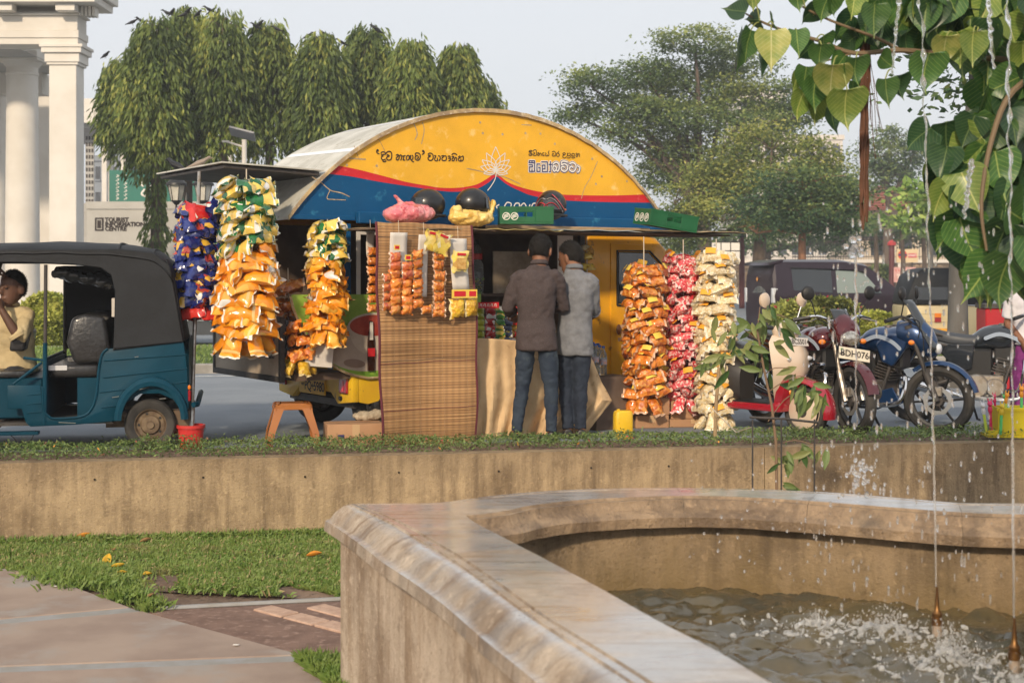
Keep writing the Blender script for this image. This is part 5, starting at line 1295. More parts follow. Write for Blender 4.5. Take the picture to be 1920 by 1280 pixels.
def person(label, loc, J, yaw=0.0, pitch=0.0, roll=0.0, shirt=m_shb, trousers=m_jean, skin=m_skin, sleeve='long', hem=None, tw=1.0, hands=None, skirt=False, feet='shoe', hair_long=False, torso_rot=0.0, untuck=True, beard=False):
    o = thing('person', label, 'person', loc)
    V = {k: Vector(v) for k, v in J.items()}
    HM = Matrix.Translation(V['head']) @ Euler((pitch, roll, yaw), 'ZXY' if False else 'XYZ').to_matrix().to_4x4()
    HM = Matrix.Translation(V['head']) @ Matrix.Rotation(yaw, 4, 'Z') @ Matrix.Rotation(pitch, 4, 'X') @ Matrix.Rotation(roll, 4, 'Y') @ Matrix.Scale(1.09, 4)
    q = MB()
    # torso core, neck, head
    q.loft([ring(V['pelvis'], .10, .07), ring(V['waist'], .095, .065), ring(V['chest'], .11, .07), ring(V['neck'] - Vector((0, 0, .06)), .085, .055), ring(V['neck'] + Vector((0, 0, .02)), .055, .055)])
    q.tube([V['neck'] - Vector((0, 0, .03)), V['neck'].lerp(V['head'], .4), HM @ Vector((0, -.01, -.05))], [.066, .056, .054], 14)
    q.M = HM
    q.loft([[Vector((rx * math.cos(a), oy + ry * math.sin(a), z)) for a in np.linspace(0, 2 * PI, 21)[:-1]] for z, rx, ry, oy in ((-.125, .022, .025, .060), (-.11, .045, .055, .035), (-.075, .062, .080, .012), (-.03, .071, .092, .0), (.02, .076, .097, -.004), (.06, .073, .094, -.008), (.095, .056, .074, -.010), (.115, .03, .04, -.01))])
    q.ell((0, .100, -.022), (.016, .020, .028)); q.tube([(0, .088, .02), (0, .112, -.025)], [.009, .014], 8)           # nose
    q.ell((0, .088, -.072), (.026, .012, .012)); q.ell((0, .085, .012), (.055, .016, .010))
    for s in (-1, 1):
        q.ell((s * .083, -.012, -.014), (.013, .026, .038), 10, 8, (0, 0, s * .35))
    q.M = Matrix()
    for s in 'LR':
        q.tube([V['sh' + s].lerp(V['chest'], .25), V['sh' + s].lerp(V['el' + s], .5), V['el' + s]], [.038, .038, .036], 12)
        q.tube([V['el' + s], V['el' + s].lerp(V['wr' + s], .35), V['wr' + s]], [.036, .037, .027], 12)
        hd, pn, cu, th = (hands or {}).get(s, ((0, 1, -.1), (0, 0, -1), .45, 1 if s == 'R' else -1))
        hand(q, V['wr' + s], hd, pn, cu, th)
        q.tube([V['pelvis'].lerp(V['hip' + s], .6), V['hip' + s], V['kn' + s], V['an' + s]], [.07, .07, .05, .036], 12)
        fd = Vector(J.get('ft' + s, (0, .16, -.05)))
        q.tube([V['an' + s] + Vector((0, -fd.y * .12, -.01)), V['an' + s] + fd * .5 + Vector((0, 0, -.012)), V['an' + s] + fd], [.036, .036, .022], 10)
    bd = q.build('body', skin, o); bake(bd, voxel=.0075, smooth=2)
    for s in (-1, 1):
        e = MB(); e.M = HM; e.ell((s * .031, .082, -.002), (.013, .008, .007)); e.build('eye', m_eye, o)
    h = MB(); h.M = HM
    hz = -.066 if not hair_long else -.10
    rg = []
    for i in range(12):
        t = i / 11; z = hz + (.131 - hz) * t; kk = math.sqrt(max(0, 1 - ((z - .005) / .129) ** 2)) if z > .005 else 1 - .10 * ((z - .005) / .065) ** 2
        front = -.02 + .095 * min(1, max(0, (z - .02) / .05)) if z < .07 else .085 * kk
        r_ = []
        for a in np.linspace(0, 2 * PI, 25)[:-1]:
            sh_k = (.84, .90, .935, .955, .975)[i] if i < 5 else 1.0
            x, y = .0845 * kk * sh_k * math.cos(a), -.012 + .107 * kk * sh_k * math.sin(a)
            y = min(y, front + .01 * noise.noise((x * 60, z * 60, 3)))
            r_.append(Vector((x, y, z)))
        rg.append(r_)
    h.loft(rg); hr = h.build('hair', m_hair, o); bake(hr, disp=[(.006, .012, 2)], sub=1)
    hv = []
    for p in hr.data.polygons:
        for _ in range(5):
            c = p.center + Vector((rnd.gauss(0, .004), rnd.gauss(0, .004), rnd.gauss(0, .004))); n_ = (p.normal + Vector((rnd.gauss(0, .5), rnd.gauss(0, .5), rnd.gauss(-.3, .5)))).normalized(); t_ = n_.orthogonal() * .0011; hv += [c - t_, c + t_, c + n_ * rnd.uniform(.006, .014)]
    fz = raw('hair_strands', np.array([tuple(v) for v in hv]), np.arange(len(hv)).reshape(-1, 3), m_hair, hr); fz['kind'] = 'stuff'
    # shirt
    q = MB(); hz_ = hem if hem is not None else V['pelvis'].z - .06
    w = tw; bot = V['pelvis'].copy(); bot.z = hz_
    if skirt or not untuck: bot = V['pelvis'] + Vector((0, 0, .02))
    tr = torso_rot
    q.loft([ring(bot, .198 * w, .142 * w, rot=tr), ring(V['pelvis'].lerp(V['waist'], .45), .182 * w, .130 * w, rot=tr), ring(V['waist'], .165 * w, .112 * w, rot=tr), ring(V['waist'].lerp(V['chest'], .55), .178 * w, .118 * w, rot=tr), ring(V['chest'], .188 * w, .122 * w, rot=tr), ring(V['chest'].lerp(V['neck'], .45), .170 * w, .108 * w, rot=tr), ring(V['chest'].lerp(V['neck'], .75), .120 * w, .090 * w, rot=tr), ring(V['neck'] + Vector((0, 0, .005)), .075, .072)])
    for s in 'LR':
        sh, el, wr = V['sh' + s], V['el' + s], V['wr' + s]
        q.ell(sh + (V['neck'] - sh) * .25, (.075, .075, .055))
        if sleeve == 'long': q.tube([sh.lerp(V['neck'], .25), sh, sh.lerp(el, .5), el, el.lerp(wr, .42)], [.052, .058, .055, .051, .046], 14)
        elif sleeve == 'rolled': q.tube([sh.lerp(V['neck'], .25), sh, sh.lerp(el, .5), el, el.lerp(wr, .12)], [.058, .062, .062, .060, .062], 14)
        else: q.tube([sh.lerp(V['neck'], .25), sh, sh.lerp(el, .45), sh.lerp(el, .80)], [.06, .072, .066, .066], 14)
    st = q.build('shirt', shirt, o); bake(st, voxel=.009, smooth=16, disp=[(.020, .13, 2), (.013, .10, 'fold')])
    q = MB(); cr_ = []
    for a in np.linspace(0, 2 * PI, 19): cr_.append(V['neck'] + Vector((.066 * math.cos(a), .066 * math.sin(a), .022 - .012 * math.sin(a))))
    q.tube(cr_, .010, 8, flat=1.9); q.build('collar', shirt, o)
    if sleeve in ('long', 'rolled'):
        for s in 'LR':
            f = .42 if sleeve == 'long' else .12; c = V['el' + s].lerp(V['wr' + s], f); d = (V['wr' + s] - V['el' + s]).normalized()
            q = MB(); q.tube([c - d * .025, c, c + d * .012], [.056, .058, .054] if sleeve == 'long' else [.066, .068, .06], 14); q.build('cuff', shirt, o)
    q = MB()
    if skirt:
        q.loft([ring(V['pelvis'] + Vector((0, 0, .05)), .16, .11), ring(V['pelvis'] - Vector((0, 0, .1)), .185, .14), ring((V['pelvis'].x, V['pelvis'].y, .45), .20, .16), ring((V['pelvis'].x, V['pelvis'].y, .12), .21, .17)])
    else:
        q.loft([ring(V['pelvis'] + Vector((0, 0, .06)), .115, .080), ring(V['pelvis'], .135, .092), ring(V['hipL'].lerp(V['hipR'], .5) - Vector((0, 0, .03)), .138, .098)])
        for s in 'LR':
            hp, kn, an = V['hip' + s], V['kn' + s], V['an' + s]
            q.tube([hp + Vector((0, 0, .0)), hp.lerp(kn, .3), hp.lerp(kn, .75), kn, kn.lerp(an, .3), kn.lerp(an, .7), an + Vector((0, 0, .0))], [.076, .080, .067, .059, .058, .050, .048], 16)
    tr_ = q.build('skirt' if skirt else 'trousers', trousers, o); bake(tr_, voxel=.010, smooth=3, disp=[(.012, .07, 2), (.009, .06, 'fold')])
    if feet == 'shoe':
        for s in 'LR':
            fd = Vector(J.get('ft' + s, (0, .16, -.05))); an = V['an' + s]
            q = MB(); q.tube([an + Vector((0, -fd.y * .25, -.035)), an + fd * .4 + Vector((0, 0, -.02)), an + fd * 1.15 + Vector((0, 0, -.0))], [.042, .046, .032], 12)
            sh_ = q.build('shoe', m_black, o); bake(sh_, voxel=.012, smooth=2)
    return o
x0 = (1003 - 960) / F * 11.85
person('man in a dark brown patterned shirt and faded jeans standing at the counter, back turned', (x0, 11.85, 0),
       dict(head=(.050, .080, 1.580), neck=(.035, .0, 1.455), chest=(.012, -.01, 1.27), waist=(.012, .0, 1.00), pelvis=(.015, .0, .83), shL=(-.160, .0, 1.345), shR=(.195, .0, 1.345), elL=(-.222, .03, 1.10), elR=(.245, .07, 1.10),
            wrL=(-.17, .26, 1.03), wrR=(.12, .28, 1.12), hipL=(-.075, .0, .78), hipR=(.10, .0, .78), knL=(-.105, .02, .43), knR=(.135, .0, .43), anL=(-.155, .0, .075), anR=(.135, -.02, .075), ftL=(-.03, .15, -.04), ftR=(.03, .15, -.04)), yaw=-.35, pitch=-.35, roll=0, sleeve='long', hem=.75, tw=.90)
x1 = (1077 - 960) / F * 12.05
person('younger man in a short-sleeved grey shirt and dark jeans leaning in beside him', (x1, 12.05, 0),
       dict(head=(-.030, .085, 1.525), neck=(.0, -.01, 1.42), chest=(.015, -.02, 1.24), waist=(.01, -.01, .98), pelvis=(-.005, .0, .82), shL=(-.15, .05, 1.305), shR=(.15, -.05, 1.32), elL=(-.20, .20, 1.12), elR=(.165, .06, 1.08),
            wrL=(-.08, .34, 1.10), wrR=(.135, .28, 1.04), hipL=(-.08, .02, .77), hipR=(.065, -.02, .77), knL=(-.075, .04, .42), knR=(.05, .0, .42), anL=(-.055, .0, .075), anR=(.055, -.02, .075)), yaw=.95, pitch=-.30, shirt=m_shg, trousers=m_jean2, sleeve='rolled', hem=.70, tw=.84, torso_rot=-.3)
# driver sitting sideways in the blue three-wheeler
xd = (22 - 960) / F * 11.35
person('driver in a cream shirt sitting sideways in the blue three-wheeler, one arm raised', (xd, 11.35, 0),
       dict(head=(.015, -.03, 1.275), neck=(-.02, .02, 1.12), chest=(-.02, .04, .95), waist=(-.01, .08, .76), pelvis=(-.02, .12, .58), shL=(.13, .0, 1.06), shR=(-.19, .02, 1.08), elL=(.125, -.20, .885), elR=(-.30, -.10, 1.22),
            wrL=(.0, -.22, 1.10), wrR=(-.10, -.18, 1.395), hipL=(.06, .06, .56), hipR=(-.12, .06, .56), knL=(.06, -.24, .60), knR=(-.16, -.24, .60), anL=(-.01, -.23, .24), anR=(-.12, -.23, .24), ftL=(-.01, -.13, -.03), ftR=(-.03, -.13, -.03)),
       yaw=PI - .5, pitch=-.05, shirt=m_shc, trousers=m_char, skin=m_skin2, sleeve='rolled', tw=.95, hands={'L': ((-.25, .15, 1), (-1, .3, 0), .75, 1), 'R': ((1, .1, .25), (0, -.2, -1), .85, -1)}, feet='bare', untuck=False)
xw = (1932 - 960) / F * 13.0
person('person in a white top and purple skirt at the far edge beside the motorbikes', (xw, 13.0, 0),
       dict(head=(.02, .0, 1.42), neck=(.02, .0, 1.28), chest=(.02, .0, 1.10), waist=(.02, .0, .87), pelvis=(.02, .0, .72), shL=(-.15, .0, 1.18), shR=(.19, .0, 1.18), elL=(-.20, .03, .93), elR=(.24, .0, .92), wrL=(-.12, -.12, .78), wrR=(.2, -.12, .72),
            hipL=(-.06, .0, .66), hipR=(.1, .0, .66), knL=(-.06, -.02, .38), knR=(.1, -.02, .38), anL=(-.06, .02, .07), anR=(.1, .02, .07), ftL=(0, -.15, -.03), ftR=(0, -.15, -.03)), yaw=PI - .3, shirt=m_shw, trousers=m_purple, sleeve='short', skirt=True, feet='bare', hair_long=True, hands={'L': ((.2, -.4, -1), (1, 0, 0), .4, 1), 'R': ((-.1, -.3, -1), (-1, 0, 0), .4, -1)})
# ================================================================ BLUE THREE-WHEELER
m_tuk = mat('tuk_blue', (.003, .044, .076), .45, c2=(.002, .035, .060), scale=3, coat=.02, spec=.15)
m_canvas = mat('black_canvas', (.010, .0115, .014), .6, spec=.35, c2=(.015, .017, .021), scale=4, bump=.15, bscale=20)
m_vinyl = mat('black_vinyl', (.018, .018, .019), .3, c2=(.03, .03, .032), scale=7, bump=.3, bscale=25, coat=.2)
m_rust = mat('rusty_rim', (.20, .145, .09), .6, .3, c2=(.10, .065, .04), scale=9)
tk0 = G(283, 842)
tuk = thing('three_wheeler', 'blue three-wheeler taxi with black canvas hood parked by the verge', 'three-wheeler', (tk0.x, tk0.y, 0), R(191))
def kx(px): return (283 - px) / 237
def kz(py): return (842 - py) / 237
def kp(l): return [(kx(a), kz(b)) for a, b in l]
YN, YF = .10, -1.20
body = kp([(207, 652), (343, 637), (350, 690), (353, 765), (338, 768), (325, 748), (300, 736), (265, 736), (240, 752), (228, 785), (150, 791), (70, 793), (62, 785), (55, 760), (30, 760), (30, 717), (88, 717), (92, 765), (103, 775), (115, 779), (160, 776), (178, 762), (187, 735), (191, 690), (197, 665)])
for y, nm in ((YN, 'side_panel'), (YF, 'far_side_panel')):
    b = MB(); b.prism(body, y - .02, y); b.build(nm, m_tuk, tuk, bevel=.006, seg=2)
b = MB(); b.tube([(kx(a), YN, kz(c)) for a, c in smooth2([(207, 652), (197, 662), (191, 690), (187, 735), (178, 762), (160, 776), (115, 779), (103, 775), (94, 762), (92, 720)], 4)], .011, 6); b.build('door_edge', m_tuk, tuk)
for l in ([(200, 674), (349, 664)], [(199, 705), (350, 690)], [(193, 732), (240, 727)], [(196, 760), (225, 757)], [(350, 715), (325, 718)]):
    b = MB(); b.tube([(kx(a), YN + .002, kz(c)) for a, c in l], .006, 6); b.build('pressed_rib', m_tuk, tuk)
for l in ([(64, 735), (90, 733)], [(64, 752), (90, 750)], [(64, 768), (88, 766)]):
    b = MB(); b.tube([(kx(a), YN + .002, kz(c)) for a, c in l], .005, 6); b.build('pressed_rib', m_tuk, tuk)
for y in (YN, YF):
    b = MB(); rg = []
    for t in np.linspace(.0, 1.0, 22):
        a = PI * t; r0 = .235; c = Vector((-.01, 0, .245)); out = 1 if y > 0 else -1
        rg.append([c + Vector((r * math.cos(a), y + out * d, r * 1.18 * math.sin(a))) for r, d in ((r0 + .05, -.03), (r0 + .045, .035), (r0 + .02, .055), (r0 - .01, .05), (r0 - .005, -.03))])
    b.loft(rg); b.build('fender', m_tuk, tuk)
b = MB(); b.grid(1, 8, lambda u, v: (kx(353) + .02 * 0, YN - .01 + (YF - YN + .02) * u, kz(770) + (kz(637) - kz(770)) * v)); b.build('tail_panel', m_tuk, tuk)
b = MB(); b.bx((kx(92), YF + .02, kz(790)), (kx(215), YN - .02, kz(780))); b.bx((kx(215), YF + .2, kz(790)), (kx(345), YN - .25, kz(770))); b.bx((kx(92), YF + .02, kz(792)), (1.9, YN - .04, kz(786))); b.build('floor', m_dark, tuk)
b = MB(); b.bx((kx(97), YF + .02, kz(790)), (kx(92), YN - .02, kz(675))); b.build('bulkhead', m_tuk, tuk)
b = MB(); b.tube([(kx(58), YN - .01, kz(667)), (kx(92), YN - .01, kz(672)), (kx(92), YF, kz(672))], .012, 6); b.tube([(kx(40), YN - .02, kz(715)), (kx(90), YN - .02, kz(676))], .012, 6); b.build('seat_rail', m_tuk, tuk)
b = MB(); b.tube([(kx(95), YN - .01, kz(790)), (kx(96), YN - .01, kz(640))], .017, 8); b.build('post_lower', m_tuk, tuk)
b = MB(); b.tube([(kx(96), YN - .01, kz(645)), (kx(97), YN - .01, kz(497))], .014, 8); b.build('post_upper', m_dark, tuk)
b = MB(); b.tube([(kx(96), YF + .01, kz(790)), (kx(97), YF + .01, kz(497))], .016, 8); b.build('post_upper', m_dark, tuk)
# hood
b = MB(); b.prism(kp([(97, 497), (97, 665), (195, 680), (222, 655), (222, 510), (150, 497)]), YF + .002, YF + .012); b.build('far_curtain', m_canvas, tuk)
b = MB(); b.bx((kx(97), YF + .02, kz(776)), (kx(190), YF + .03, kz(680))); b.build('far_door_panel', m_tuk, tuk)
can_ = kp([(-260, 470), (60, 469), (230, 468), (288, 474), (318, 497), (326, 540), (343, 640), (217, 652), (219, 600), (220, 545), (213, 516), (195, 503), (150, 497), (60, 493), (-260, 493)])
for y in (YN + .012, YF - .012):
    b = MB(); b.prism(can_, y - .012, y + .012); b.build('hood_side', m_canvas, tuk, bevel=.006)
yc, hw = (YN + YF) / 2, (YN - YF) / 2 + .03
def ztop(x): return float(np.interp(x, [kx(343), kx(330), kx(318), kx(300), kx(285), kx(250), kx(215), kx(120), kx(0), kx(-260)], [kz(560), kz(515), kz(494), kz(476), kz(468), kz(461), kz(457), kz(454), kz(458), kz(470)]))
b = MB(); b.grid(50, 20, lambda u, v: (kx(326) + (kx(-260) - kx(326)) * u, yc + hw * (2 * v - 1), ztop(kx(326) + (kx(-260) - kx(326)) * u) - .09 * abs(2 * v - 1) ** 5 + .012 * noise.noise((u * 9, v * 5, 0)))); o = b.build('hood_top', m_canvas, tuk); bake(o, solid=.014)
b = MB(); b.grid(8, 12, lambda u, v: (float(np.interp(v, [0, .7, .85, 1], [kx(344), kx(326), kx(319), kx(312)])) - .012 * math.sin(PI * u), YN + (YF - YN) * u, kz(640) + (kz(487) - kz(640)) * v)); o = b.build('hood_back', m_canvas, tuk); bake(o, solid=.01)
for xx in (226, 288):
    b = MB(); b.tube([(kx(xx), yc + hw * (2 * v - 1), ztop(kx(xx)) - .09 * abs(2 * v - 1) ** 5 + .010) for v in np.linspace(0, 1, 21)] + [(kx(xx), YF, kz(500))], .010, 6); b.build('hood_bow', m_canvas, tuk)
# seats
b = MB(); b.bx((kx(190), YF + .08, kz(706)), (kx(99), YN - .10, kz(682))); b.build('rear_seat', m_vinyl, tuk, bevel=.03, seg=3)
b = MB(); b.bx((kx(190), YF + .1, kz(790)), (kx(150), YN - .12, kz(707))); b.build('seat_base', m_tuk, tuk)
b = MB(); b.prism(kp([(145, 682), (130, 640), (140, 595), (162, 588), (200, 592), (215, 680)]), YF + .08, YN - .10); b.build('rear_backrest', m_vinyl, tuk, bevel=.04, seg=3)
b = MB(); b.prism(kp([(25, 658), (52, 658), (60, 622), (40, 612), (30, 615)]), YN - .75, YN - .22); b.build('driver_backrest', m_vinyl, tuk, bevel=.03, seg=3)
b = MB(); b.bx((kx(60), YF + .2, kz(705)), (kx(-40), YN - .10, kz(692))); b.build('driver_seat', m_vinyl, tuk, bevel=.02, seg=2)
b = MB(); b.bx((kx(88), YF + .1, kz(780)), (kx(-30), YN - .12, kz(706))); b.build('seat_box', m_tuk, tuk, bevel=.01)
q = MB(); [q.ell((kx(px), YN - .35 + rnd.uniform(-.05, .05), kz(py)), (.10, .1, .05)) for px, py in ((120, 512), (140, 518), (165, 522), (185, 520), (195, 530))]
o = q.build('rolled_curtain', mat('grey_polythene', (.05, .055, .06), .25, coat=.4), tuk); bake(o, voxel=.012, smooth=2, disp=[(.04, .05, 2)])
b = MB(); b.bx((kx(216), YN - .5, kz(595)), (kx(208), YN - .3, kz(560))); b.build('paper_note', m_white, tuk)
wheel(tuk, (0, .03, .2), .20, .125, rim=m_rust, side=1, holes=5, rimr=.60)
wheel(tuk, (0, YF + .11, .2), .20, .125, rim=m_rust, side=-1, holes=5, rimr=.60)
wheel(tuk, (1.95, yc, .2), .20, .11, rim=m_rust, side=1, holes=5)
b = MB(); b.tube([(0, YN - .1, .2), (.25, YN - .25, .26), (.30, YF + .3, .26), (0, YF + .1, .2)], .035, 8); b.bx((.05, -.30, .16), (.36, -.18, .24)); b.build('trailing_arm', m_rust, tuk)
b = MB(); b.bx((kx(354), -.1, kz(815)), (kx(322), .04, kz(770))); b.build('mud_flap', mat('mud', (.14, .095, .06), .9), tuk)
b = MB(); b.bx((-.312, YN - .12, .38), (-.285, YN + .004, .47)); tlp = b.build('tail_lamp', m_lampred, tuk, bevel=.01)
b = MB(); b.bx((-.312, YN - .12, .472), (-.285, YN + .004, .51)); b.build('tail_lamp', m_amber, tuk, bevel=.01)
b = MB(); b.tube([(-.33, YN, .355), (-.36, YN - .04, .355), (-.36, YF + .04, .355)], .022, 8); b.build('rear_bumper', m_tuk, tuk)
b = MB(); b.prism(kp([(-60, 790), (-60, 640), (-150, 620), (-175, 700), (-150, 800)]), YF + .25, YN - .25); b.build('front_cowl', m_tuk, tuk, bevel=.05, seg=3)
b = MB(); b.tube([(1.42, YN - .15, .9), (1.30, YN - .05, 1.5), (1.30, YF + .05, 1.5), (1.42, YF + .15, .9), (1.42, YN - .15, .9)], .014, 6); b.build('windscreen_frame', m_dark, tuk)
b = MB(); b.tube([(kx(35), YN + .01, kz(806)), (kx(55), YN + .02, kz(824)), (kx(72), YN + .01, kz(816)), (kx(80), YN, kz(800))], .004, 5); b.build('loose_cable', m_black, tuk)
for pts in ([(215, 742), (228, 739)], [(265, 727), (280, 724)], [(300, 745), (312, 744)], [(255, 668), (262, 667)], [(120, 786), (150, 788)]):
    b = MB(); b.tube([(kx(a), YN + .004 + (.055 if 725 < c < 750 and a > 225 else 0), kz(c)) for a, c in pts], .003, 4); b.build('paint_scratch', mat('bare_metal', (.22, .22, .2), .6), tuk)
b = MB(); b.tube([(kx(a), YN + .008, kz(c)) for a, c in ((216, 653), (280, 646), (343, 639))], .007, 6); b.build('hood_trim', m_black, tuk)
b = MB(); b.bx((kx(132), YN - .11, kz(692)), (kx(99), YN - .098, kz(683))); b.build('seat_tape', m_clear, tuk)
b = MB(); b.bx((kx(85), YN - .08, kz(808)), (kx(-120), YN + .02, kz(802))); b.build('running_board', m_tuk, tuk, bevel=.004)

# ================================================================ CARS
def car(name, label, loc, rz, L, Wd, st, glass, paint_m, rimm, axles, wr, lamps=True):
    """st: stations (s, zbot, zbelt, ztop, halfwidth, top inset)"""
    o = thing(name, label, 'car', loc, rz)
    b = MB(); rg = []; hw = Wd / 2
    def sect(s):
        c = [float(np.interp(s, [k[0] for k in st], [k[i] for k in st])) for i in range(1, 6)]
        return c
    def side(s, z):
        zb, zl, zt, h, ins = sect(s)
        if z <= zl: return h - .05 * ((zl - z) / max(zl - zb, .01)) ** 2 * 1.0
        return h - ins * ((z - zl) / max(zt - zl, .02)) ** 1.3
    N_ = 60
    for i in range(N_ + 1):
        s = st[0][0] + (st[-1][0] - st[0][0]) * i / N_
        zb, zl, zt, h, ins = sect(s); r_ = []
        zz = [zb, zb + .08, (zb + zl) / 2, zl - .03, zl, zl + (zt - zl) * .35, zl + (zt - zl) * .7, zt - .03 * (zt > zl + .05)]
        for z in zz: r_.append(Vector((s, hw - side(s, z), z)))
        for t in np.linspace(.08, .92, 9):
            y0 = hw - side(s, zt); r_.append(Vector((s, y0 + (Wd - 2 * y0) * t, zt + .03 * math.sin(PI * t))))
        for z in reversed(zz): r_.append(Vector((s, hw + side(s, z), z)))
        rg.append(r_)
    b.loft(rg); b.build('body', paint_m, o, sharp=28)
    for nm, pts in glass:
        for sg in (0, 1):
            q = MB(); n = len(pts); ps = []
            ctr = (sum(p[0] for p in pts) / n, sum(p[1] for p in pts) / n)
            rings_ = []
            for k in (0, .5, 1.0):
                rings_.append([Vector((ctr[0] + (p[0] - ctr[0]) * k, 0, ctr[1] + (p[1] - ctr[1]) * k)) for p in pts])
            vs = []
            for r_ in rings_:
                for p in r_:
                    y = hw - side(p.x, p.z) - .006; p.y = y if sg == 0 else Wd - y
            q.loft(rings_[::-1] if sg else rings_, cap=False); q.build(nm, m_glass if 'front' not in nm else m_clearglass, o)
    for s in axles:
        for y, sd2 in ((.09, -1), (Wd - .09, 1)):
            wheel(o, (s, y, wr), wr, .17, rim=rimm, side=sd2, holes=6, rimr=.66)
            q = MB(); q.lathe([(wr * 1.14, -.02), (wr * 1.14, .02)], 30, (s, y + sd2 * .078, wr + .015), 'Y'); q.build('wheel_arch', m_black, o)
    return o
m_clearglass = mat('tinted_glass', (.20, .24, .22), .06, spec=.7, coat=.5, coatr=.02)
m_purp = mat('dark_purple_paint', (.020, .012, .020), .34, metal=0, spec=.3, coat=.35, coatr=.04, c2=(.026, .016, .026), scale=2)
m_alloy = mat('alloy', (.50, .50, .50), .3, .8)
Dw = 28.6; xw_ = (1452 - 960) / F * Dw
wag = car('wagon_car', 'dark purple tall wagon car on the far road behind the motorbikes', (xw_, Dw, 0), R(14), 3.4, 1.48,
          [(0, .32, .98, 1.40, .70, .06), (.06, .24, .98, 1.63, .735, .10), (.3, .20, .98, 1.68, .74, .11), (1.6, .20, .98, 1.68, .74, .12), (2.1, .20, .98, 1.60, .74, .13), (2.55, .20, .98, 1.30, .74, .12), (2.85, .22, .97, 1.05, .73, .08), (3.2, .24, .88, .93, .70, .05), (3.36, .3, .74, .80, .62, .03), (3.42, .36, .6, .66, .55, .02)],
          [('rear_side_window', [(.42, 1.08), (1.28, 1.02), (1.28, 1.50), (.40, 1.52)]), ('front_side_window', [(1.38, 1.02), (2.38, 1.02), (2.02, 1.42), (1.80, 1.49), (1.38, 1.50)])], m_purp, m_alloy, (.55, 2.75), .285)
b = MB(); b.grid(6, 6, lambda u, v: (-.012 + .04 * v + .03 * (2 * u - 1) ** 2, .16 + 1.16 * u + .06 * v * (1 - 2 * u), 1.02 + .50 * v)); b.build('rear_window', mat('rear_glass', (.10, .11, .115), .06, spec=.8, coat=.6, coatr=.02), wag)
b = MB(); b.loft([[Vector((-.07 - .03 * math.sin(PI * t), .10 + 1.28 * t, 1.58)), Vector((-.05, .10 + 1.28 * t, 1.64)), Vector((.25, .12 + 1.24 * t, 1.70)), Vector((.25, .12 + 1.24 * t, 1.66))] for t in np.linspace(0, 1, 9)]); b.build('spoiler', m_purp, wag)
for y0, y1 in ((.015, .13), (1.35, 1.465)):
    b = MB(); b.loft([[Vector((x, y, z)) for x, y in ((-.02, y0 + .02), (-.02, y1), (.09, y1), (.09, y0))] for z in (.82, 1.12)]); b.build('tail_lamp', m_clear, wag, bevel=.01)
b = MB(); b.box((-.022, .80, 1.30), (.004, .07, .07), (R(45), 0, 0)); b.build('warning_sticker', mat('sticker_orange', (.65, .30, .08), .5), wag)
for s in (.55, 1.42):
    b = MB(); b.ell((s, -.018, .90), (.11, .02, .03)); b.build('door_handle', m_black, wag)
for s in (1.32, .36, 2.42):
    b = MB(); b.bx((s, -.004, .35), (s + .008, .02, 1.0)); b.build('door_gap', m_black, wag)
b = MB(); b.ell((2.22, -.10, 1.10), (.06, .09, .07)); b.build('door_mirror', m_purp, wag)
b = MB(); b.ell((3.15, .06, .78), (.16, .05, .07), rot=(0, .25, .3)); b.build('headlamp', m_clear, wag)
b = MB(); b.prism([(.38, 1.54), (2.02, 1.46), (2.0, 1.42), (1.8, 1.49), (.38, 1.515)], .045, .06); b.build('rain_visor', m_black, wag)
m_silv = mat('grey_car_paint', (.09, .095, .10), .3, metal=.4, coat=.8, coatr=.05)
Ds = 27.5; xs_ = (205 - 960) / F * Ds
sed = car('saloon_car', 'dark grey saloon car on the far road behind the blue three-wheeler', (xs_, Ds, 0), R(3), 4.3, 1.70,
          [(0, .35, .80, .86, .70, .05), (.1, .25, .88, .98, .82, .06), (.8, .22, .92, 1.02, .85, .1), (1.3, .22, .92, 1.38, .85, .2), (2.0, .22, .92, 1.46, .85, .22), (2.7, .22, .92, 1.36, .85, .2), (3.2, .22, .90, .98, .85, .1), (4.1, .26, .74, .82, .80, .05), (4.3, .36, .6, .66, .6, .03)],
          [('rear_side_window', [(1.15, .97), (1.95, .97), (1.95, 1.34), (1.4, 1.32)]), ('front_side_window', [(2.03, .97), (3.0, .97), (2.65, 1.28), (2.03, 1.34)])], m_silv, m_alloy, (.85, 3.45), .30)
b = MB(); b.bx((.1, -.006, .50), (4.0, .012, .53)); b.build('side_trim', m_clear, sed)

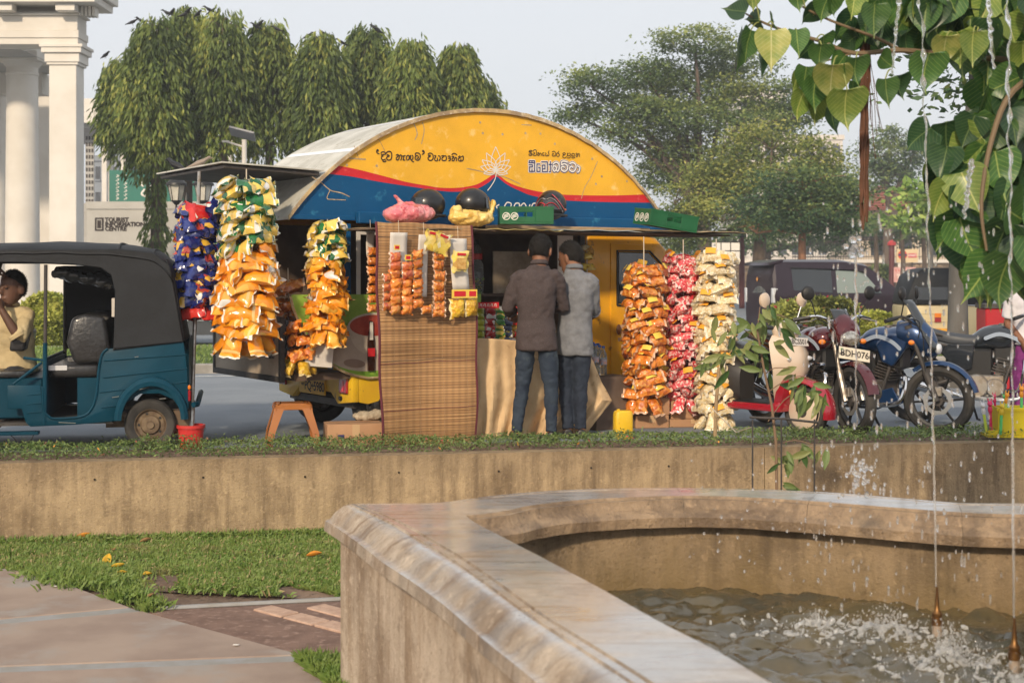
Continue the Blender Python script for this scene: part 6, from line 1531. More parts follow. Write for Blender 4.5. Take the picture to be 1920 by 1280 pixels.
# ================================================================ MOTORBIKES
def spin_wheel(parent, c, r, w, rim_m, disc=True, spokes=6, tape=None, rot=0.0):
    o = bpy.data.objects.new('wheel', None); o.parent = parent; o.location = c; o.rotation_euler = (0, 0, rot); col.objects.link(o)
    h = w / 2
    q = MB(); q.lathe([(r * .76, -h * .6), (r * .85, -h), (r * .94, -h * .9), (r * .99, -h * .4), (r, 0), (r * .99, h * .4), (r * .94, h * .9), (r * .85, h), (r * .76, h * .6)], 44, axis='Y', cap=False); q.build('tyre', m_rubber, o)
    q = MB(); q.lathe([(r * .79, -h * .55), (r * .77, -h * .62), (r * .70, -h * .5), (r * .70, h * .5), (r * .77, h * .62), (r * .79, h * .55)], 40, axis='Y', cap=False)
    rm = q.build('rim', rim_m, o)
    for i in range(spokes):
        a = 2 * PI * i / spokes; q = MB()
        q.tube([(.05 * math.cos(a), 0, .05 * math.sin(a)), (r * .72 * math.cos(a + .1), 0, r * .72 * math.sin(a + .1))], [.020, .015], 6, flat=.7); q.build('spoke', rim_m, rm)
    q = MB(); q.lathe([(.045, -h), (.05, -h * .5), (.05, h * .5), (.045, h)], 16, axis='Y'); q.build('hub', m_dark, o)
    if disc:
        q = MB(); n = 48; R0, R1 = .118, .085
        vs, fs = [], []
        for sgn in (-.055, -.050):
            for i in range(n):
                a = 2 * PI * i / n; ro = R0 + (.007 if (i // 3) % 2 else 0); vs.append((ro * math.cos(a), sgn, ro * math.sin(a)))
            for i in range(n):
                a = 2 * PI * i / n; vs.append((R1 * math.cos(a), sgn, R1 * math.sin(a)))
        for k in (0, 2 * n):
            for i in range(n): fs.append((k + i, k + (i + 1) % n, k + n + (i + 1) % n, k + n + i))
        for i in range(n): fs.append((i, (i + 1) % n, 2 * n + (i + 1) % n, 2 * n + i))
        q.add(vs, fs); q.build('brake_disc', m_alloy, o)
        for i in range(5):
            a = 2 * PI * i / 5; q = MB(); q.tube([(.045 * math.cos(a), -.052, .045 * math.sin(a)), (.09 * math.cos(a), -.052, .09 * math.sin(a))], .007, 5); q.build('disc_arm', m_dark, o)
    if tape:
        q = MB(); q.tube([(r * .79 * math.cos(a), -h * .62, r * .79 * math.sin(a)) for a in np.linspace(0, 2 * PI, 41)], .004, 5); q.build('rim_tape', tape, o)
    return o
def fender_arc(q, c, r, w, a0, a1, n=16):
    rg = []
    for t in np.linspace(a0, a1, n):
        rg.append([Vector(c) + Vector((rr * math.cos(t), y, rr * math.sin(t))) for rr, y in ((r, -w), (r + .025, -w * .6), (r + .03, 0), (r + .025, w * .6), (r, w), (r - .006, w), (r + .018, 0), (r - .006, -w))])
    q.loft(rg)
def bike(label, loc, rz, body_m, seat_m, steer=0.0, fairing=True, guard=False, tape=None, chrome_engine=False, plate=None, disc=True, group='motorbikes parked in a row', knee=False, tank2=None, quarter=False):
    o = thing('motorbike', label, 'motorbike', loc, rz, group)
    r = .30
    fk = bpy.data.objects.new('front_fork', None); fk.parent = o; fk.location = (0, 0, 0); fk.rotation_euler = (0, 0, steer); col.objects.link(fk)
    spin_wheel(fk, (0, 0, r), r, .095, m_black, disc, 6, tape)
    for y in (-.085, .085):
        q = MB(); q.tube([(0, y, r), (-.10, y, .56)], .028, 10); q.tube([(-.10, y, .56), (-.235, y, .92)], .018, 10); q.build('fork_leg', m_dark if not chrome_engine else m_steel, fk)
    q = MB(); q.box((-.215, 0, .86), (.06, .22, .03), (0, -.35, 0)); q.box((-.235, 0, .93), (.06, .22, .03), (0, -.35, 0)); q.build('fork_clamp', m_dark, fk)
    q = MB(); fender_arc(q, (0, 0, r), .315, .055, .25, PI * .72); q.build('front_fender', body_m, fk)
    # handlebar, grips, mirrors, indicators
    q = MB(); q.tube(smooth3([(-.36, -.36, .99), (-.27, -.20, 1.02), (-.22, -.07, .97), (-.22, .07, .97), (-.27, .20, 1.02), (-.36, .36, .99)], 5), .012, 8); q.build('handlebar', m_chrome if chrome_engine or guard else m_dark, fk)
    for s in (-1, 1):
        q = MB(); q.tube([(-.30, s * .25, 1.01), (-.37, s * .38, .985)], .018, 8); q.build('grip', m_black, fk)
        q = MB(); q.tube([(-.27, s * .22, 1.03), (-.24, s * .27, 1.14), (-.25, s * .29, 1.17)], .006, 6); st_ = q.build('mirror_stalk', m_black, fk)
        q = MB(); q.lathe([(.052, 0), (.062, .012), (.05, .03), (.02, .04)], 18, axis='X'); q.build('mirror', m_black, fk, loc=(-.262, s * .30, 1.22), rot=(0, 0, s * .2))
        q = MB(); q.tube([(-.20, s * .10, .80), (-.20, s * .17, .80)], .008, 6); q.build('indicator_stalk', m_black, fk)
        q = MB(); q.ell((-.19, s * .20, .80), (.028, .034, .024)); q.build('indicator', m_amber, fk)
        q = MB(); q.tube([(-.25, s * .22, 1.0), (-.20, s * .30, .98), (-.25, s * .38, .97)], .006, 5); q.build('brake_lever', m_steel, fk)
    for s in (-1, 1):
        q = MB(); q.tube(smooth3([(-.27, s * .20, 1.0), (-.14, s * .14, .98), (-.16, s * .10, .80), (-.22, s * .07, .66)], 4), .005, 5); q.build('control_cable', m_black, fk)
    q = MB(); q.tube(smooth3([(-.28, -.20, 1.0), (-.12, -.12, .90), (-.10, -.11, .6), (-.03, -.10, .38)], 4), .005, 5); q.build('brake_hose', m_black, fk)
    q = MB(); q.bx((-.03, -.085, .34), (.04, -.045, .42)); q.build('brake_caliper', m_steel, fk, bevel=.006)
    # headlight cowl
    q = MB()
    if not quarter:
        q.loft([[Vector((x, w * math.cos(a), z + h * math.sin(a))) for a in np.linspace(0, 2 * PI, 17)[:-1]] for x, w, h, z in ((-.25, .10, .12, .90), (-.16, .125, .15, .89), (-.09, .115, .13, .87), (-.055, .085, .09, .855))])
        q.build('headlight_cowl', body_m, fk)
        q = MB(); q.loft([[Vector((x, w * math.cos(a), z + h * math.sin(a))) for a in np.linspace(0, 2 * PI, 17)[:-1]] for x, w, h, z in ((-.062, .095, .068, .835), (-.04, .08, .056, .83), (-.03, .05, .03, .828))]); q.build('headlamp', mat('headlamp_glass', (.60, .58, .52), .08, metal=.7, c2=(.25, .23, .2), scale=22, coat=1), fk)
        q = MB(); q.grid(8, 8, lambda u, v: (-.09 - .14 * v + -.04 * (2 * u - 1) ** 2, (.10 - .02 * v) * (2 * u - 1), .92 + .16 * v)); wsn = q.build('visor_screen', m_glass, fk); bake(wsn, solid=.006)
    else:
        # sporty half fairing with tall dark screen
        q.loft([[Vector((x, w * math.cos(a), z + h * math.sin(a))) for a in np.linspace(0, 2 * PI, 17)[:-1]] for x, w, h, z in ((-.34, .10, .08, .90), (-.22, .115, .14, .87), (-.12, .11, .155, .83), (-.05, .075, .125, .79), (-.01, .04, .07, .76))])
        q.build('headlight_cowl', body_m, fk)
        q = MB(); q.grid(8, 10, lambda u, v: (.02 - .24 * v - .06 * (2 * u - 1) ** 2, (.12 - .04 * v) * (2 * u - 1), .74 + .42 * v)); wsn = q.build('visor_screen', m_glass, fk); bake(wsn, solid=.006)
        q = MB(); q.ell((-.0, 0, .74), (.03, .08, .05)); q.build('headlamp', m_clear, fk)
    if plate:
        q = MB(); q.bx((-.004, -.15, -.052), (.004, .15, .052)); pl = q.build('number_plate', mat('plate_white', (.70, .64, .52), .5, c2=(.6, .54, .42), scale=8), fk, bevel=.003, loc=(-.0, 0, .70), rot=(R(-9), R(-12), 0))
        text(plate, .078, m_ink, pl, (.0055, .02, -.002), (R(90), 0, R(90)), space=1.0, bold=.0015)
        text('WP', .034, m_ink, pl, (.0055, -.125, -.015), (R(90), 0, R(90)), bold=.001)
        q = MB(); q.bx((.0045, -.135, .018), (.0055, -.112, .038)); q.build('plate_emblem', mat('emblem_green', (.12, .30, .05), .5), pl)
    # tank
    q = MB(); q.ell((-.50, 0, .80), (.24, .135, .125), 18, 12); q.ell((-.40, 0, .82), (.14, .150, .105), 16, 10); q.ell((-.68, 0, .765), (.12, .10, .08))
    if knee:
        for s in (-1, 1): q.prism([(-.20, .86), (-.42, .86), (-.52, .76), (-.46, .62), (-.36, .58), (-.24, .74)], s * .10, s * .155)
    tk_ = q.build('fuel_tank', body_m, o); bake(tk_, voxel=.014, smooth=5)
    q = MB(); q.lathe([(.035, .0), (.035, .012), (.028, .016)], 16, (-.48, 0, .918)); q.build('filler_cap', m_steel, o)
    if tank2:
        for s in (-1, 1):
            q = MB(); q.stroke([(-.62, .80), (-.50, .84), (-.36, .80), (-.28, .74)], .035, 0, 5); q.build('tank_stripe', tank2, o, sharp=0, loc=(0, s * .163, 0))
    # seat, tail
    q = MB(); rg = []
    for x, z, w, h in ((-.66, .775, .075, .05), (-.78, .765, .11, .06), (-.95, .785, .125, .06), (-1.12, .83, .115, .055), (-1.30, .845, .08, .045), (-1.36, .85, .05, .02)):
        rg.append(ring((0, 0, 0), w, h, 16, 3.0)); rg[-1] = [Vector((x, p.x, z + p.y)) for p in rg[-1]]
    q.loft(rg); q.build('seat', seat_m, o)
    q = MB(); rg = []
    for x, z, w, h in ((-.72, .66, .10, .07), (-.95, .70, .12, .075), (-1.2, .765, .10, .06), (-1.44, .83, .06, .035)):
        rg.append([Vector((x, p.x, z + p.y)) for p in ring((0, 0, 0), w, h, 16, 3.0)])
    q.loft(rg); q.build('tail_fairing', body_m, o)
    q = MB(); q.ell((-1.45, 0, .80), (.03, .06, .03)); q.build('tail_lamp', m_lampred, o)
    q = MB(); q.tube([(-1.0, .13, .82), (-1.3, .14, .88), (-1.46, .06, .90), (-1.46, -.06, .90), (-1.3, -.14, .88), (-1.0, -.13, .82)], .012, 6); q.build('grab_rail', m_dark, o)
    # frame, engine, exhaust
    q = MB()
    for s in (-1, 1):
        q.tube([(-.24, 0, .86), (-.40, s * .10, .60), (-.48, s * .13, .32), (-.75, s * .14, .28), (-.82, s * .12, .50), (-.80, s * .1, .74)], .016, 8); q.tube([(-.80, s * .1, .45), (-1.26, s * .10, r)], .02, 8); q.tube([(-.82, s * .11, .70), (-1.4, s * .10, .80)], .014, 6)
        q.tube([(-1.22, s * .13, .36), (-1.06, s * .13, .70)], .022, 8)
    q.build('frame', m_dark, o)
    ce = m_steel if chrome_engine else m_dark
    q = MB(); q.bx((-.80, -.12, .26), (-.46, .12, .46)); q.lathe([(.105, -.17), (.11, -.13), (.11, .13), (.105, .17)], 20, (-.70, 0, .36), 'Y'); q.lathe([(.085, -.16), (.09, .16)], 18, (-.54, 0, .35), 'Y'); q.build('crankcase', ce, o, bevel=.01)
    q = MB(); q.bx((-.86, -.10, .44), (-.56, .10, .70)); q.bx((-.56, -.085, .56), (-.30, .085, .74)); q.bx((-.98, -.08, .40), (-.84, .08, .66)); q.build('airbox', m_black, o, bevel=.02)
    for i in range(6):
        q = MB(); q.box((-.50 + .012 * i, 0, .48 + .024 * i), (.17, .20, .012), (0, .25, 0)); q.build('cooling_fin', m_dark, o)
    q = MB(); q.box((-.47, 0, .55), (.11, .13, .2), (0, .25, 0)); q.build('cylinder', m_steel if chrome_engine else m_dark, o)
    q = MB(); q.tube(smooth3([(-.38, -.06, .56), (-.26, -.10, .48), (-.30, -.14, .28), (-.55, -.17, .24), (-.85, -.18, .27)], 4), .022, 8); q.build('exhaust_pipe', m_chrome, o)
    q = MB(); q.tube([(-.85, -.18, .27), (-1.0, -.19, .30), (-1.42, -.20, .42)], [.025, .05, .048], 12); q.build('silencer', m_steel if not chrome_engine else m_chrome, o)
    if guard:
        for s in (-1, 1):
            q = MB(); q.tube(smooth3([(-.32, s * .05, .60), (-.28, s * .26, .60), (-.30, s * .30, .45), (-.34, s * .24, .34), (-.42, s * .08, .32)], 5), .014, 8); q.build('leg_guard', m_chrome, o)
    else:
        for s in (-1, 1):
            q = MB(); q.prism([(-.36, .40), (-.30, .30), (-.50, .20), (-.85, .20), (-.70, .30)], s * .13, s * .15); q.build('belly_fairing', body_m, o, bevel=.005)
    for s in (-1, 1):
        q = MB(); q.tube([(-.72, s * .12, .28), (-.72, s * .30, .29)], .014, 6); q.build('footpeg', m_black, o)
        q = MB(); q.prism([(-.72, .74), (-.95, .74), (-1.02, .66), (-.86, .48), (-.74, .52)], s * .115, s * .135); q.build('side_cover', body_m, o, bevel=.008)
    spin_wheel(o, (-1.27, 0, r), r, .11, m_black, False, 6, tape)
    q = MB(); fender_arc(q, (-1.27, 0, r), .33, .07, .5, PI * .95); q.build('rear_fender', m_black, o)
    q = MB(); q.tube([(-.78, .14, .26), (-.72, .26, .02), (-.70, .28, .012)], .012, 6); q.build('side_stand', m_black, o)
    return o
m_bred = mat('bike_maroon', (.095, .006, .010), .2, c2=(.065, .005, .008), scale=3, coat=1, coatr=.04, metal=.3)
m_bblue = mat('bike_blue', (.010, .042, .13), .3, c2=(.008, .033, .10), scale=3, coat=.8, coatr=.06, metal=.35)
m_bblack = mat('bike_black', (.018, .022, .028), .16, coat=1, coatr=.04)
m_bseat = mat('bike_seat', (.10, .13, .155), .5, c2=(.075, .10, .125), scale=9)
m_bstripe = mat('bike_stripe', (.30, .36, .45), .3, coat=.8)
gb = G(1602, 818)
bike('maroon motorbike facing the camera with number plate and chrome leg guard', gb, R(-64), m_bred, m_bseat, steer=R(-8), guard=True, chrome_engine=True, plate='BDH0766', tank2=m_bstripe)
gb = G(1760, 816)
bike('blue motorbike with a red-lined front wheel beside the maroon one', gb, R(-44), m_bblue, m_bseat, steer=R(17), tape=mat('red_tape', (.5, .05, .03), .4), knee=True, quarter=True, tank2=m_bstripe)
gb = G(1985, 800)
bike('black motorbike with silver engine at the far edge behind the blue one', gb, R(-22), m_bblack, mat('seat_dark', (.045, .05, .06), .5), steer=0, chrome_engine=True, guard=True, disc=False, tank2=m_bstripe)

# ---- scooter
m_sred = mat('scooter_red', (.30, .008, .02), .2, coat=1, coatr=.05)
m_scream = mat('scooter_cream', (.62, .49, .37), .22, coat=.9, coatr=.05)
sc0 = G(1512, 818)
sco = thing('scooter', 'cream and red scooter with black seat beside the sapling', 'scooter', sc0, R(-50))
r = .215
spin_wheel(sco, (0, 0, r), r, .10, m_scream, False, 8)
q = MB(); q.lathe([(.15, -.05), (.14, -.056), (.05, -.06)], 28, (0, 0, r), 'Y', cap=False); q.build('wheel_cover', m_scream, sco)
q = MB(); fender_arc(q, (0, 0, r), .25, .085, -.2, PI * .75); q.build('front_fender', m_sred, sco)
q = MB(); q.tube([(0, -.09, r), (-.08, -.07, .42), (-.16, 0, .60)], .022, 8); q.tube([(0, .09, r), (-.08, .07, .42), (-.16, 0, .60)], .022, 8); q.build('fork', m_black, sco)
q = MB()   # leg shield / apron
rg = []
for z, x, w, d in ((.30, -.22, .12, .04), (.42, -.17, .20, .07), (.56, -.13, .25, .10), (.70, -.15, .26, .11), (.80, -.19, .23, .10), (.86, -.22, .15, .07)):
    rg.append([Vector((x + d * (1 - abs(t) ** 2) - .03 * abs(t), w * t, z)) for t in np.linspace(-1, 1, 13)] + [Vector((x - .03 - .02 * (1 - abs(t)), w * t * .96, z)) for t in np.linspace(1, -1, 13)])
q.loft(rg); q.build('apron', m_scream, sco)
q = MB(); rg = []
for z, x, w, d in ((.20, -.20, .11, .02), (.33, -.14, .15, .05), (.46, -.10, .16, .07), (.50, -.09, .14, .07)):
    rg.append([Vector((x + d * (1 - t * t), w * t, z)) for t in np.linspace(-1, 1, 11)] + [Vector((x - .08, w * t, z)) for t in np.linspace(1, -1, 11)])
q.loft(rg); q.build('lower_apron', m_sred, sco)
q = MB(); q.bx((-.72, -.15, .22), (-.20, .15, .27)); q.prism([(-.95, .20), (-.15, .20), (-.15, .30), (-.35, .25), (-.75, .25), (-.95, .36)], -.17, .17); q.build('footboard', m_sred, sco, bevel=.02, seg=2)
q = MB(); q.bx((-.70, -.145, .262), (-.26, .145, .275)); q.build('floor_mat', m_black, sco)
q = MB(); rg = []
for x, z, w, h in ((-.66, .42, .10, .18), (-.80, .48, .16, .20), (-1.05, .50, .18, .19), (-1.30, .54, .14, .14), (-1.42, .58, .07, .07)):
    rg.append([Vector((x, p.x, z + p.y)) for p in ring((0, 0, 0), w, h, 18, 2.6)])
q.loft(rg); q.build('rear_body', mat('scooter_dark', (.03, .026, .024), .45), sco)
q = MB(); rg = []
for x, z, w, h in ((-.58, .70, .09, .05), (-.72, .73, .13, .06), (-.95, .73, .14, .06), (-1.22, .76, .12, .05), (-1.34, .77, .07, .03)):
    rg.append([Vector((x, p.x, z + p.y)) for p in ring((0, 0, 0), w, h, 16, 3)])
q.loft(rg); q.build('seat', m_vinyl, sco)
q = MB(); rg = []
for z, x, w, d in ((.84, -.22, .13, .09), (.90, -.22, .15, .10), (.95, -.24, .13, .09), (.98, -.26, .06, .04)):
    rg.append([Vector((x + d * math.cos(a), w * math.sin(a), z)) for a in np.linspace(0, 2 * PI, 21)[:-1]])
q.loft(rg); q.build('handlebar_cowl', m_scream, sco)
q = MB(); q.ell((-.125, 0, .905), (.02, .07, .04)); q.build('headlamp', m_clear, sco)
for s in (-1, 1):
    q = MB(); q.tube([(-.25, s * .12, .92), (-.32, s * .33, .93)], .017, 8); q.build('grip', m_black, sco)
    q = MB(); q.tube([(-.26, s * .18, .95), (-.24, s * .24, 1.12)], .006, 6); q.build('mirror_stalk', m_chrome, sco)
    q = MB(); q.loft([[Vector((x, w * math.cos(a), h * math.sin(a))) for a in np.linspace(0, 2 * PI, 15)[:-1]] for x, w, h in ((-.012, .058, .062), (.01, .062, .066), (.022, .035, .04))]); q.build('mirror', m_scream, sco, loc=(-.25, s * .25, 1.16))
    q = MB(); q.ell((-.085, s * .12, .66), (.02, .05, .022), rot=(0, 0, -s * .5)); q.build('indicator', m_clear, sco)
q = MB(); q.ell((-.06, -.13, .38), (.012, .026, .026)); q.build('side_reflector', m_amber, sco)
q = MB(); q.bx((-.003, -.13, -.036), (.003, .13, .036)); pl = q.build('number_plate', mat('plate_pale', (.66, .62, .58), .5), sco, bevel=.002, loc=(-.085, 0, .805), rot=(R(-4), R(-12), 0))
text('BCS5014', .062, m_ink, pl, (.0045, .02, -.002), (R(90), 0, R(90)), bold=.0012)
spin_wheel(sco, (-1.22, 0, r), r, .10, m_steel, False, 8)
q = MB(); q.bx((-1.3, .07, .20), (-.85, .15, .33)); q.build('engine_case', m_dark, sco, bevel=.03, seg=2)
q = MB(); q.tube([(-.75, -.15, .24), (-1.35, -.17, .30)], [.03, .05], 10); q.build('silencer', m_black, sco)
# ================================================================ BUILDINGS AND STREET FURNITURE BEHIND
def loc(px, D, z=0.0): return Vector(((px - 960) / F * D, D, z))
def zz(py, D): return CH - (py - HZ) / F * D
m_white_w = mat('limewash', (.66, .625, .57), .8, c2=(.60, .56, .50), scale=1.2, bump=.08, bscale=10)
m_grey_w = mat('grey_plaster', (.45, .44, .42), .85, c2=(.38, .37, .35), scale=1.0)
# ---- colonial portico
Dp = 34.0; k = Dp / F
por = thing('portico', 'white colonial portico with square pillar and round columns', 'building', loc(0, Dp))
def pbx(name, x0, x1, y0, y1, d0, d1, m=m_white_w, bevel=.01):
    b = MB(); a, c = loc(x0, Dp), loc(x1, Dp); b.bx((a.x - por.location.x, d0, zz(y0, Dp)), (c.x - por.location.x, d1, zz(y1, Dp))); return b.build(name, m, por, bevel=bevel)
pbx('pillar_shaft', 92, 143, 640, 122, 0, .62)
pbx('pillar_base', 86, 149, 645, 628, -.05, .67)
for i, (x0, x1, y0, y1, d) in enumerate(((88, 147, 122, 117, -.04), (85, 150, 117, 100, -.07), (80, 155, 100, 90, -.13), (77, 158, 90, 84, -.16))): pbx('capital_course', x0, x1, y0, y1, d, .62 - d)
pbx('architrave', -420, 147, 84, 72, -.04, .7); pbx('architrave_band', -420, 149, 72, 58, -.07, .72); pbx('frieze', -420, 146, 58, 30, -.03, .7)
pbx('cornice_bed', -420, 152, 30, 26, -.10, .75); pbx('cornice', -420, 190, 12, -2, -.55, 1.0); pbx('cornice_top', -420, 198, -2, -70, -.62, 1.1)
for x0 in (114, -2, -110):
    br = pbx('modillion', x0, x0 + 36, 26, 12.3, -.42, -.10)
    for j in range(5): pbx('guttae_drop', x0 + 4 + j * 6, x0 + 8 + j * 6, 27.5, 26, -.38, -.34, bevel=0)
for j in range(4): pbx('dentil', 152 + j * 7, 157 + j * 7, 30, 12.3, -.02, .3, bevel=0)
pbx('soffit', -420, 20, 84.5, 83.5, .75, 5.0, m_grey_w)
pbx('rear_beam', -420, -40, 130, 84, 4.6, 5.2)
for px, D, r_ in ((42, 36.5, .42), (-12, 39.5, .40)):
    c = loc(px, D); q = MB(); z1 = zz(118, D)
    q.lathe([(r_ * 1.25, -.05), (r_ * 1.25, .15), (r_ * 1.12, .2), (r_ * 1.05, .3), (r_ * 1.02, 1.6), (r_, 3.0), (r_ * .92, z1 - .35), (r_ * .98, z1 - .33), (r_ * .98, z1 - .28), (r_ * .93, z1 - .26), (r_ * .93, z1 - .14), (r_ * 1.2, z1), ], 36)
    q.build('round_column', m_white_w, por, loc=c - por.location)
    q = MB(); q.box((0, 0, z1 + .12), (r_ * 2.7, r_ * 2.7, .24)); q.build('abacus', m_white_w, por, loc=c - por.location, bevel=.02)
    q = MB(); q.box((0, 0, z1 + .62), (r_ * 2.2, r_ * 2.2, .76)); q.build('impost', m_white_w, por, loc=c - por.location)
q = MB(); q.bx((-8, 6.5, -.05), (-.1, 6.8, 7)); q.build('inner_wall', m_white_w, por)
# ---- modern colonnade
Dc = 68.0
cln = thing('colonnade', 'pale modern colonnade with pierced screens behind the portico', 'building', loc(140, Dc))
def cbx(name, x0, x1, y0, y1, d0, d1, m=m_white_w):
    b = MB(); a, c = loc(x0, Dc), loc(x1, Dc); b.bx((a.x - cln.location.x, d0, zz(y0, Dc)), (c.x - cln.location.x, d1, zz(y1, Dc))); return b.build(name, m, cln)
cbx('roof_slab', -80, 206, 232, 187, -.4, 9); cbx('soffit_beam', -80, 206, 240, 232.2, 0, 8.5, m_grey_w)
for px in (64, 193, 228, 291, 430): cbx('slim_column', px - 4.5, px + 4.5, 470, 240 if px < 210 else 262, .2, .5)
cbx('rear_column', 161, 170, 470, 240, 3.5, 3.8)
for x0, x1 in ((146, 162), (58, 80)):
    scr = cbx('pierced_screen', x0, x1, 470, 248, 1.2, 1.3, m_grey_w)
    for i in range(3):
        for j in range(17):
            w = (x1 - x0) / 3; cbx('screen_opening', x0 + i * w + 1.2, x0 + (i + 1) * w - 1, 258 + j * 12, 251 + j * 12, 1.17, 1.19, m_dark)
# ---- boundary wall with the sign
Dz = 50.0
sw = thing('boundary_wall', 'plain grey boundary wall reading TOURIST INFORMATION CENTRE', 'wall', loc(145, Dz))
def sbx(name, x0, x1, y0, y1, d0, d1, m): 
    b = MB(); a, c = loc(x0, Dz), loc(x1, Dz); b.bx((a.x - sw.location.x, d0, zz(y0, Dz) if y0 else -.05), (c.x - sw.location.x, d1, zz(y1, Dz))); return b.build(name, m, sw)
m_sw = mat('sign_wall', (.50, .49, .46), .8, c2=(.44, .43, .40), scale=.8)
sbx('wall_panel', 163, 700, 0, 392, 0, .3, m_sw); sbx('wall_coping', 162, 702, 392, 378, -.04, .34, m_sw); sbx('return_panel', -250, 162, 0, 380, .4, .7, m_grey_w)
for x0, x1, y0, y1 in ((178, 181, 433, 408), (191, 194.5, 433, 408), (181, 191, 411, 408), (181, 191, 433, 430)): sbx('icon_frame', x0, x1, y0, y1, -.012, -.002, m_ink)
sbx('icon_core', 182.5, 189.5, 428, 413, -.012, -.002, m_ink)
for i, t_ in enumerate(('TOURIST', 'INFORMATION', 'CENTRE')):
    p = loc(197, Dz, zz(412.5 + 8.4 * i, Dz)); text(t_, .205, m_ink, sw, (p.x - sw.location.x, -.012, p.z), (R(90), 0, 0), align='LEFT', bold=.012)
# ---- green hoarding
Dh = 58.0
hb = thing('green_hoarding', 'green hoarding with white emblem and lettering behind the mast trees', 'hoarding', loc(205, Dh))
b = MB(); a, c = loc(205, Dh), loc(372, Dh); b.bx((0, 0, zz(382, Dh)), (c.x - a.x, .1, zz(319, Dh))); b.build('board', mat('hoarding_green', (.010, .13, .095), .5, c2=(.012, .16, .12), scale=.6), hb)
q = MB(); s_ = Dh / F
for k_ in range(3):
    a0 = PI / 2 + k_ * 2 * PI / 3; q.stroke([(70 * s_ + 5 * s_ * math.cos(a0), 7 * s_ + 5 * s_ * math.sin(a0)), (70 * s_ + 14 * s_ * math.cos(a0 + .3), 7 * s_ + 14 * s_ * math.sin(a0 + .3)), (70 * s_ + 15 * s_ * math.cos(a0 + .9), 7 * s_ + 15 * s_ * math.sin(a0 + .9)), (70 * s_ + 8 * s_ * math.cos(a0 + 1.0), 7 * s_ + 8 * s_ * math.sin(a0 + 1.0))], 3.4 * s_, -.01)
q.build('emblem', m_wink, hb, sharp=0, loc=(0, 0, zz(360, Dh)))
q = MB()
for cx in (15, 30):
    for j in range(7): q.stroke([((cx + rnd.uniform(-1, 1)) * s_, (22 - j * 7) * s_), ((cx + 3) * s_, (20 - j * 7) * s_), ((cx - 2) * s_, (18 - j * 7) * s_)], 1.3 * s_, -.01, 3)
q.build('lettering', m_wink, hb, sharp=0, loc=(0, 0, zz(350, Dh)))
for px in (207, 290, 370):
    q = MB(); q.tube([loc(px, Dh + .2) - hb.location - Vector((0, 0, .05)), loc(px, Dh + .2, zz(320, Dh)) - hb.location], .06, 8); q.build('post', m_steel, hb)
# ---- iron double lantern
Dl = 30.0
lan = thing('street_lantern', 'black cast-iron street lamp with two glass lanterns', 'street lamp', loc(350, Dl))
q = MB(); zt = zz(372, Dl); q.lathe([(.12, -.05), (.12, .3), (.07, .4), (.05, 1.0), (.045, zt - .1), (.07, zt - .05), (.05, zt + .05), (.02, zt + .12)], 12); q.build('post', m_black, lan)
for s_, px in ((-1, 331), (1, 381)):
    cx = loc(px, Dl).x - lan.location.x; q = MB(); z0 = zz(398, Dl)
    q.tube(smooth3([(0, 0, z0 - .15), (cx * .5, 0, z0 - .18), (cx, 0, z0 - .02), (cx, 0, zz(378, Dl))], 5), .022, 8); q.tube(smooth3([(cx * .2, 0, z0 + .12), (cx * .5, 0, z0 + .02), (cx * .75, 0, z0 - .12)], 4), .014, 6); q.build('bracket', m_black, lan)
    q = MB(); rr = 18 * Dl / F; q.lathe([(rr * .55, zz(376, Dl)), (rr * .9, zz(347, Dl))], 6, (cx, 0, 0)); lg = q.build('lantern_glass', mat('frosted_glass', (.55, .52, .45), .3, c2=(.45, .42, .36), scale=3), lan, sharp=10)
    q = MB(); q.lathe([(rr * 1.15, zz(348, Dl)), (rr * 1.1, zz(344, Dl)), (rr * .6, zz(336, Dl)), (rr * .15, zz(332, Dl)), (rr * .1, zz(328, Dl))], 12, (cx, 0, 0)); q.build('lantern_cap', m_black, lan)
    for j in range(6):
        a = PI / 3 * j; q = MB(); q.tube([(cx + rr * .56 * math.cos(a), rr * .56 * math.sin(a), zz(377, Dl)), (cx + rr * .92 * math.cos(a), rr * .92 * math.sin(a), zz(346, Dl))], .010, 5); q.build('glazing_bar', m_black, lan)
    q = MB(); q.lathe([(rr * .2, zz(384, Dl)), (rr * .6, zz(376, Dl))], 8, (cx, 0, 0)); q.build('lantern_foot', m_black, lan)
# ---- solar street lamp
Do = 40.0
sol = thing('solar_lamp', 'pale post with a tilted solar panel rising over the truck', 'street lamp', loc(458, Do))
q = MB(); q.tube([(0, 0, -.05), (0, 0, zz(262, Do))], .07, 10); q.build('post', m_white_w, sol)
q = MB(); q.box((-.05, 0, zz(251, Do)), (.72, .6, .05), (R(-18), R(14), 0)); q.build('solar_panel', mat('solar_cell', (.25, .25, .26), .3), sol)
q = MB(); q.tube([(0, 0, zz(276, Do)), (-.45, -.1, zz(267, Do))], .03, 8); q.box((-.5, -.1, zz(266, Do)), (.2, .1, .05)); q.build('lamp_arm', m_white_w, sol)
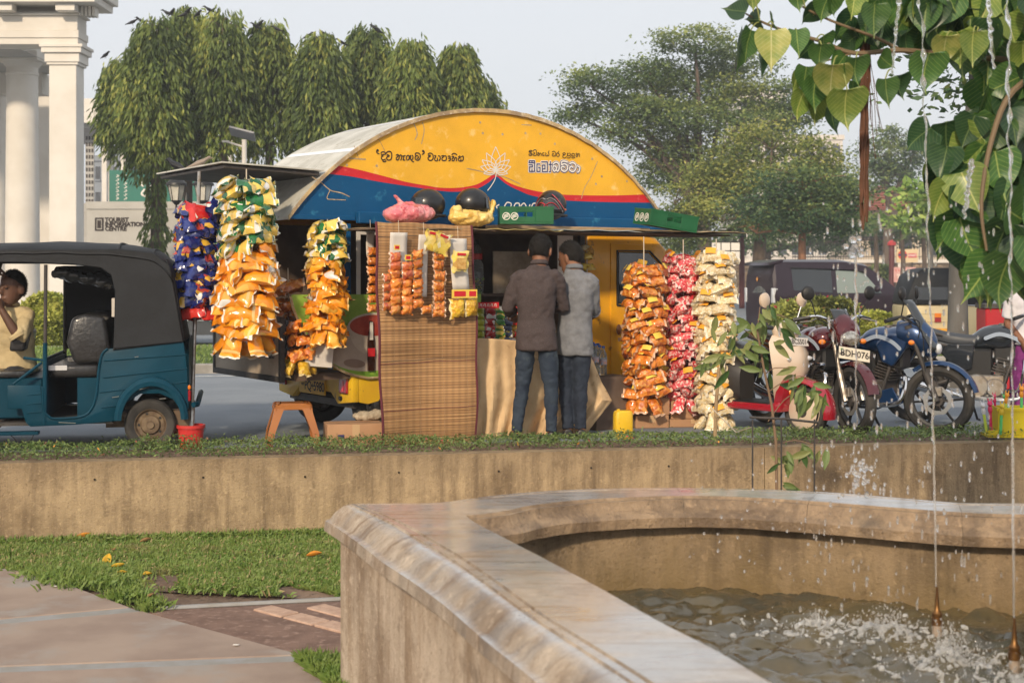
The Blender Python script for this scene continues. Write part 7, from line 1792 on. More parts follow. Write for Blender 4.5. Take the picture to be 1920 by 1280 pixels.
# ---- far buildings
def block(label, px0, px1, py, D, depth, m, floors, cols_, glass=m_glass):
    a, c = loc(px0, D), loc(px1, D); w = c.x - a.x; h = zz(py, D)
    o = thing('far_building', label, 'building', a); b = MB(); b.bx((0, 0, -.05), (w, depth, h)); b.build('wall', m, o)
    b = MB(); b.bx((-.2, -.2, h + .001), (w + .2, depth + .2, h + .6)); b.build('parapet', m, o)
    fh = h / floors; cw = w / cols_
    for i in range(floors):
        if fh * i < 3 and D > 120: continue
        for j in range(cols_):
            b = MB(); b.bx((cw * j + cw * .2, -.06, fh * i + fh * .3), (cw * (j + .8), -.02, fh * i + fh * .78)); wn_ = b.build('window', glass, o)
            b = MB(); b.bx((cw * j + cw * .15, -.2, fh * i + fh * .22), (cw * (j + .85), -.021, fh * i + fh * .28)); b.build('sill', m, wn_)
    return o
block('tall white building glimpsed behind the rain trees', 1385, 1475, 178, 190, 14, m_white_w, 9, 5)
block('wide lower white block beside the tall building behind the trees', 1380, 1580, 262, 180, 14, mat('white_render', (.62, .58, .53), .8), 6, 8)
block('small grey block behind the colonnade columns', 176, 222, 302, 150, 10, mat('blue_grey', (.22, .25, .29), .8), 5, 3)
# ---- tiled house
Dt = 112.0
hs = thing('tiled_house', 'cream house with red tiled hip roof beyond the palms', 'house', loc(1585, Dt))
w = loc(1800, Dt).x - hs.location.x; h0 = zz(392, Dt); h1 = zz(356, Dt)
b = MB(); b.bx((.6, 0, -.05), (w - .6, 8, h0)); b.build('wall', mat('cream_wall', (.56, .47, .36), .8), hs)
b = MB(); b.add([(0, -.8, h0 - .1), (w, -.8, h0 - .1), (w, 8.8, h0 - .1), (0, 8.8, h0 - .1), (w * .4, 4, h1 + .5), (w * .62, 4, h1 + .5)], [(0, 1, 5, 4), (1, 2, 5), (2, 3, 4, 5), (3, 0, 4), (0, 3, 2, 1)])
rf = b.build('roof', mat('roof_tile', (.24, .075, .05), .85, c2=(.17, .055, .04), scale=3, bump=.5), hs, sharp=0)
for j in range(9):
    t = (j + .5) / 9; q = MB(); q.tube([(w * .4 * t, -.8 + 4.8 * t, h0 - .05 + (h1 + .6 - h0) * t), (w - w * .38 * t, -.8 + 4.8 * t, h0 - .05 + (h1 + .6 - h0) * t)], .12, 5); q.build('tile_course', rf.data.materials[0], rf)
for j in range(4):
    b = MB(); b.bx((2 + j * 2.2, -.08, h0 * .45), (3 + j * 2.2, -.02, h0 * .8)); b.build('window', m_glass, hs)
# ---- stone wall with white coping and railings
Dv = 95.0
fw = thing('stone_wall', 'rubble stone wall with white coping and iron railings across the far road', 'wall', loc(1375, Dv))
W2 = loc(2050, Dv).x - fw.location.x; zt, zb = zz(493, Dv), -.05
m_rub = mat('rubble', (.20, .15, .10), .9, c2=(.11, .085, .06), scale=3.2, vor=True, lo=.2, hi=.6, bump=.8, bscale=4)
b = MB(); b.bx((0, 0, zb), (W2, .5, zt)); b.build('wall_core', mat('rubble_mortar', (.11, .085, .06), .95), fw)
stv = []
for i in range(3):
    q = MB(); q.ell((0, 0, 0), (.17 + .04 * i, .07, .115 + .015 * i), 7, 5); stv.append(q.me('rubble_stone', mat('rubble_stone', (.24, .175, .115), .9, c2=(.17, .125, .085), scale=3, rand=.35)))
x = 8.0; cnt = 0
while x < 15.5:
    z = .55
    while z < zt - .08 and cnt < 290:
        inst('rubble_stone', rnd.choice(stv), fw, (x + rnd.uniform(-.08, .08), -.01, z), (rnd.uniform(-.3, .3), rnd.uniform(-.6, .6), 0), rnd.uniform(.85, 1.2)); z += rnd.uniform(.2, .27); cnt += 1
    x += .36
b = MB()
for i in range(1400):
    x = rnd.uniform(0, W2); 
    if 7.7 < x < 15.6: continue
    b.ell((x, -.01, rnd.uniform(.1, zt - .1)), (rnd.uniform(.13, .2), .06, rnd.uniform(.09, .13)), 6, 4)
o = b.build('rubble_field', stv[0].materials[0], fw); o['kind'] = 'stuff'
b = MB(); b.bx((-.1, -.12, zt), (W2, .62, zt + .22)); b.build('coping', m_white_w, fw, bevel=.02)
for px in (1467, 1579, 1690, 1800):
    x = loc(px, Dv).x - fw.location.x; b = MB(); b.bx((x - .25, -.1, zb), (x + .25, -.02, zt - .005)); b.build('pilaster', m_white_w, fw)
for i in range(110):
    x = 4 + i * .17
    if x > W2: break
    b = MB(); b.bx((x - .012, .2, zt + .22), (x + .012, .224, zt + 1.9)); b.build('railing_bar', m_black, fw)
b = MB(); b.bx((4, .19, zt + 1.7), (W2, .235, zt + 1.75)); b.bx((4, .19, zt + .4), (W2, .235, zt + .45)); b.build('railing_rail', m_black, fw)
# ---- far signs
Dn = 82.0
m_rpost = mat('red_post', (.10, .02, .02), .5)
def stick(name, label, cat, px, y0, y1, D, r_, m, capm=None):
    o = thing(name, label, cat, loc(px, D)); q = MB(); q.tube([(0, 0, -.05), (0, 0, zz(y1, D))], r_, 10); q.build('post', m, o)
    if capm: q = MB(); q.lathe([(r_ * 1.6, zz(y1, D)), (r_ * 1.6, zz(y1, D) + .15), (r_ * .5, zz(y1, D) + .3)], 12); q.build('cap', capm, o)
    return o
stick('gate_post', 'dark red banded post beside the cream sign', 'post', 1672, 545, 460, Dn, .16, m_rpost, mat('cap_red', (.4, .03, .03), .5))
stick('gate_post', 'dark red banded post near the white paned board', 'post', 1391, 545, 445, 60, .12, m_rpost, m_black)
sg_ = thing('shop_sign', 'cream sign with red disc and red label above the far wall', 'sign', loc(1681, Dn))
w = loc(1721, Dn).x - sg_.location.x; b = MB(); b.bx((0, 0, zz(492, Dn)), (w, .12, zz(467, Dn))); b.build('board', mat('sign_cream', (.62, .48, .28), .6), sg_)
q = MB(); q.lathe([(.26, -.02), (.26, 0)], 24, (w * .28, -.002, zz(478, Dn)), 'Y'); q.build('red_disc', mat('sign_red', (.60, .04, .02), .5), sg_)
q = MB(); q.bx((w * .08, -.04, zz(479.5, Dn)), (w * .48, -.025, zz(476, Dn))); q.build('disc_bar', m_navy, sg_)
q = MB(); q.bx((w * .55, -.02, zz(483, Dn)), (w * .94, -.003, zz(475, Dn))); lb = q.build('red_label', mat('sign_red2', (.50, .03, .05), .5), sg_)
text('OXIIT', .18, m_wink, sg_, (w * .745, -.024, zz(479, Dn)), (R(90), 0, 0), bold=.005)
for x in (w * .25, w * .75):
    q = MB(); q.tube([(x, .06, -.05), (x, .06, zz(492, Dn))], .05, 8); q.build('post', m_dark, sg_)
ps = thing('poster_board', 'red and white poster board below the cream sign', 'poster', loc(1676, Dn - .3))
w = loc(1717, Dn).x - loc(1676, Dn).x; b = MB(); b.bx((0, 0, zz(529, Dn)), (w, .05, zz(501, Dn))); b.build('board', mat('poster_pink', (.66, .42, .38), .6, c2=(.55, .25, .22), scale=2), ps)
for x, y, ww, hh, cc in ((.08, 505, .35, 5, (.5, .05, .04)), (.08, 513, .28, 11, (.45, .12, .08)), (.52, 507, .40, 9, (.70, .30, .10)), (.50, 518, .42, 8, (.60, .08, .06))):
    b = MB(); b.bx((w * x, -.02, zz(y + hh, Dn)), (w * (x + ww), -.003, zz(y, Dn))); b.build('picture_panel', mat('poster_ink', cc, .6, c2=(.72, .62, .55), scale=4), ps)
for x in (.1, w - .1):
    q = MB(); q.tube([(x, .08, -.05), (x, .08, zz(503, Dn))], .04, 6); q.build('post', m_dark, ps)
wb = thing('paned_board', 'white board of six panes on a dark frame behind the popcorn string', 'board', loc(1334, 55))
w = loc(1388, 55).x - wb.location.x; b = MB(); b.bx((-.03, .03, zz(487, 55)), (w + .03, .08, zz(453, 55))); b.build('frame', m_black, wb)
for i in range(3):
    for j in range(2):
        b = MB(); b.bx((w * i / 3 + .02, 0, zz(486 - j * 16.5, 55)), (w * (i + 1) / 3 - .02, .028, zz(471.5 - j * 16.5, 55))); b.build('pane', m_wink, wb)
q = MB(); q.tube([(w / 2, .1, -.05), (w / 2, .1, zz(460, 55))], .05, 8); q.build('post', m_black, wb)
pot = thing('potted_shrub', 'clipped round shrub in a black pot by the far wall', 'plant', loc(1650, 84))
b = MB(); b.lathe([(.45, .0), (.6, .7), (.55, .72)], 16); b.build('pot', m_black, pot)

# ================================================================ FOLIAGE
def leafmat(name, c, back=.3, rough=.55): return mat(name, c, rough, c2=tuple(k * 1.35 for k in c), scale=.9, back=back, spec=.3)
def leaf_cards(pts, dirs, L, Wd, nrm_up=.4, fold=True):
    """diamond leaves: base point, direction, size"""
    k = len(pts); pts = np.asarray(pts); d = np.asarray(dirs); d = d / np.linalg.norm(d, axis=1)[:, None]
    up = nr.normal(0, 1, (k, 3)); up[:, 2] += nrm_up * 2
    s = np.cross(d, up); s /= np.linalg.norm(s, axis=1)[:, None] + 1e-9
    L = np.asarray(L)[:, None] if hasattr(L, '__len__') else np.full((k, 1), L); Wd = Wd if not hasattr(Wd, '__len__') else np.asarray(Wd)[:, None]
    V = np.stack([pts, pts + d * L * .45 + s * Wd / 2, pts + d * L, pts + d * L * .45 - s * Wd / 2], 1)
    return V.reshape(-1, 3), np.arange(4 * k).reshape(-1, 4)
m_bark = mat('bark', (.13, .095, .07), .9, c2=(.08, .06, .045), scale=6, stretch=(1, 1, .3), bump=.6, bscale=14)
m_bark_g = mat('grey_bark', (.13, .125, .115), .9, c2=(.085, .08, .072), scale=5, stretch=(1, 1, .3), bump=.6, bscale=12)
m_bark_o = mat('orange_bark', (.26, .13, .07), .9, c2=(.18, .09, .05), scale=4, bump=.4)
mast_l = [leafmat('mast_leaf_dark', (.060, .092, .026)), leafmat('mast_leaf', (.135, .18, .045)), leafmat('mast_leaf_bright', (.28, .30, .07))]
def mast_tree(label, px, D, ytop, ybot, rad, seed, ivy=False, dx=0.0):
    q_ = random.Random(seed); base = loc(px, D); o = thing('mast_tree', label, 'tree', base, group='row of weeping mast trees')
    zt, zb = zz(ytop, D), zz(ybot, D)
    b = MB(); b.tube([(0, 0, -.05), (.05 * q_.uniform(-1, 1), 0, zb * .5), (.1 * q_.uniform(-1, 1), 0, zb + (zt - zb) * .5), (0, 0, zt - .4)], [.2, .16, .12, .04], 10)
    if dx: b.tube([(0, 0, zb * .8), (dx * .6, 0, zb + .6), (dx, 0, zt - .4)], [.10, .08, .03], 8)
    pts, dirs, Ls, mi = [], [], [], []
    nb = int(185 * rad)
    for i in range(nb):
        t = q_.random() ** .85; z0 = zb + .8 + (zt - zb - .9) * t
        R_ = rad * (1 - .42 * max(0, t - .7) / .3) * (.82 + .3 * noise.noise((seed, z0 * .9, i % 7))) * (.7 + .3 * min(1, t * 4)) * q_.uniform(.75, 1.1); a = q_.uniform(0, 2 * PI)
        # outwards then drooping
        tip = Vector((R_ * math.cos(a), R_ * math.sin(a), 0)); droop = q_.uniform(.5, 1.25)
        pth = [Vector((0, 0, z0)), Vector((tip.x * .55, tip.y * .55, z0 + .22)), Vector((tip.x * .95, tip.y * .95, z0 - .05)), Vector((tip.x * 1.02, tip.y * 1.02, z0 - droop * .6)), Vector((tip.x * .98, tip.y * .98, z0 - droop))]
        if i % 5 == 0: b.tube(pth[:3], [.03, .02, .008], 4, cap=False)
        pth = [p + Vector((dx, 0, 0)) for p in pth]; sp = smooth3(pth, 5); br = .5 + .9 * noise.noise((tip.x * 1.2 + seed, tip.y, z0 * .9))
        for p in sp[4:]:
            for _ in range(3):
                pts.append(tuple(p + Vector((q_.gauss(0, .10), q_.gauss(0, .10), q_.gauss(0, .09)))))
                out = Vector((p.x - dx, p.y, 0)).normalized() if p.length else Vector((1, 0, 0))
                dirs.append((out.x * .4 + q_.gauss(0, .3), out.y * .4 + q_.gauss(0, .3), -1 + q_.gauss(0, .25))); Ls.append(q_.uniform(.2, .34))
                r_ = br + q_.gauss(0, .35); mi.append(2 if r_ > 1.0 else 1 if r_ > .35 else 0)
    if ivy:
        for i in range(1300):
            z = q_.uniform(.8, zb + .6); a = q_.uniform(0, 2 * PI); rr = .22 + .28 * abs(noise.noise((z * 1.3, seed, 0))) * q_.random() ** .4 * 2
            pts.append((rr * math.cos(a), rr * math.sin(a), z)); dirs.append((math.cos(a) * .5, math.sin(a) * .5, -1)); Ls.append(q_.uniform(.18, .28)); mi.append(q_.choice((0, 1, 1)))
    b.build('trunk', m_bark, o)
    V, Fc = leaf_cards(pts, dirs, Ls, .075, .1)
    raw('crown', V, Fc, mast_l, o, mi=mi)
    return o
lab = ['leftmost weeping mast tree, its trunk wrapped in leaves beside the sign wall', 'tall weeping mast tree behind the twin lanterns', 'weeping mast tree next to the solar lamp', 'weeping mast tree over the rear awning', 'weeping mast tree above the bare end of the truck roof', 'weeping mast tree with crows above the lettering', 'weeping mast tree behind the lotus emblem side of the roof', 'lower weeping mast tree near the top of the truck arch', 'smallest weeping mast tree at the end of the row']
for i, (px, D, yt, yb, rd) in enumerate(((292, 44, 42, 330, 1.2), (352, 47, 22, 318, 1.02), (418, 45, 28, 300, 1.08), (505, 46, 50, 300, 1.05), (600, 45, 72, 300, 1.05), (692, 47, 58, 300, 1.08), (772, 45, 84, 300, .95), (862, 46, 92, 300, .9), (908, 48, 158, 300, .65))):
    mast_tree(lab[i], px, D, yt, yb, rd, 11 + i, ivy=(i == 0))
mast_tree('narrow leafy mast tree in front of the green hoarding', 300, 50, 118, 295, .95, 31, dx=-1.25)
# crows
bw_ = MB(); bw_.loft([[Vector((x, r_ * math.cos(a), z + r_ * .9 * math.sin(a))) for a in np.linspace(0, 2 * PI, 9)[:-1]] for x, r_, z in ((-.24, .012, -.03), (-.16, .028, .0), (-.05, .062, .045), (.05, .060, .08), (.10, .038, .125), (.135, .036, .15), (.165, .026, .152), (.185, .012, .147), (.225, .004, .142))])
bw_.tube([(0, .02, .02), (0, .02, -.05)], .006, 4); bw_.tube([(0, -.02, .02), (0, -.02, -.05)], .006, 4)
crow = bw_.me('crow', mat('crow_black', (.012, .012, .014), .5))
for px, py in ((249, 42), (265, 40), (198, 104), (313, 25), (322, 24), (346, 28), (352, 22), (371, 27), (392, 19), (397, 22), (407, 28), (448, 49), (480, 50), (487, 46), (519, 55), (578, 68), (610, 65), (604, 72), (640, 80), (702, 52), (708, 58), (765, 84), (792, 92)):
    o = inst('crow', crow, None, P(px, py + 3, 45.2), (0, 0, rnd.choice((0, PI)) + rnd.uniform(-.9, .9))); k_ = min(range(9), key=lambda n: abs(px - (292, 352, 418, 505, 600, 692, 772, 862, 908)[n])); tag(o, 'black crow perched on the %s mast tree from the portico' % ('first', 'second', 'third', 'fourth', 'fifth', 'sixth', 'seventh', 'eighth', 'ninth')[k_], 'bird', 'crows on the mast trees')
o = inst('crow', crow, None, P(330, 318, 12.3), (0, 0, 2.6), (.6, .6, .6)); tag(o, 'crow standing on the rear awning of the truck', 'bird')
o = inst('pigeon', bpy.data.meshes['crow'].copy(), None, P(376, 312, 12.2), (0, 0, .3), (.5, .55, .5)); o.data.materials.clear(); o.data.materials.append(mat('pigeon', (.25, .2, .16), .7)); tag(o, 'small brown pigeon resting on the rear awning', 'bird')

def lobe_tree(label, px, D, ybase_trunk, lobes, leafs, n_per, lsz, trunk_r, barkm, seed, lean=0, name='rain_tree', gap=.05, flat_=.5):
    q_ = random.Random(seed); base = loc(px, D); o = thing(name, label, 'tree', base)
    pts, dirs, Ls, mi = [], [], [], []
    b = MB(); fork = Vector((lean * .5, 0, zz(ybase_trunk, D))); b.tube([(0, 0, -.05), (lean * .1, 0, fork.z * .4), tuple(fork)], [trunk_r * 1.3, trunk_r, trunk_r * .8], 12)
    for li, (lx, ly, rx, ry) in enumerate(lobes):
        c = Vector((loc(lx, D).x - base.x, q_.uniform(-1, 1) * rx * D / F * .6, zz(ly, D))); ax, az = rx * D / F, ry * D / F; ay = ax * .8
        mid = fork.lerp(c, .5) + Vector((q_.uniform(-.3, .3), q_.uniform(-.3, .3), .15 * (c.z - fork.z)))
        b.tube(smooth3([fork, mid, c + Vector((0, 0, -az * .3))], 4), [trunk_r * .36 * (1 - .8 * t) + .015 for t in np.linspace(0, 1, 9)], 7)
        for k_ in range(7):
            e = c + Vector((ax * q_.uniform(-.85, .85), ay * q_.uniform(-.85, .85), az * q_.uniform(-.3, .6))); b.tube([c + Vector((0, 0, -az * .3)), c.lerp(e, .5) + Vector((0, 0, .1)), e], [.03, .018, .008], 5, cap=False)
        n = int(n_per * ax * az)
        # leaves gather in small sprays
        for s_ in range(max(8, n // 26)):
            u = Vector((q_.gauss(0, 1), q_.gauss(0, 1), q_.gauss(0, 1))).normalized(); rr = q_.uniform(.45, 1.05)
            sc_ = c + Vector((u.x * ax * rr, u.y * ay * rr, u.z * az * rr))
            if noise.noise((sc_.x * .55 + seed, sc_.y * .55, sc_.z * .8)) < gap - .35: continue
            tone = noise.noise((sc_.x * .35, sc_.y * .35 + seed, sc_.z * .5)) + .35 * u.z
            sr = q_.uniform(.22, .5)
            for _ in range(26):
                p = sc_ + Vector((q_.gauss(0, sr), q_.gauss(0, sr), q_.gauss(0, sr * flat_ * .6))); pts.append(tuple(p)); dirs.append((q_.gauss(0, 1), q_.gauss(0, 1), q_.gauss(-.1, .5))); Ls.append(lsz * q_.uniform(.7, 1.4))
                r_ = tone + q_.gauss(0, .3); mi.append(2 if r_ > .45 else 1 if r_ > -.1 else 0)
    b.build('trunk', barkm, o)
    V, Fc = leaf_cards(pts, dirs, Ls, lsz * .55, .6); raw('crown', V, Fc, leafs, o, mi=mi)
    return o
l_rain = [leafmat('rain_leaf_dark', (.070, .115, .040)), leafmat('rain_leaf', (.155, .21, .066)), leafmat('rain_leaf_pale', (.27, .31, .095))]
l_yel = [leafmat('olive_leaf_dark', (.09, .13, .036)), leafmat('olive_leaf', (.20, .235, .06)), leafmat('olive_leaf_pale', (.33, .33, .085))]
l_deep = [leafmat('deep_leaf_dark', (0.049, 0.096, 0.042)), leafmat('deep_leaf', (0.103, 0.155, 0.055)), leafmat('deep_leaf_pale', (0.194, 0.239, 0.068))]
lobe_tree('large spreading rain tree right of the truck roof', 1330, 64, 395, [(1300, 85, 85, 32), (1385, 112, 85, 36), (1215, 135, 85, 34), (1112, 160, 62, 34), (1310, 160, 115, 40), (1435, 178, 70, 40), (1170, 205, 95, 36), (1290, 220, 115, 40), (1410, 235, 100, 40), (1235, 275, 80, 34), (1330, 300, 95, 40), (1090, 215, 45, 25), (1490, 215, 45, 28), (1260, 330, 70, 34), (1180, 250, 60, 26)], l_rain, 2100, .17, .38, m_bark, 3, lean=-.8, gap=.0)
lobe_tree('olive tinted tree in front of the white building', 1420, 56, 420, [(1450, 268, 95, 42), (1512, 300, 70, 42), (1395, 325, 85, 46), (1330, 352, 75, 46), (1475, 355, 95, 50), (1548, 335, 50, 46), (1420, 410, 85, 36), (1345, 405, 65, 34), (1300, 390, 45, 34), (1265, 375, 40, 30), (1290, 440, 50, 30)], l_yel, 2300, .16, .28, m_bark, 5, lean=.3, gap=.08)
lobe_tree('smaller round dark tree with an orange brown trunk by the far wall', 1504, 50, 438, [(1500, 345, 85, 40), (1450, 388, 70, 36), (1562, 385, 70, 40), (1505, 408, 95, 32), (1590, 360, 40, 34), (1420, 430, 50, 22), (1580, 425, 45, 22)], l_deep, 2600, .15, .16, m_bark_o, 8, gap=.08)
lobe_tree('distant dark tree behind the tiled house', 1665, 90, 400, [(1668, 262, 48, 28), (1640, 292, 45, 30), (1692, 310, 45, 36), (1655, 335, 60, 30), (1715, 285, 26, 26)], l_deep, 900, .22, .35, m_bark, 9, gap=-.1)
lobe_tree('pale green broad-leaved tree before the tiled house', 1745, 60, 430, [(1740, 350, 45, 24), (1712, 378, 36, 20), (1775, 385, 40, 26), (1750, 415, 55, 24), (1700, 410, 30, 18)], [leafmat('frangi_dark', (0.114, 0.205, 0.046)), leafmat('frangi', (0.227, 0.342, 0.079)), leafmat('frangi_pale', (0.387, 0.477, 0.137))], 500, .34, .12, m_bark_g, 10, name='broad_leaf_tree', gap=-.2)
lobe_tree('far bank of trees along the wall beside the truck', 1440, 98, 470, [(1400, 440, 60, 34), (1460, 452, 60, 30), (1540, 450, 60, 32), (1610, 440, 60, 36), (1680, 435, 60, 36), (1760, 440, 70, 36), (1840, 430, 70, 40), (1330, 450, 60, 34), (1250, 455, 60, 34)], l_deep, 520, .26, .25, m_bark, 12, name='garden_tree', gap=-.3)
# palms
for i, (px, yt, lb) in enumerate(((1640, 388, 'short feathery palm beside the tiled house'), (1690, 395, 'feathery palm nearest the cream sign'), (1730, 402, 'feathery palm below the pale green tree'))):
    D = 72; o = thing('palm_tree', lb, 'palm', loc(px, D)); zc = zz(yt + 22, D)
    b = MB(); b.tube([(0, 0, -.05), (.1, 0, zc * .5), (0, 0, zc)], [.16, .12, .1], 8); b.build('trunk', m_bark, o)
    pts, dirs = [], []
    for f in range(13):
        a = 2 * PI * f / 13 + rnd.random(); Lf = rnd.uniform(1.4, 2.0); el = rnd.uniform(.2, 1.1)
        fr = MB(); pp = []
        for t in np.linspace(0, 1, 8): pp.append(Vector((Lf * t * math.cos(a) * math.cos(el), Lf * t * math.sin(a) * math.cos(el), zc + Lf * t * math.sin(el) - Lf * .75 * t * t)))
        V = []; 
        fr.tube(pp, .015, 4)
        for p in smooth3(pp, 4)[2:]:
            for s in (-1, 1):
                d = Vector((-math.sin(a) * s + math.cos(a) * .4, math.cos(a) * s + math.sin(a) * .4, -.5)).normalized(); w_ = Vector((0, 0, .022)); fr.add([p - w_, p + w_, p + d * .42], [(0, 1, 2)])
        fr.build('frond', l_deep[1] if f % 2 else l_rain[1], o, sharp=0)
def bush(label, pxs, D, ybase, ytop, m, n, lsz, flowers=None, name='hedge', depth=1.0, parent=None, base=None, flat_top=True):
    a, c = loc(pxs[0], D), loc(pxs[1], D); zt = zz(ytop, D); zb = 0.05 if ybase is None else ybase
    pts, dirs, mi = [], [], []
    w = c.x - a.x
    for i in range(n):
        u, v, t = rnd.random(), rnd.random(), rnd.random()
        f = rnd.random()
        if f < .45: v = rnd.uniform(0, .15)
        elif f < .7: t = rnd.uniform(.85, 1)
        edge_ = min(u, 1 - u) * w
        top = (zt - zb) * (1 - .25 * math.exp(-edge_ * 5)) * (1 + .10 * noise.noise((u * w * 2.2, v * 2, D)))
        pts.append((u * w, v * depth + .08 * noise.noise((u * w * 3, t * 4, 1)), zb + top * t)); dirs.append((rnd.gauss(0, 1), rnd.gauss(-.5, .8), rnd.gauss(.3, .7)))
        q_ = noise.noise((u * w * 1.8, t * 2.5, D + 3)) + rnd.gauss(0, .35); mi.append(2 if q_ > .35 else 1 if q_ > -.25 else 0)
        if flowers and rnd.random() < .012: mi[-1] = 3
    o = thing(name, label, 'hedge' if name == 'hedge' else 'bush', a) if parent is None else parent
    if parent is None:
        b = MB()
        for k_ in range(6): b.tube([(w * (k_ + .5) / 6, depth / 2, -.02), (w * (k_ + .5) / 6 + .1, depth / 2 - .1, (zt) * .7)], [.03, .015], 5)
        b.build('stems', m_bark, o)
    V, Fc = leaf_cards(pts, dirs, [lsz * rnd.uniform(.7, 1.3) for _ in pts], lsz * .6, .4); raw('foliage', V, Fc, m + ([flowers] if flowers else []), o, mi=mi)
    return o
h1 = [leafmat('hedge_dark', (0.091, 0.114, 0.042)), leafmat('hedge_mid', (0.194, 0.216, 0.064)), leafmat('hedge_pale', (0.364, 0.387, 0.103))]
h2 = [leafmat('bush_dark', (0.160, 0.194, 0.046)), leafmat('bush_mid', (0.342, 0.376, 0.079)), leafmat('bush_pale', (0.500, 0.500, 0.137))]
bush('tall flowering hedge with pink blooms in front of the purple wagon', (1462, 1622), 25.6, None, 560, h1, 16000, .085, mat('bloom', (.55, .03, .09), .6), depth=.9)
bush('lower clipped yellow green hedge beside the wagon front wheel', (1600, 1684), 25.2, None, 584, h2, 9000, .075, depth=.9)
bush('round yellow green bush seen through the three-wheeler', (40, 125), 25.5, None, 548, h2, 9000, .08, name='shrub', depth=.9)
bush('', (1628, 1674), 84, .7, 497, l_deep, 1600, .2, parent=pot, depth=1.2)
pot_f = [c for c in pot.children if c.name.startswith('foliage')]
for c in pot_f: c.location = (-.72, -.6, 0)
# roadside tree trunk behind the bikes with its dark crown
lobe_tree('grey roadside tree trunk rising behind the motorbikes', 1796, 17.5, 470, [(1800, 60, 120, 50), (1900, 0, 120, 70), (1860, 150, 100, 60), (1930, 240, 90, 70), (1905, 360, 50, 60)], l_deep, 2600, .13, .13, m_bark_g, 14, name='roadside_tree', gap=-.2)
# ---- second three-wheeler and red cooler at the back
Dk = 22.5
tk2 = thing('three_wheeler', 'cream three-wheeler taxi with black hood seen beyond the motorbikes', 'three-wheeler', loc(1704, Dk), R(-4))
m_crm = mat('tuk_cream', (.60, .49, .28), .45, c2=(.54, .43, .24), scale=2)
s_ = Dk / F
def t2(px, py): return ((px - 1704) * s_, zz(py, Dk))
b = MB(); b.prism([t2(1702, 640), t2(1700, 572), t2(1795, 572), t2(1850, 575), t2(1850, 640)], 0, 1.2); b.build('body', m_crm, tk2, bevel=.04, seg=2)
b = MB(); rg = []
for x0, x1, py in ((1700, 1850, 571), (1704, 1848, 550), (1714, 1844, 518), (1728, 1840, 505), (1745, 1830, 502)):
    a, c = t2(x0, py), t2(x1, py); ins = .06 if py < 510 else 0; rg.append([Vector((a[0], -.01 + ins, a[1])), Vector((c[0], -.01 + ins, a[1])), Vector((c[0], 1.21 - ins, a[1])), Vector((a[0], 1.21 - ins, a[1]))])
b.loft(rg); b.build('hood', m_canvas, tk2, bevel=.03, seg=2)
a, c = t2(1718, 562), t2(1775, 538); b = MB(); b.bx((a[0], -.02, a[1]), (c[0], -.011, c[1])); b.build('hood_window', m_glass, tk2)
for py in (588, 603, 618):
    a = t2(1706, py); b = MB(); b.tube([(a[0], -.004, a[1]), (a[0] + .7, -.004, a[1])], .006, 5); b.build('pressed_rib', m_crm, tk2)
a = t2(1757, 600); b = MB(); b.bx((a[0] - .05, -.03, a[1] - .03), (a[0] + .05, -.003, a[1] + .04)); b.build('tail_lamp', m_lampred, tk2); b = MB(); b.bx((a[0] - .05, -.03, a[1] + .045), (a[0] + .05, -.003, a[1] + .11)); b.build('indicator', m_amber, tk2)
a = t2(1760, 625); b = MB(); b.bx((a[0] - .16, -.025, a[1] - .08), (a[0] + .14, -.004, a[1] + .08)); b.build('number_plate', mat('plate_orange', (.72, .36, .02), .5, c2=(.5, .2, .02), scale=20), tk2)
for x, y in ((.25, .05), (.25, 1.15), (1.1, .6)): wheel(tk2, (x, y, .2), .2, .1, side=-1, rim=m_rust, holes=4)
Dr = 16.5
rc = thing('drinks_cooler', 'red drinks cooler box behind the black motorbike', 'cooler', loc(1848, Dr), R(-6))
w = 62 * Dr / F; zt = zz(578, Dr)
b = MB(); b.bx((0, 0, .05), (w, .5, zt)); b.build('cabinet', mat('cooler_red', (.42, .015, .02), .4, c2=(.34, .012, .018), scale=3), rc, bevel=.015)
b = MB(); b.bx((-.01, -.01, zt), (w + .01, .51, zt + .05)); b.build('lid', m_dark, rc)
q = MB(); q.stroke([(w * .2, zt * .5), (w * .35, zt * .75), (w * .5, zt * .55), (w * .7, zt * .72), (w * .9, zt * .6)], .035, -.004); q.build('white_swirl', m_wink, rc, sharp=0)
bb_ = tag(MB().bx((0, 0, 0), (.09, .4, .62)).build('timber_panel', m_card, None, loc=loc(1826, 16.2) + Vector((0, 0, .02)), bevel=.006), 'upright brown board leaning beside the red cooler', 'board')
for x in (.05, w - .05):
    q = MB(); q.tube([(x, .25, 0), (x, .25, .06)], .03, 8); q.build('foot', m_black, rc)
# ================================================================ FOREGROUND: bodhi leaves, aerial roots, sapling
def heart(seed, w=1.0, curl=.12):
    """heart-shaped drip-tipped leaf, hanging from the origin, unit length, in the XZ plane"""
    b = MB(); n = 15; rows = []
    hw = [(.00, .10), (-.05, .34), (.02, .42), (.12, .475), (.22, .48), (.32, .46), (.42, .41), (.52, .345), (.62, .26), (.70, .18), (.76, .115), (.81, .065), (.87, .032), (.94, .014), (1.0, .003)]
    for i, (t, h) in enumerate(hw):
        row = []
        for j in range(7):
            s = (j - 3) / 3; x = s * h * w
            z = -t if i else -.0 + .0
            if i == 1: z = .05 * (abs(s) ** 1.5) - .015 * (1 - abs(s))
            y = -abs(s) * h * .28 + curl * math.sin(t * 2.6) + .025 * noise.noise((s * 2 + seed, t * 4, seed))
            row.append((x, y, z))
        rows.append(row)
    b.loft([[Vector(p) for p in r_] for r_ in rows], cap=False, closed=False)
    return b
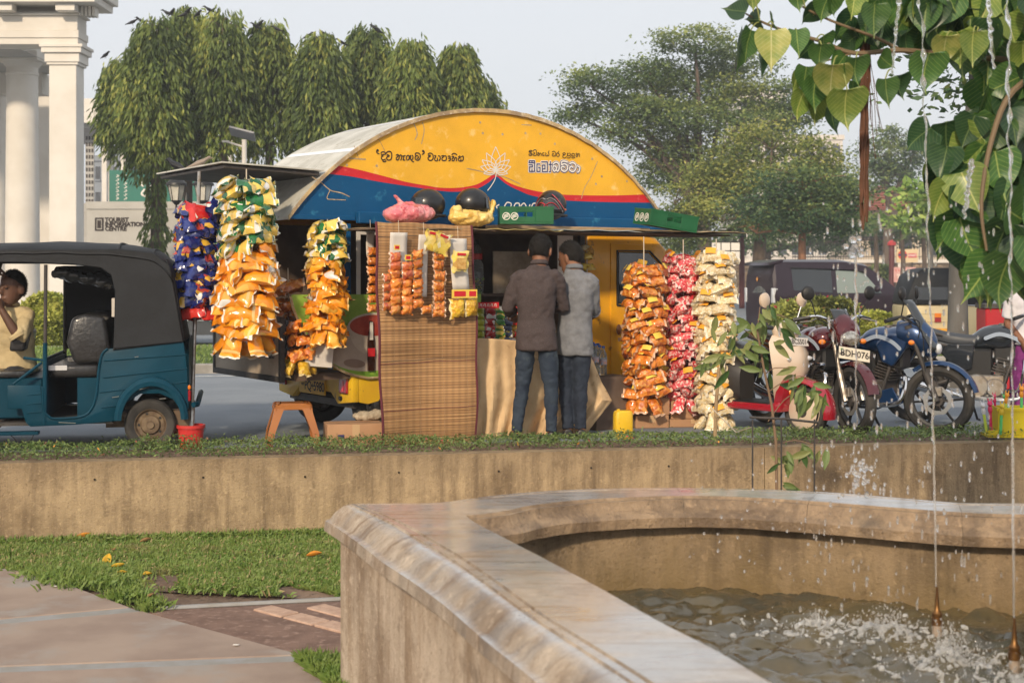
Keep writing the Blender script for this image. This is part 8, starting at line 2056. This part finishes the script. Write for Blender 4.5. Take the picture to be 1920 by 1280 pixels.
def bodhi_mat(name, c, cb, vein, yel=0.0):
    m = bpy.data.materials.new(name); m.use_nodes = True
    N, L = m.node_tree.nodes, m.node_tree.links; b = N['Principled BSDF']; b.inputs['Roughness'].default_value = .38
    tc = N.new('ShaderNodeTexCoord'); sp = N.new('ShaderNodeSeparateXYZ'); L.new(tc.outputs['Object'], sp.inputs[0])
    def mth(op, a, v=None):
        n = N.new('ShaderNodeMath'); n.operation = op
        if isinstance(a, (int, float)): n.inputs[0].default_value = a
        else: L.new(a, n.inputs[0])
        if v is not None:
            if isinstance(v, (int, float)): n.inputs[1].default_value = v
            else: L.new(v, n.inputs[1])
        return n.outputs[0]
    def mr(s, a, z):
        r = N.new('ShaderNodeMapRange'); r.inputs['From Min'].default_value = a; r.inputs['From Max'].default_value = z; L.new(s, r.inputs['Value']); return r.outputs[0]
    def mix(f, a, c_):
        x = N.new('ShaderNodeMix'); x.data_type = 'RGBA'; L.new(f, x.inputs[0])
        if isinstance(a, tuple): x.inputs[6].default_value = (*a, 1)
        else: L.new(a, x.inputs[6])
        x.inputs[7].default_value = (*c_, 1); return x.outputs[2]
    ax = mth('ABSOLUTE', sp.outputs[0])
    nz = N.new('ShaderNodeTexNoise'); nz.inputs['Scale'].default_value = 4; nz.inputs['Detail'].default_value = 4; oi = N.new('ShaderNodeObjectInfo')
    va = N.new('ShaderNodeVectorMath'); L.new(tc.outputs['Object'], va.inputs[0]); cx = N.new('ShaderNodeCombineXYZ'); L.new(mth('MULTIPLY', oi.outputs['Random'], 20.0), cx.inputs[0]); L.new(cx.outputs[0], va.inputs[1]); L.new(va.outputs[0], nz.inputs['Vector'])
    cur = mix(mr(nz.outputs['Fac'], .35, .68), c, cb)
    wv = mth('SINE', mth('MULTIPLY', mth('SUBTRACT', mth('MULTIPLY', sp.outputs[2], -1.0), mth('MULTIPLY', ax, .75)), 62.0))
    cur = mix(mth('MULTIPLY', mr(wv, .86, 1.0), .55), cur, vein)
    cur = mix(mr(ax, .020, .008), cur, vein)
    hs = N.new('ShaderNodeHueSaturation'); r2 = N.new('ShaderNodeMapRange'); r2.inputs['To Min'].default_value = .72; r2.inputs['To Max'].default_value = 1.2; L.new(oi.outputs['Random'], r2.inputs['Value']); L.new(r2.outputs[0], hs.inputs['Value']); L.new(cur, hs.inputs['Color'])
    cur = hs.outputs[0]
    L.new(cur, b.inputs['Base Color'])
    tr = N.new('ShaderNodeBsdfTranslucent'); ms = N.new('ShaderNodeMixShader'); ms.inputs[0].default_value = .30; L.new(cur, tr.inputs[0]); L.new(b.outputs[0], ms.inputs[1]); L.new(tr.outputs[0], ms.inputs[2]); L.new(ms.outputs[0], N['Material Output'].inputs[0])
    return m
BM = [bodhi_mat('bodhi_green', (0.048, 0.126, 0.030), (0.076, 0.177, 0.043), (0.288, 0.371, 0.101)), bodhi_mat('bodhi_light', (0.126, 0.211, 0.037), (0.220, 0.288, 0.059), (0.473, 0.500, 0.151)), bodhi_mat('bodhi_dark', (0.024, 0.068, 0.027), (0.037, 0.092, 0.034), (0.151, 0.220, 0.076)), bodhi_mat('bodhi_yellowed', (0.371, 0.371, 0.101), (0.203, 0.270, 0.059), (0.500, 0.500, 0.236))]
LM = [[heart(i * 5 + j, .90 + .05 * j, .0 + .07 * j).me('leaf', BM[i], sharp=0) for j in range(5)] for i in range(4)]
for g_ in LM: sm(g_)
bod = thing('bodhi_branch', 'overhanging bodhi fig branch with heart-shaped leaves', 'tree branch', P(1985, 120, 7.0))
BO_ = Vector(bod.location)
m_twig = mat('twig', (.16, .11, .06), .7); m_pet = mat('petiole', (.22, .24, .07), .6)
def twig(pts, r0, r1, D):
    b = MB(); pp = smooth3([P(px, py, D + dd) - BO_ for px, py, dd in pts], 4); b.tube(pp, [r0 + (r1 - r0) * i / (len(pp) - 1) for i in range(len(pp))], 7); b.build('twig', m_twig, bod); return pp
def leaf(px, py, ln, tilt=0, yaw=0.0, tone=0, D=6.8, pitch=0.0, pet=None):
    p = P(px, py, D) - BO_; s = ln * D / F * 1.1
    lf = inst('leaf', rnd.choice(LM[tone]), bod); lf.matrix_local = Matrix.Translation(p) @ Matrix.Rotation(R(yaw), 4, 'Z') @ Matrix.Rotation(R(-tilt), 4, 'Y') @ Matrix.Rotation(R(pitch), 4, 'X') @ Matrix.Scale(s, 4)
    if pet:
        q = P(pet[0], pet[1], D + .02) - BO_; b = MB(); b.tube(smooth3([q, q.lerp(p, .5) + Vector((0, 0, .012)), p], 3), .0035, 5); b.build('petiole', m_pet, bod)
twig([(1985, 120, .2), (1800, 105, .1), (1690, 95, 0), (1600, 100, 0), (1540, 78, 0), (1470, 58, 0), (1425, 40, 0), (1398, 26, 0)], .016, .004, 6.8)
twig([(1690, 95, 0), (1640, 70, 0), (1560, 40, 0), (1500, 10, 0), (1470, -20, 0)], .009, .004, 6.8)
twig([(1600, 100, 0), (1565, 110, 0), (1530, 120, 0)], .006, .003, 6.8)
twig([(1985, 120, .2), (1900, 170, 0), (1860, 260, -.1), (1840, 380, -.2), (1850, 470, -.2)], .018, .006, 6.7)
twig([(1985, 120, .2), (1880, 60, .0), (1780, 20, 0), (1700, -20, 0)], .014, .006, 6.9)
for a in [(1446, 57, 74, 0, 5, 3, 6.6, 0, (1446, 50)), (1493, 56, 50, 6, 12, 0, 6.7, 0, (1490, 62)), (1408, 57, 60, -12, 40, 0, 6.75, 0, (1425, 42)), (1392, 62, 76, -14, 62, 0, 6.8, 0, (1420, 40)), (1426, 100, 45, 8, 55, 2, 6.9, 0, None),
          (1411, -16, 36, 4, 20, 1, 6.7, 0, (1425, 40)), (1497, -22, 42, 8, 10, 0, 6.7, 0, (1510, 15)), (1400, 22, 50, -118, 30, 2, 6.7, 60, None), (1450, 46, 48, 118, 20, 0, 6.7, 50, (1440, 45)), (1424, 38, 44, 112, 55, 2, 6.75, 60, None), (1535, 14, 42, -35, 50, 2, 6.8, 20, (1525, 30)),
          (1545, 66, 50, 30, 30, 0, 6.75, 15, (1530, 75)), (1540, 84, 44, 0, 5, 0, 6.65, 0, (1535, 80)), (1528, 84, 42, -48, 30, 2, 6.85, 10, None), (1512, 125, 52, -4, 15, 0, 6.7, 0, None), (1497, 138, 36, -20, 35, 1, 6.75, 0, None), (1530, 145, 62, 2, 25, 0, 6.7, 0, (1540, 120)), (1532, 118, 34, 10, 70, 2, 6.7, 0, None),
          (1562, 122, 66, 0, 0, 3, 6.6, 0, (1570, 105)), (1605, 108, 50, 12, 15, 0, 6.6, 0, (1610, 98)), (1585, 104, 42, -25, 20, 0, 6.65, 0, None), (1588, 168, 72, 6, 8, 1, 6.55, 0, (1582, 140)), (1565, 185, 66, 18, 40, 2, 6.7, 0, None), (1508, 172, 54, -10, 30, 1, 6.75, 0, None), (1545, 175, 60, -14, 30, 1, 6.8, 0, None), (1600, 150, 30, 20, 30, 0, 6.8, 0, None),
          (1570, 85, 46, 40, 20, 2, 6.85, 20, None), (1605, 68, 40, -40, 30, 2, 6.85, 10, None), (1660, 148, 52, 10, 15, 0, 6.7, 0, (1670, 130)), (1690, 140, 46, 18, 30, 2, 6.75, 0, None), (1640, 8, 60, 0, 10, 0, 6.6, 0, None), (1605, -20, 56, -10, 15, 1, 6.7, 0, None), (1570, -18, 48, 5, 40, 0, 6.75, 0, None), (1555, -10, 50, -14, 10, 0, 6.75, 0, None),
          (1775, 68, 52, 2, 5, 3, 6.65, 0, (1785, 60)), (1742, 100, 70, 0, 10, 0, 6.6, 0, None), (1825, 60, 62, 0, 10, 1, 6.6, 0, (1830, 50)), (1700, 60, 50, 30, 30, 2, 6.8, 0, None), (1650, 105, 40, 60, 10, 0, 6.75, 10, None), (1600, 30, 60, -30, 40, 2, 6.9, 10, None)]: leaf(*a)
def dense(n, x0, x1, y0, y1, Dr, sz, tones):
    for _ in range(n):
        leaf(rnd.uniform(x0, x1), rnd.uniform(y0, y1), rnd.uniform(*sz), rnd.gauss(0, 22), rnd.gauss(0, 28), rnd.choice(tones), rnd.uniform(*Dr), rnd.gauss(0, 14))
dense(32, 1600, 1760, -40, 60, (6.7, 7.2), (52, 68), (0, 0, 2, 1)); dense(56, 1740, 1960, -50, 80, (6.6, 7.3), (56, 80), (0, 0, 2, 2, 1))
dense(76, 1830, 1980, 60, 300, (6.7, 7.4), (66, 90), (0, 2, 2, 0)); dense(32, 1770, 1860, 210, 330, (6.7, 7.2), (64, 86), (0, 2, 2, 1)); dense(64, 1790, 1980, 280, 440, (6.6, 7.3), (70, 100), (0, 2, 2, 0, 1))
dense(34, 1830, 1980, 420, 490, (6.6, 7.1), (80, 105), (0, 0, 2, 1)); leaf(1895, 478, 100, -6, 10, 0, 6.4); leaf(1935, 440, 110, 12, 10, 0, 6.4); leaf(1858, 498, 72, -8, 35, 1, 6.5); leaf(1885, 385, 95, 70, 10, 0, 6.5, 30); leaf(1775, 345, 70, -20, 20, 1, 6.6); leaf(1745, 240, 60, -45, 20, 2, 6.7)
# dark inner boughs and the parent trunk just outside the frame
b = MB(); b.tube([Vector((4.1, 8.3, PZ - .05)) - BO_, Vector((4.0, 8.1, .8)) - BO_, Vector((3.7, 7.7, 2.2)) - BO_, Vector((2.9, 7.2, 2.75)) - BO_, Vector((0, 0, 0))], [.26, .22, .17, .08, .02], 12); b.build('bough', m_bark_g, bod)
# aerial roots
ar = thing('aerial_roots', 'bundle of brown aerial roots hanging from the bodhi branch', 'roots', P(1622, 60, 6.9))
m_root = mat('aerial_root', (.13, .055, .03), .85, c2=(.09, .04, .022), scale=12)
for i in range(30):
    b = MB(); ph = rnd.uniform(0, 6); sp = rnd.uniform(2, 15) if i < 22 else rnd.uniform(8, 34); yb = rnd.uniform(330, 440) if i < 22 else rnd.uniform(200, 300); pts = []
    for t in np.linspace(0, 1, 14):
        y = 45 + (yb - 45) * t; x = 1622 - 4 * t + sp * math.sin(ph + t * 2.2) * (.5 + .5 * (1 - t)) * (1 if i < 22 else t) + 1.6 * math.sin(t * 23 + ph)
        if i >= 22: x = 1622 + (i - 21.5) * 4.2 * t + 1.2 * math.sin(t * 16 + ph)
        pts.append(P(x, y, 6.9 + .02 * math.sin(ph + t * 5)) - Vector(ar.location))
    r_ = rnd.uniform(.0028, .0065) if i < 22 else .0016
    b.tube(pts, r_, 5); b.build('root', m_root, ar)
# ---- sapling in front of the wall with its stake frame
Dsap = 9.6
sap = thing('sapling', 'young leafy sapling growing behind the fountain rim', 'sapling', Vector((P(1458, 900, Dsap).x, Dsap, PZ)))
SO = Vector(sap.location)
m_stem = mat('sapling_stem', (.20, .13, .08), .8)
def sp_(px, py, d=0): return P(px, py, Dsap + d) - SO
b = MB(); b.tube([(0, 0, -.02), sp_(1455, 830), sp_(1447, 760), sp_(1432, 690), sp_(1420, 620), sp_(1425, 575)], [.011, .010, .009, .008, .006, .003], 7); b.build('stem', m_stem, sap)
brs = [[(1440, 735), (1470, 715), (1500, 705), (1530, 715)], [(1430, 680), (1400, 660), (1370, 655), (1350, 668)], [(1425, 640), (1390, 615), (1365, 610)], [(1420, 610), (1455, 590), (1480, 600)], [(1440, 790), (1470, 750), (1495, 735)], [(1436, 700), (1452, 690), (1480, 690)], [(1455, 850), (1480, 860), (1500, 855)], [(1455, 835), (1490, 825), (1530, 835)]]
m_sl = [mat('sap_leaf', (0.115, 0.176, 0.047), .5, c2=(0.162, 0.216, 0.068), scale=20, back=.25), mat('sap_leaf_pale', (0.270, 0.297, 0.108), .5, c2=(0.216, 0.243, 0.081), scale=20, back=.25), mat('sap_leaf_dark', (0.054, 0.115, 0.030), .45, back=.2)]
def lance(m):
    b = MB(); rows = []
    for t, h in ((0, .01), (.12, .09), (.3, .15), (.5, .165), (.7, .12), (.88, .05), (1, .004)): rows.append([Vector((s * h, -abs(s) * h * .35 - .18 * t * t, -t)) for s in (-1, -.5, 0, .5, 1)])
    b.loft(rows, cap=False, closed=False); return sm([b.me('leaf', m, sharp=0)])[0]
SLM = [lance(m) for m in m_sl]
for br in brs:
    b = MB(); b.tube(smooth3([sp_(*p, rnd.uniform(-.06, .06)) for p in br], 3), .0035, 5); b.build('branch', m_stem, sap)
def slf(px, py, tilt=None, s=None, tone=None):
    lf = inst('leaf', SLM[rnd.choice((0, 0, 1, 1, 2)) if tone is None else tone], sap)
    lf.matrix_local = Matrix.Translation(sp_(px, py, rnd.uniform(-.1, .1))) @ Matrix.Rotation(rnd.uniform(-.9, .9), 4, 'Z') @ Matrix.Rotation(R(-(rnd.gauss(0, 60) if tilt is None else tilt)), 4, 'Y') @ Matrix.Rotation(rnd.uniform(-.5, .7), 4, 'X') @ Matrix.Scale(s or rnd.uniform(.10, .17), 4)
for cx, cy, n, sd2 in ((1430, 590, 12, 22), (1460, 600, 9, 22), (1380, 620, 8, 20), (1355, 665, 12, 18), (1390, 660, 6, 18), (1500, 705, 4, 14), (1505, 728, 9, 14), (1522, 738, 6, 14), (1440, 690, 3, 12), (1420, 640, 7, 18), (1480, 855, 6, 14), (1525, 838, 6, 14), (1475, 905, 3, 6)):
    for _ in range(n): slf(rnd.gauss(cx, sd2), rnd.gauss(cy, sd2 * .6))
fr = thing('plant_guard', 'thin dark metal guard frame standing round the sapling', 'frame', Vector((P(1468, 900, 9.5).x, 9.5, PZ))); FO = Vector(fr.location)
for px in (1411, 1465, 1527):
    b = MB(); p = P(px, 786, 9.5); b.tube([(p.x - FO.x, 0, 0), (p.x - FO.x, 0, p.z - PZ)], .006, 6); b.build('leg', m_dark, fr)
b = MB(); b.tube([P(1406, 782, 9.5) - FO, P(1470, 785, 9.5) - FO, P(1535, 792, 9.5) - FO], .009, 6); b.build('top_bar', m_dark, fr)
b = MB(); b.tube([P(1411, 800, 9.5) - FO, P(1380, 810, 10.4) - FO, P(1335, 765, 11.2) - FO], .004, 5); b.build('tie_cord', BT, fr)
bs = G(1320, 822); stk = thing('bamboo_stake', 'rough bamboo stake stuck in the verge before the popcorn string', 'stake', (bs.x, 11.35, .02))
b = MB(); b.tube([(0, 0, -.05), (.01, 0, .3), (.035, 0, .62)], [.016, .015, .013], 8); b.build('cane', mat('bamboo', (.36, .25, .13), .7, c2=(.26, .17, .09), scale=6), stk)
b = MB(); b.tube([(.03, 0, .58), (.07, -.02, .66), (.09, -.02, .68)], [.006, .005, .003], 5); b.build('side_shoot', m_stem, stk)
for z in (.2, .4):
    b = MB(); b.lathe([(.019, z), (.019, z + .01)], 10, (.012 + z * .03, 0, 0)); b.build('node_ring', m_wood, stk)

# ================================================================ toys, litter, fallen leaves
tb = thing('toy_tub', 'yellow plastic tub standing on the verge wall', 'tub', Vector((P(1897, 822, 11.5).x, 11.55, .07)), R(-5))
m_tub = mat('tub_yellow', (.66, .52, .01), .35, coat=.2)
b = MB(); b.bx((-.20, -.13, 0), (.25, .13, .02)); b.build('base', m_tub, tb)
for a, c in (((-.12, -.13, .02), (.25, -.118, .24)), ((-.12, .118, .02), (.25, .13, .24)), ((-.12, -.118, .02), (-.108, .118, .24)), ((.238, -.118, .02), (.25, .118, .24))):
    q = MB(); q.bx(a, c); q.build('side', m_tub, tb, bevel=.003)
q = MB(); q.bx((-.135, -.142, .215), (.262, -.1305, .235)); q.build('rim', m_tub, tb)
q = MB(); q.bx((-.22, -.15, .02), (-.125, -.13, .06)); q.build('shelf_lip', m_tub, tb)
TCOL = {'white': (.6, .6, .62), 'pink': (.65, .03, .12), 'yellow': (.72, .50, .03), 'orange': (.75, .30, .02), 'green': (.10, .55, .16), 'lime': (.5, .62, .08)}
def toy(label, x, y, z, c, stickc, s=1.0, lean=0.0):
    o = thing('bubble_wand', label, 'toy', Vector(tb.location) + Vector((x, y, z)), group='animal-headed bubble wands in the tub', rot=(0, lean, 0))
    m1, m2 = mat('toy_' + c, TCOL[c], .35), mat('toy_' + stickc, TCOL[stickc], .35)
    q = MB(); q.tube([(0, 0, 0), (0, 0, .16 * s)], .012 * s, 8); q.build('tube', m2, o)
    q = MB(); q.ell((0, 0, .18 * s), (.018 * s, .018 * s, .035 * s)); q.ell((0, -.004, .225 * s), (.021 * s, .02 * s, .02 * s)); q.tube([(-.010 * s, 0, .235 * s), (-.014 * s, 0, .268 * s)], .006 * s, 6); q.tube([(.010 * s, 0, .235 * s), (.014 * s, 0, .268 * s)], .006 * s, 6); q.ell((0, -.018 * s, .22 * s), (.01 * s, .012 * s, .008 * s))
    t_ = q.build('animal_head', m1, o); bake(t_, voxel=.004, smooth=1)
for a in (('white rabbit-eared bubble wand at the tub corner', -.205, -.06, .03, 'white', 'lime', 1, -.15), ('pink bubble wand beside the white one', -.165, -.05, .03, 'pink', 'pink', 1.05, -.05), ('yellow bubble wand with green tube outside the tub', -.125, -.15, .03, 'yellow', 'green', 1, .05), ('orange yellow bubble wand leaning in the tub', -.05, -.02, .12, 'orange', 'lime', .95, .1), ('tall orange bubble wand standing in the tub', .09, -.02, .16, 'orange', 'green', 1.0, 0), ('pink bubble wand low behind the tub rim', -.09, .05, .14, 'pink', 'pink', .8, -.1), ('green bubble wand among the orange ones', .04, .05, .12, 'green', 'green', .9, -.3), ('lime bubble wand at the outer end of the tub', .17, .0, .12, 'lime', 'green', .9, .2)): toy(*a)
m_fl = [mat('fallen_yellow', (.62, .40, .03), .6, c2=(.5, .28, .03), scale=20), mat('fallen_orange', (.60, .24, .02), .6, c2=(.42, .14, .02), scale=25), mat('fallen_brown', (.30, .17, .06), .7, c2=(.2, .11, .05), scale=20)]
for i, (px, py, s, mi, rz, lb) in enumerate(((160, 1016, .13, 1, .3, 'large curled orange leaf lying at the foot of the wall'), (55, 1018, .07, 1, 1.2, 'small orange leaf in the grass near the paving'), (205, 1060, .12, 0, 1.6, 'upright folded yellow leaf on the lawn'), (222, 1072, .09, 0, 0, 'yellow leaf lying flat beside the folded one'), (228, 1085, .08, 0, .2, 'small yellow leaf at the edge of the bare soil'), (275, 1087, .07, 0, .9, 'pale yellow curled leaf above the bare soil'), (590, 1051, .11, 1, .1, 'orange leaf on the lawn beside the fountain'), (275, 1023, .09, 2, .5, 'brown dry leaf against the wall foot'), (214, 1040, .06, 2, 2, 'small brown leaf in the middle of the lawn'), (285, 1128, .06, 2, 1, 'dry brown leaf on the bare soil'))):
    b = MB(); q_ = rnd.uniform(.25, .5)
    b.grid(8, 4, lambda u, v: (s * (u - .5), s * .42 * math.sin(PI * u) ** .7 * (v - .5) * 1.2, s * (.9 * (v - .5) ** 2 * math.sin(PI * u) * 1.3 + q_ * (u - .5) ** 2 * 1.4) + .02))
    p = G(px, py, PZ); o = b.build('fallen_leaf', m_fl[mi], None, loc=(p.x, p.y, PZ + .012), rot=(rnd.uniform(-.2, .2), -.9 if i == 2 else rnd.uniform(-.25, .1), rz)); bake(o, solid=.002, sub=1)
    tag(o, lb, 'leaf', 'fallen leaves on the plaza')
for px, py, w_, lb in ((198, 1088, .035, 'scrap of white paper at the lawn edge'), (443, 1215, .03, 'flat white scrap on the lower paving slab'), (105, 1104, .03, 'pale fleck of litter on the upper slab')):
    p = G(px, py, PZ); b = MB(); b.grid(3, 3, lambda u, v: (w_ * (u - .5), w_ * .7 * (v - .5), .006 * noise.noise((u * 3, v * 3, px)))); o = b.build('paper_scrap', m_wink, None, loc=(p.x, p.y, PZ + .02)); bake(o, solid=.001); tag(o, lb, 'litter', 'litter on the plaza')

# ================================================================ fountain nozzles, jets, drops
m_brass = mat('brass', (.22, .11, .035), .4, .7, c2=(.12, .06, .03), scale=12)
m_pvc = mat('pvc_pipe', (.34, .27, .21), .5, c2=(.26, .20, .15), scale=10)
def glassy(name, c, mixw):
    m = bpy.data.materials.new(name); m.use_nodes = True; N, L = m.node_tree.nodes, m.node_tree.links; b = N['Principled BSDF']
    b.inputs['Base Color'].default_value = (*c, 1); b.inputs['Roughness'].default_value = .03; b.inputs['IOR'].default_value = 1.33; b.inputs['Transmission Weight'].default_value = mixw; return m
m_jet = glassy('jet_water', (.93, .95, .97), .88)
m_drop = glassy('spray_water', (.96, .97, .98), .9)
m_foam = glassy('foam_water', (.95, .96, .96), .85)
noz = [(1757, 1187, 5.74, 1100), (1902, 1262, 5.22, 1158)]
for i, (px, py, D, pt) in enumerate(noz):
    base = Vector(((px - 960) / F * D, D, WZ)); zt = P(px, pt, D).z
    o = thing('fountain_nozzle', ['brass fountain nozzle farther from the camera', 'brass fountain nozzle nearest the frame edge'][i], 'nozzle', base, group='brass nozzles in the basin')
    h = zt - WZ
    b = MB(); b.lathe([(.020, -.35), (.020, .05)], 14); b.build('pipe', m_pvc, o)
    b = MB(); b.lathe([(.022, .048), (.022, .078), (.018, .080), (.020, .086), (.020, .096), (.011, .108), (.009, .13), (.004, h)], 16); b.build('tip', m_brass, o)
jets = [('tall thin water jet rising from the far nozzle', 1755, 1098, 1725, 5.74, .0050), ('tall water jet rising at the frame edge', 1901, 1156, 1889, 5.22, .0055)]
def beadcol(b, px0, py0, px1, py1, D, r0, n, wob=.0, big=1.0, seed=0):
    q_ = random.Random(seed); pts, rr = [], []
    for i in range(n + 1):
        t = i / n; px = px0 + (px1 - px0) * (t ** 1.3); py = py0 + (py1 - py0) * t
        bead = 1 if t < .28 else max(.22, .55 + (.5 + .9 * t) * 1.5 * noise.noise((t * 46 * big, seed, 0)) + .5 * noise.noise((t * 130, seed, 3)))
        pts.append(P(px, py, D) + Vector((wob * t * noise.noise((t * 25, seed, 4)), wob * t * noise.noise((t * 25, seed, 9)), 0))); rr.append(r0 * (.75 + .8 * t) * bead * q_.uniform(.85, 1.15))
    b.tube(pts, rr, 8)
for i, (lb, x0_, y0_, x1_, D, r0) in enumerate(jets):
    b = MB(); beadcol(b, x0_, y0_, x1_, -60, D, r0, 240, .025, 1, i + 3); o = b.build('water_jet', m_jet, sharp=0); sm([o.data]); tag(o, lb, 'water jet', 'jets of the fountain')
for lb, x0_, y0_, x1_, y1_, D, r0, s_ in (('short falling column of water before the maroon motorbike', 1606, 800, 1604, 455, 5.9, .007, 21), ('falling ribbon of water beside the far jet', 1672, 140, 1690, -40, 5.8, .008, 22), ('falling ribbon of water before the dark leaves', 1862, 130, 1850, -40, 5.4, .010, 24), ('broken falling water in front of the fig leaves', 1808, 410, 1822, 300, 5.5, .011, 25)):
    b = MB(); n = 70
    pts, rr = [], []
    for i in range(n + 1):
        t = i / n; pts.append(P(x0_ + (x1_ - x0_) * t, y0_ + (y1_ - y0_) * t, D) + Vector((.014 * noise.noise((t * 12, s_, 0)), .01 * noise.noise((t * 12, s_, 5)), 0))); rr.append(r0 * (.35 + .5 * t + 1.5 * max(0, noise.noise((t * 22, s_, 2)))) * (.4 + .6 * t if s_ == 21 else 1))
    b.tube(pts, rr, 8); 
    if s_ == 21:
        for k_ in range(10): b.ell(P(1604 + rnd.gauss(0, 9), 462 + rnd.gauss(0, 9), 5.9), (rnd.uniform(.008, .018),) * 3, 8, 6)
    o = b.build('falling_water', m_drop, sharp=0); sm([o.data]); tag(o, lb, 'falling water', 'falling water of the fountain')
dv, df = [], []
base_ = MB().ell((0, 0, 0), (1, 1, 1), 7, 5)
BV = np.array([tuple(v) for v in base_.v]); BF = [f for f in base_.f]
tri = []
for f in BF:
    for k_ in range(1, len(f) - 1): tri.append((f[0], f[k_], f[k_ + 1]))
tri = np.array(tri); cnt = 0
def drop(p, r_, st):
    global cnt
    dv.append(BV * np.array([r_, r_, r_ * st]) + np.array(tuple(p))); df.append(tri + cnt * len(BV)); cnt += 1
for _ in range(360):
    x = rnd.choice((rnd.gauss(1660, 75), rnd.gauss(1800, 80), rnd.gauss(1590, 45), rnd.uniform(1580, 1915))); y = rnd.uniform(380, 1150)
    if y > 950: x = rnd.uniform(1500, 1915)
    drop(P(x, y, rnd.uniform(5.0, 6.1)), rnd.uniform(.0018, .0055), rnd.uniform(1.4, 4.5))
for _ in range(60): drop(P(rnd.uniform(1290, 1640), rnd.uniform(820, 1090), rnd.uniform(5.3, 6.2)), rnd.uniform(.002, .006), 1.1)
for _ in range(50): drop(P(rnd.gauss(1610, 14), rnd.uniform(860, 930), rnd.uniform(5.7, 6.0)), rnd.uniform(.003, .010), 1.4)
o = raw('water_drops', np.concatenate(dv), np.concatenate(df), m_drop, smooth=True); tag(o, 'spray of water drops falling round the fountain jets', 'water drops', kind='stuff')
m_foam2 = glassy('crest_water', (.95, .96, .96), .72)
dv, df, cnt = [], [], 0
for sx, sy, a in SPL[:4]:
    for _ in range(int(1300 * a / .055)):
        an, q_ = rnd.uniform(0, 2 * PI), abs(rnd.gauss(0, .12)); x, y = sx + q_ * 1.5 * math.cos(an), sy + q_ * math.sin(an)
        z = wz(x, y) + abs(rnd.gauss(0, .055)) * math.exp(-q_ * 5) * (a / .05); drop((x, y, z), .0008 + .0035 * rnd.random() ** 3, rnd.uniform(.8, 1.8))
o = raw('splash_foam', np.concatenate(dv), np.concatenate(df), m_foam, smooth=True); tag(o, 'white splashing foam where the jets fall back', 'foam', kind='stuff')

for sx, sy, a in SPL[:4]:
    b = MB()
    for _ in range(int(150 * a / .055)):
        an, q_ = rnd.uniform(0, 2 * PI), abs(rnd.gauss(0, .10)); x, y = sx + q_ * 1.7 * math.cos(an), sy + q_ * math.sin(an)
        if rnd.random() < .07: b.tube([(x, y, wz(x, y) - .012), (x + rnd.gauss(0, .012), y, wz(x, y) + .02), (x + rnd.gauss(0, .025), y + rnd.gauss(0, .015), wz(x, y) + abs(rnd.gauss(.02, .045)) * math.exp(-q_ * 4) + .02)], [.010, .006, .002], 6)
        else: b.ell((x, y, wz(x, y) + .002), (rnd.uniform(.006, .026), rnd.uniform(.005, .016), rnd.uniform(.003, .014)), 8, 6, (rnd.gauss(0, .3), rnd.gauss(0, .3), rnd.uniform(0, 3)))
    o = b.build('splash_crest', m_foam2); bake(o, voxel=.0045, smooth=1, disp=[(.012, .012, 2)]); tag(o, ['frothy splash crest beside the far nozzle', 'frothy splash crest nearer the frame edge', 'small frothy crest near the back wall of the basin', 'frothy splash crest lowest in the basin'][SPL.index((sx, sy, a))], 'splash', 'splashes in the fountain', kind='stuff')

# ================================================================ haze
hz_m = bpy.data.materials.new('haze'); hz_m.use_nodes = True
hn, hl = hz_m.node_tree.nodes, hz_m.node_tree.links
hn.remove(hn['Principled BSDF'])
pvn = hn.new('ShaderNodeVolumePrincipled'); pvn.inputs['Density'].default_value = 0.0014; pvn.inputs['Color'].default_value = (.93, .95, 1, 1); pvn.inputs['Anisotropy'].default_value = 0.2
hl.new(pvn.outputs[0], hn['Material Output'].inputs['Volume'])
b = MB(); b.bx((-1000, -700, PZ - 1.1), (1000, 1700, 28.0)); tag(b.build('haze', hz_m, sharp=0), kind='stuff')
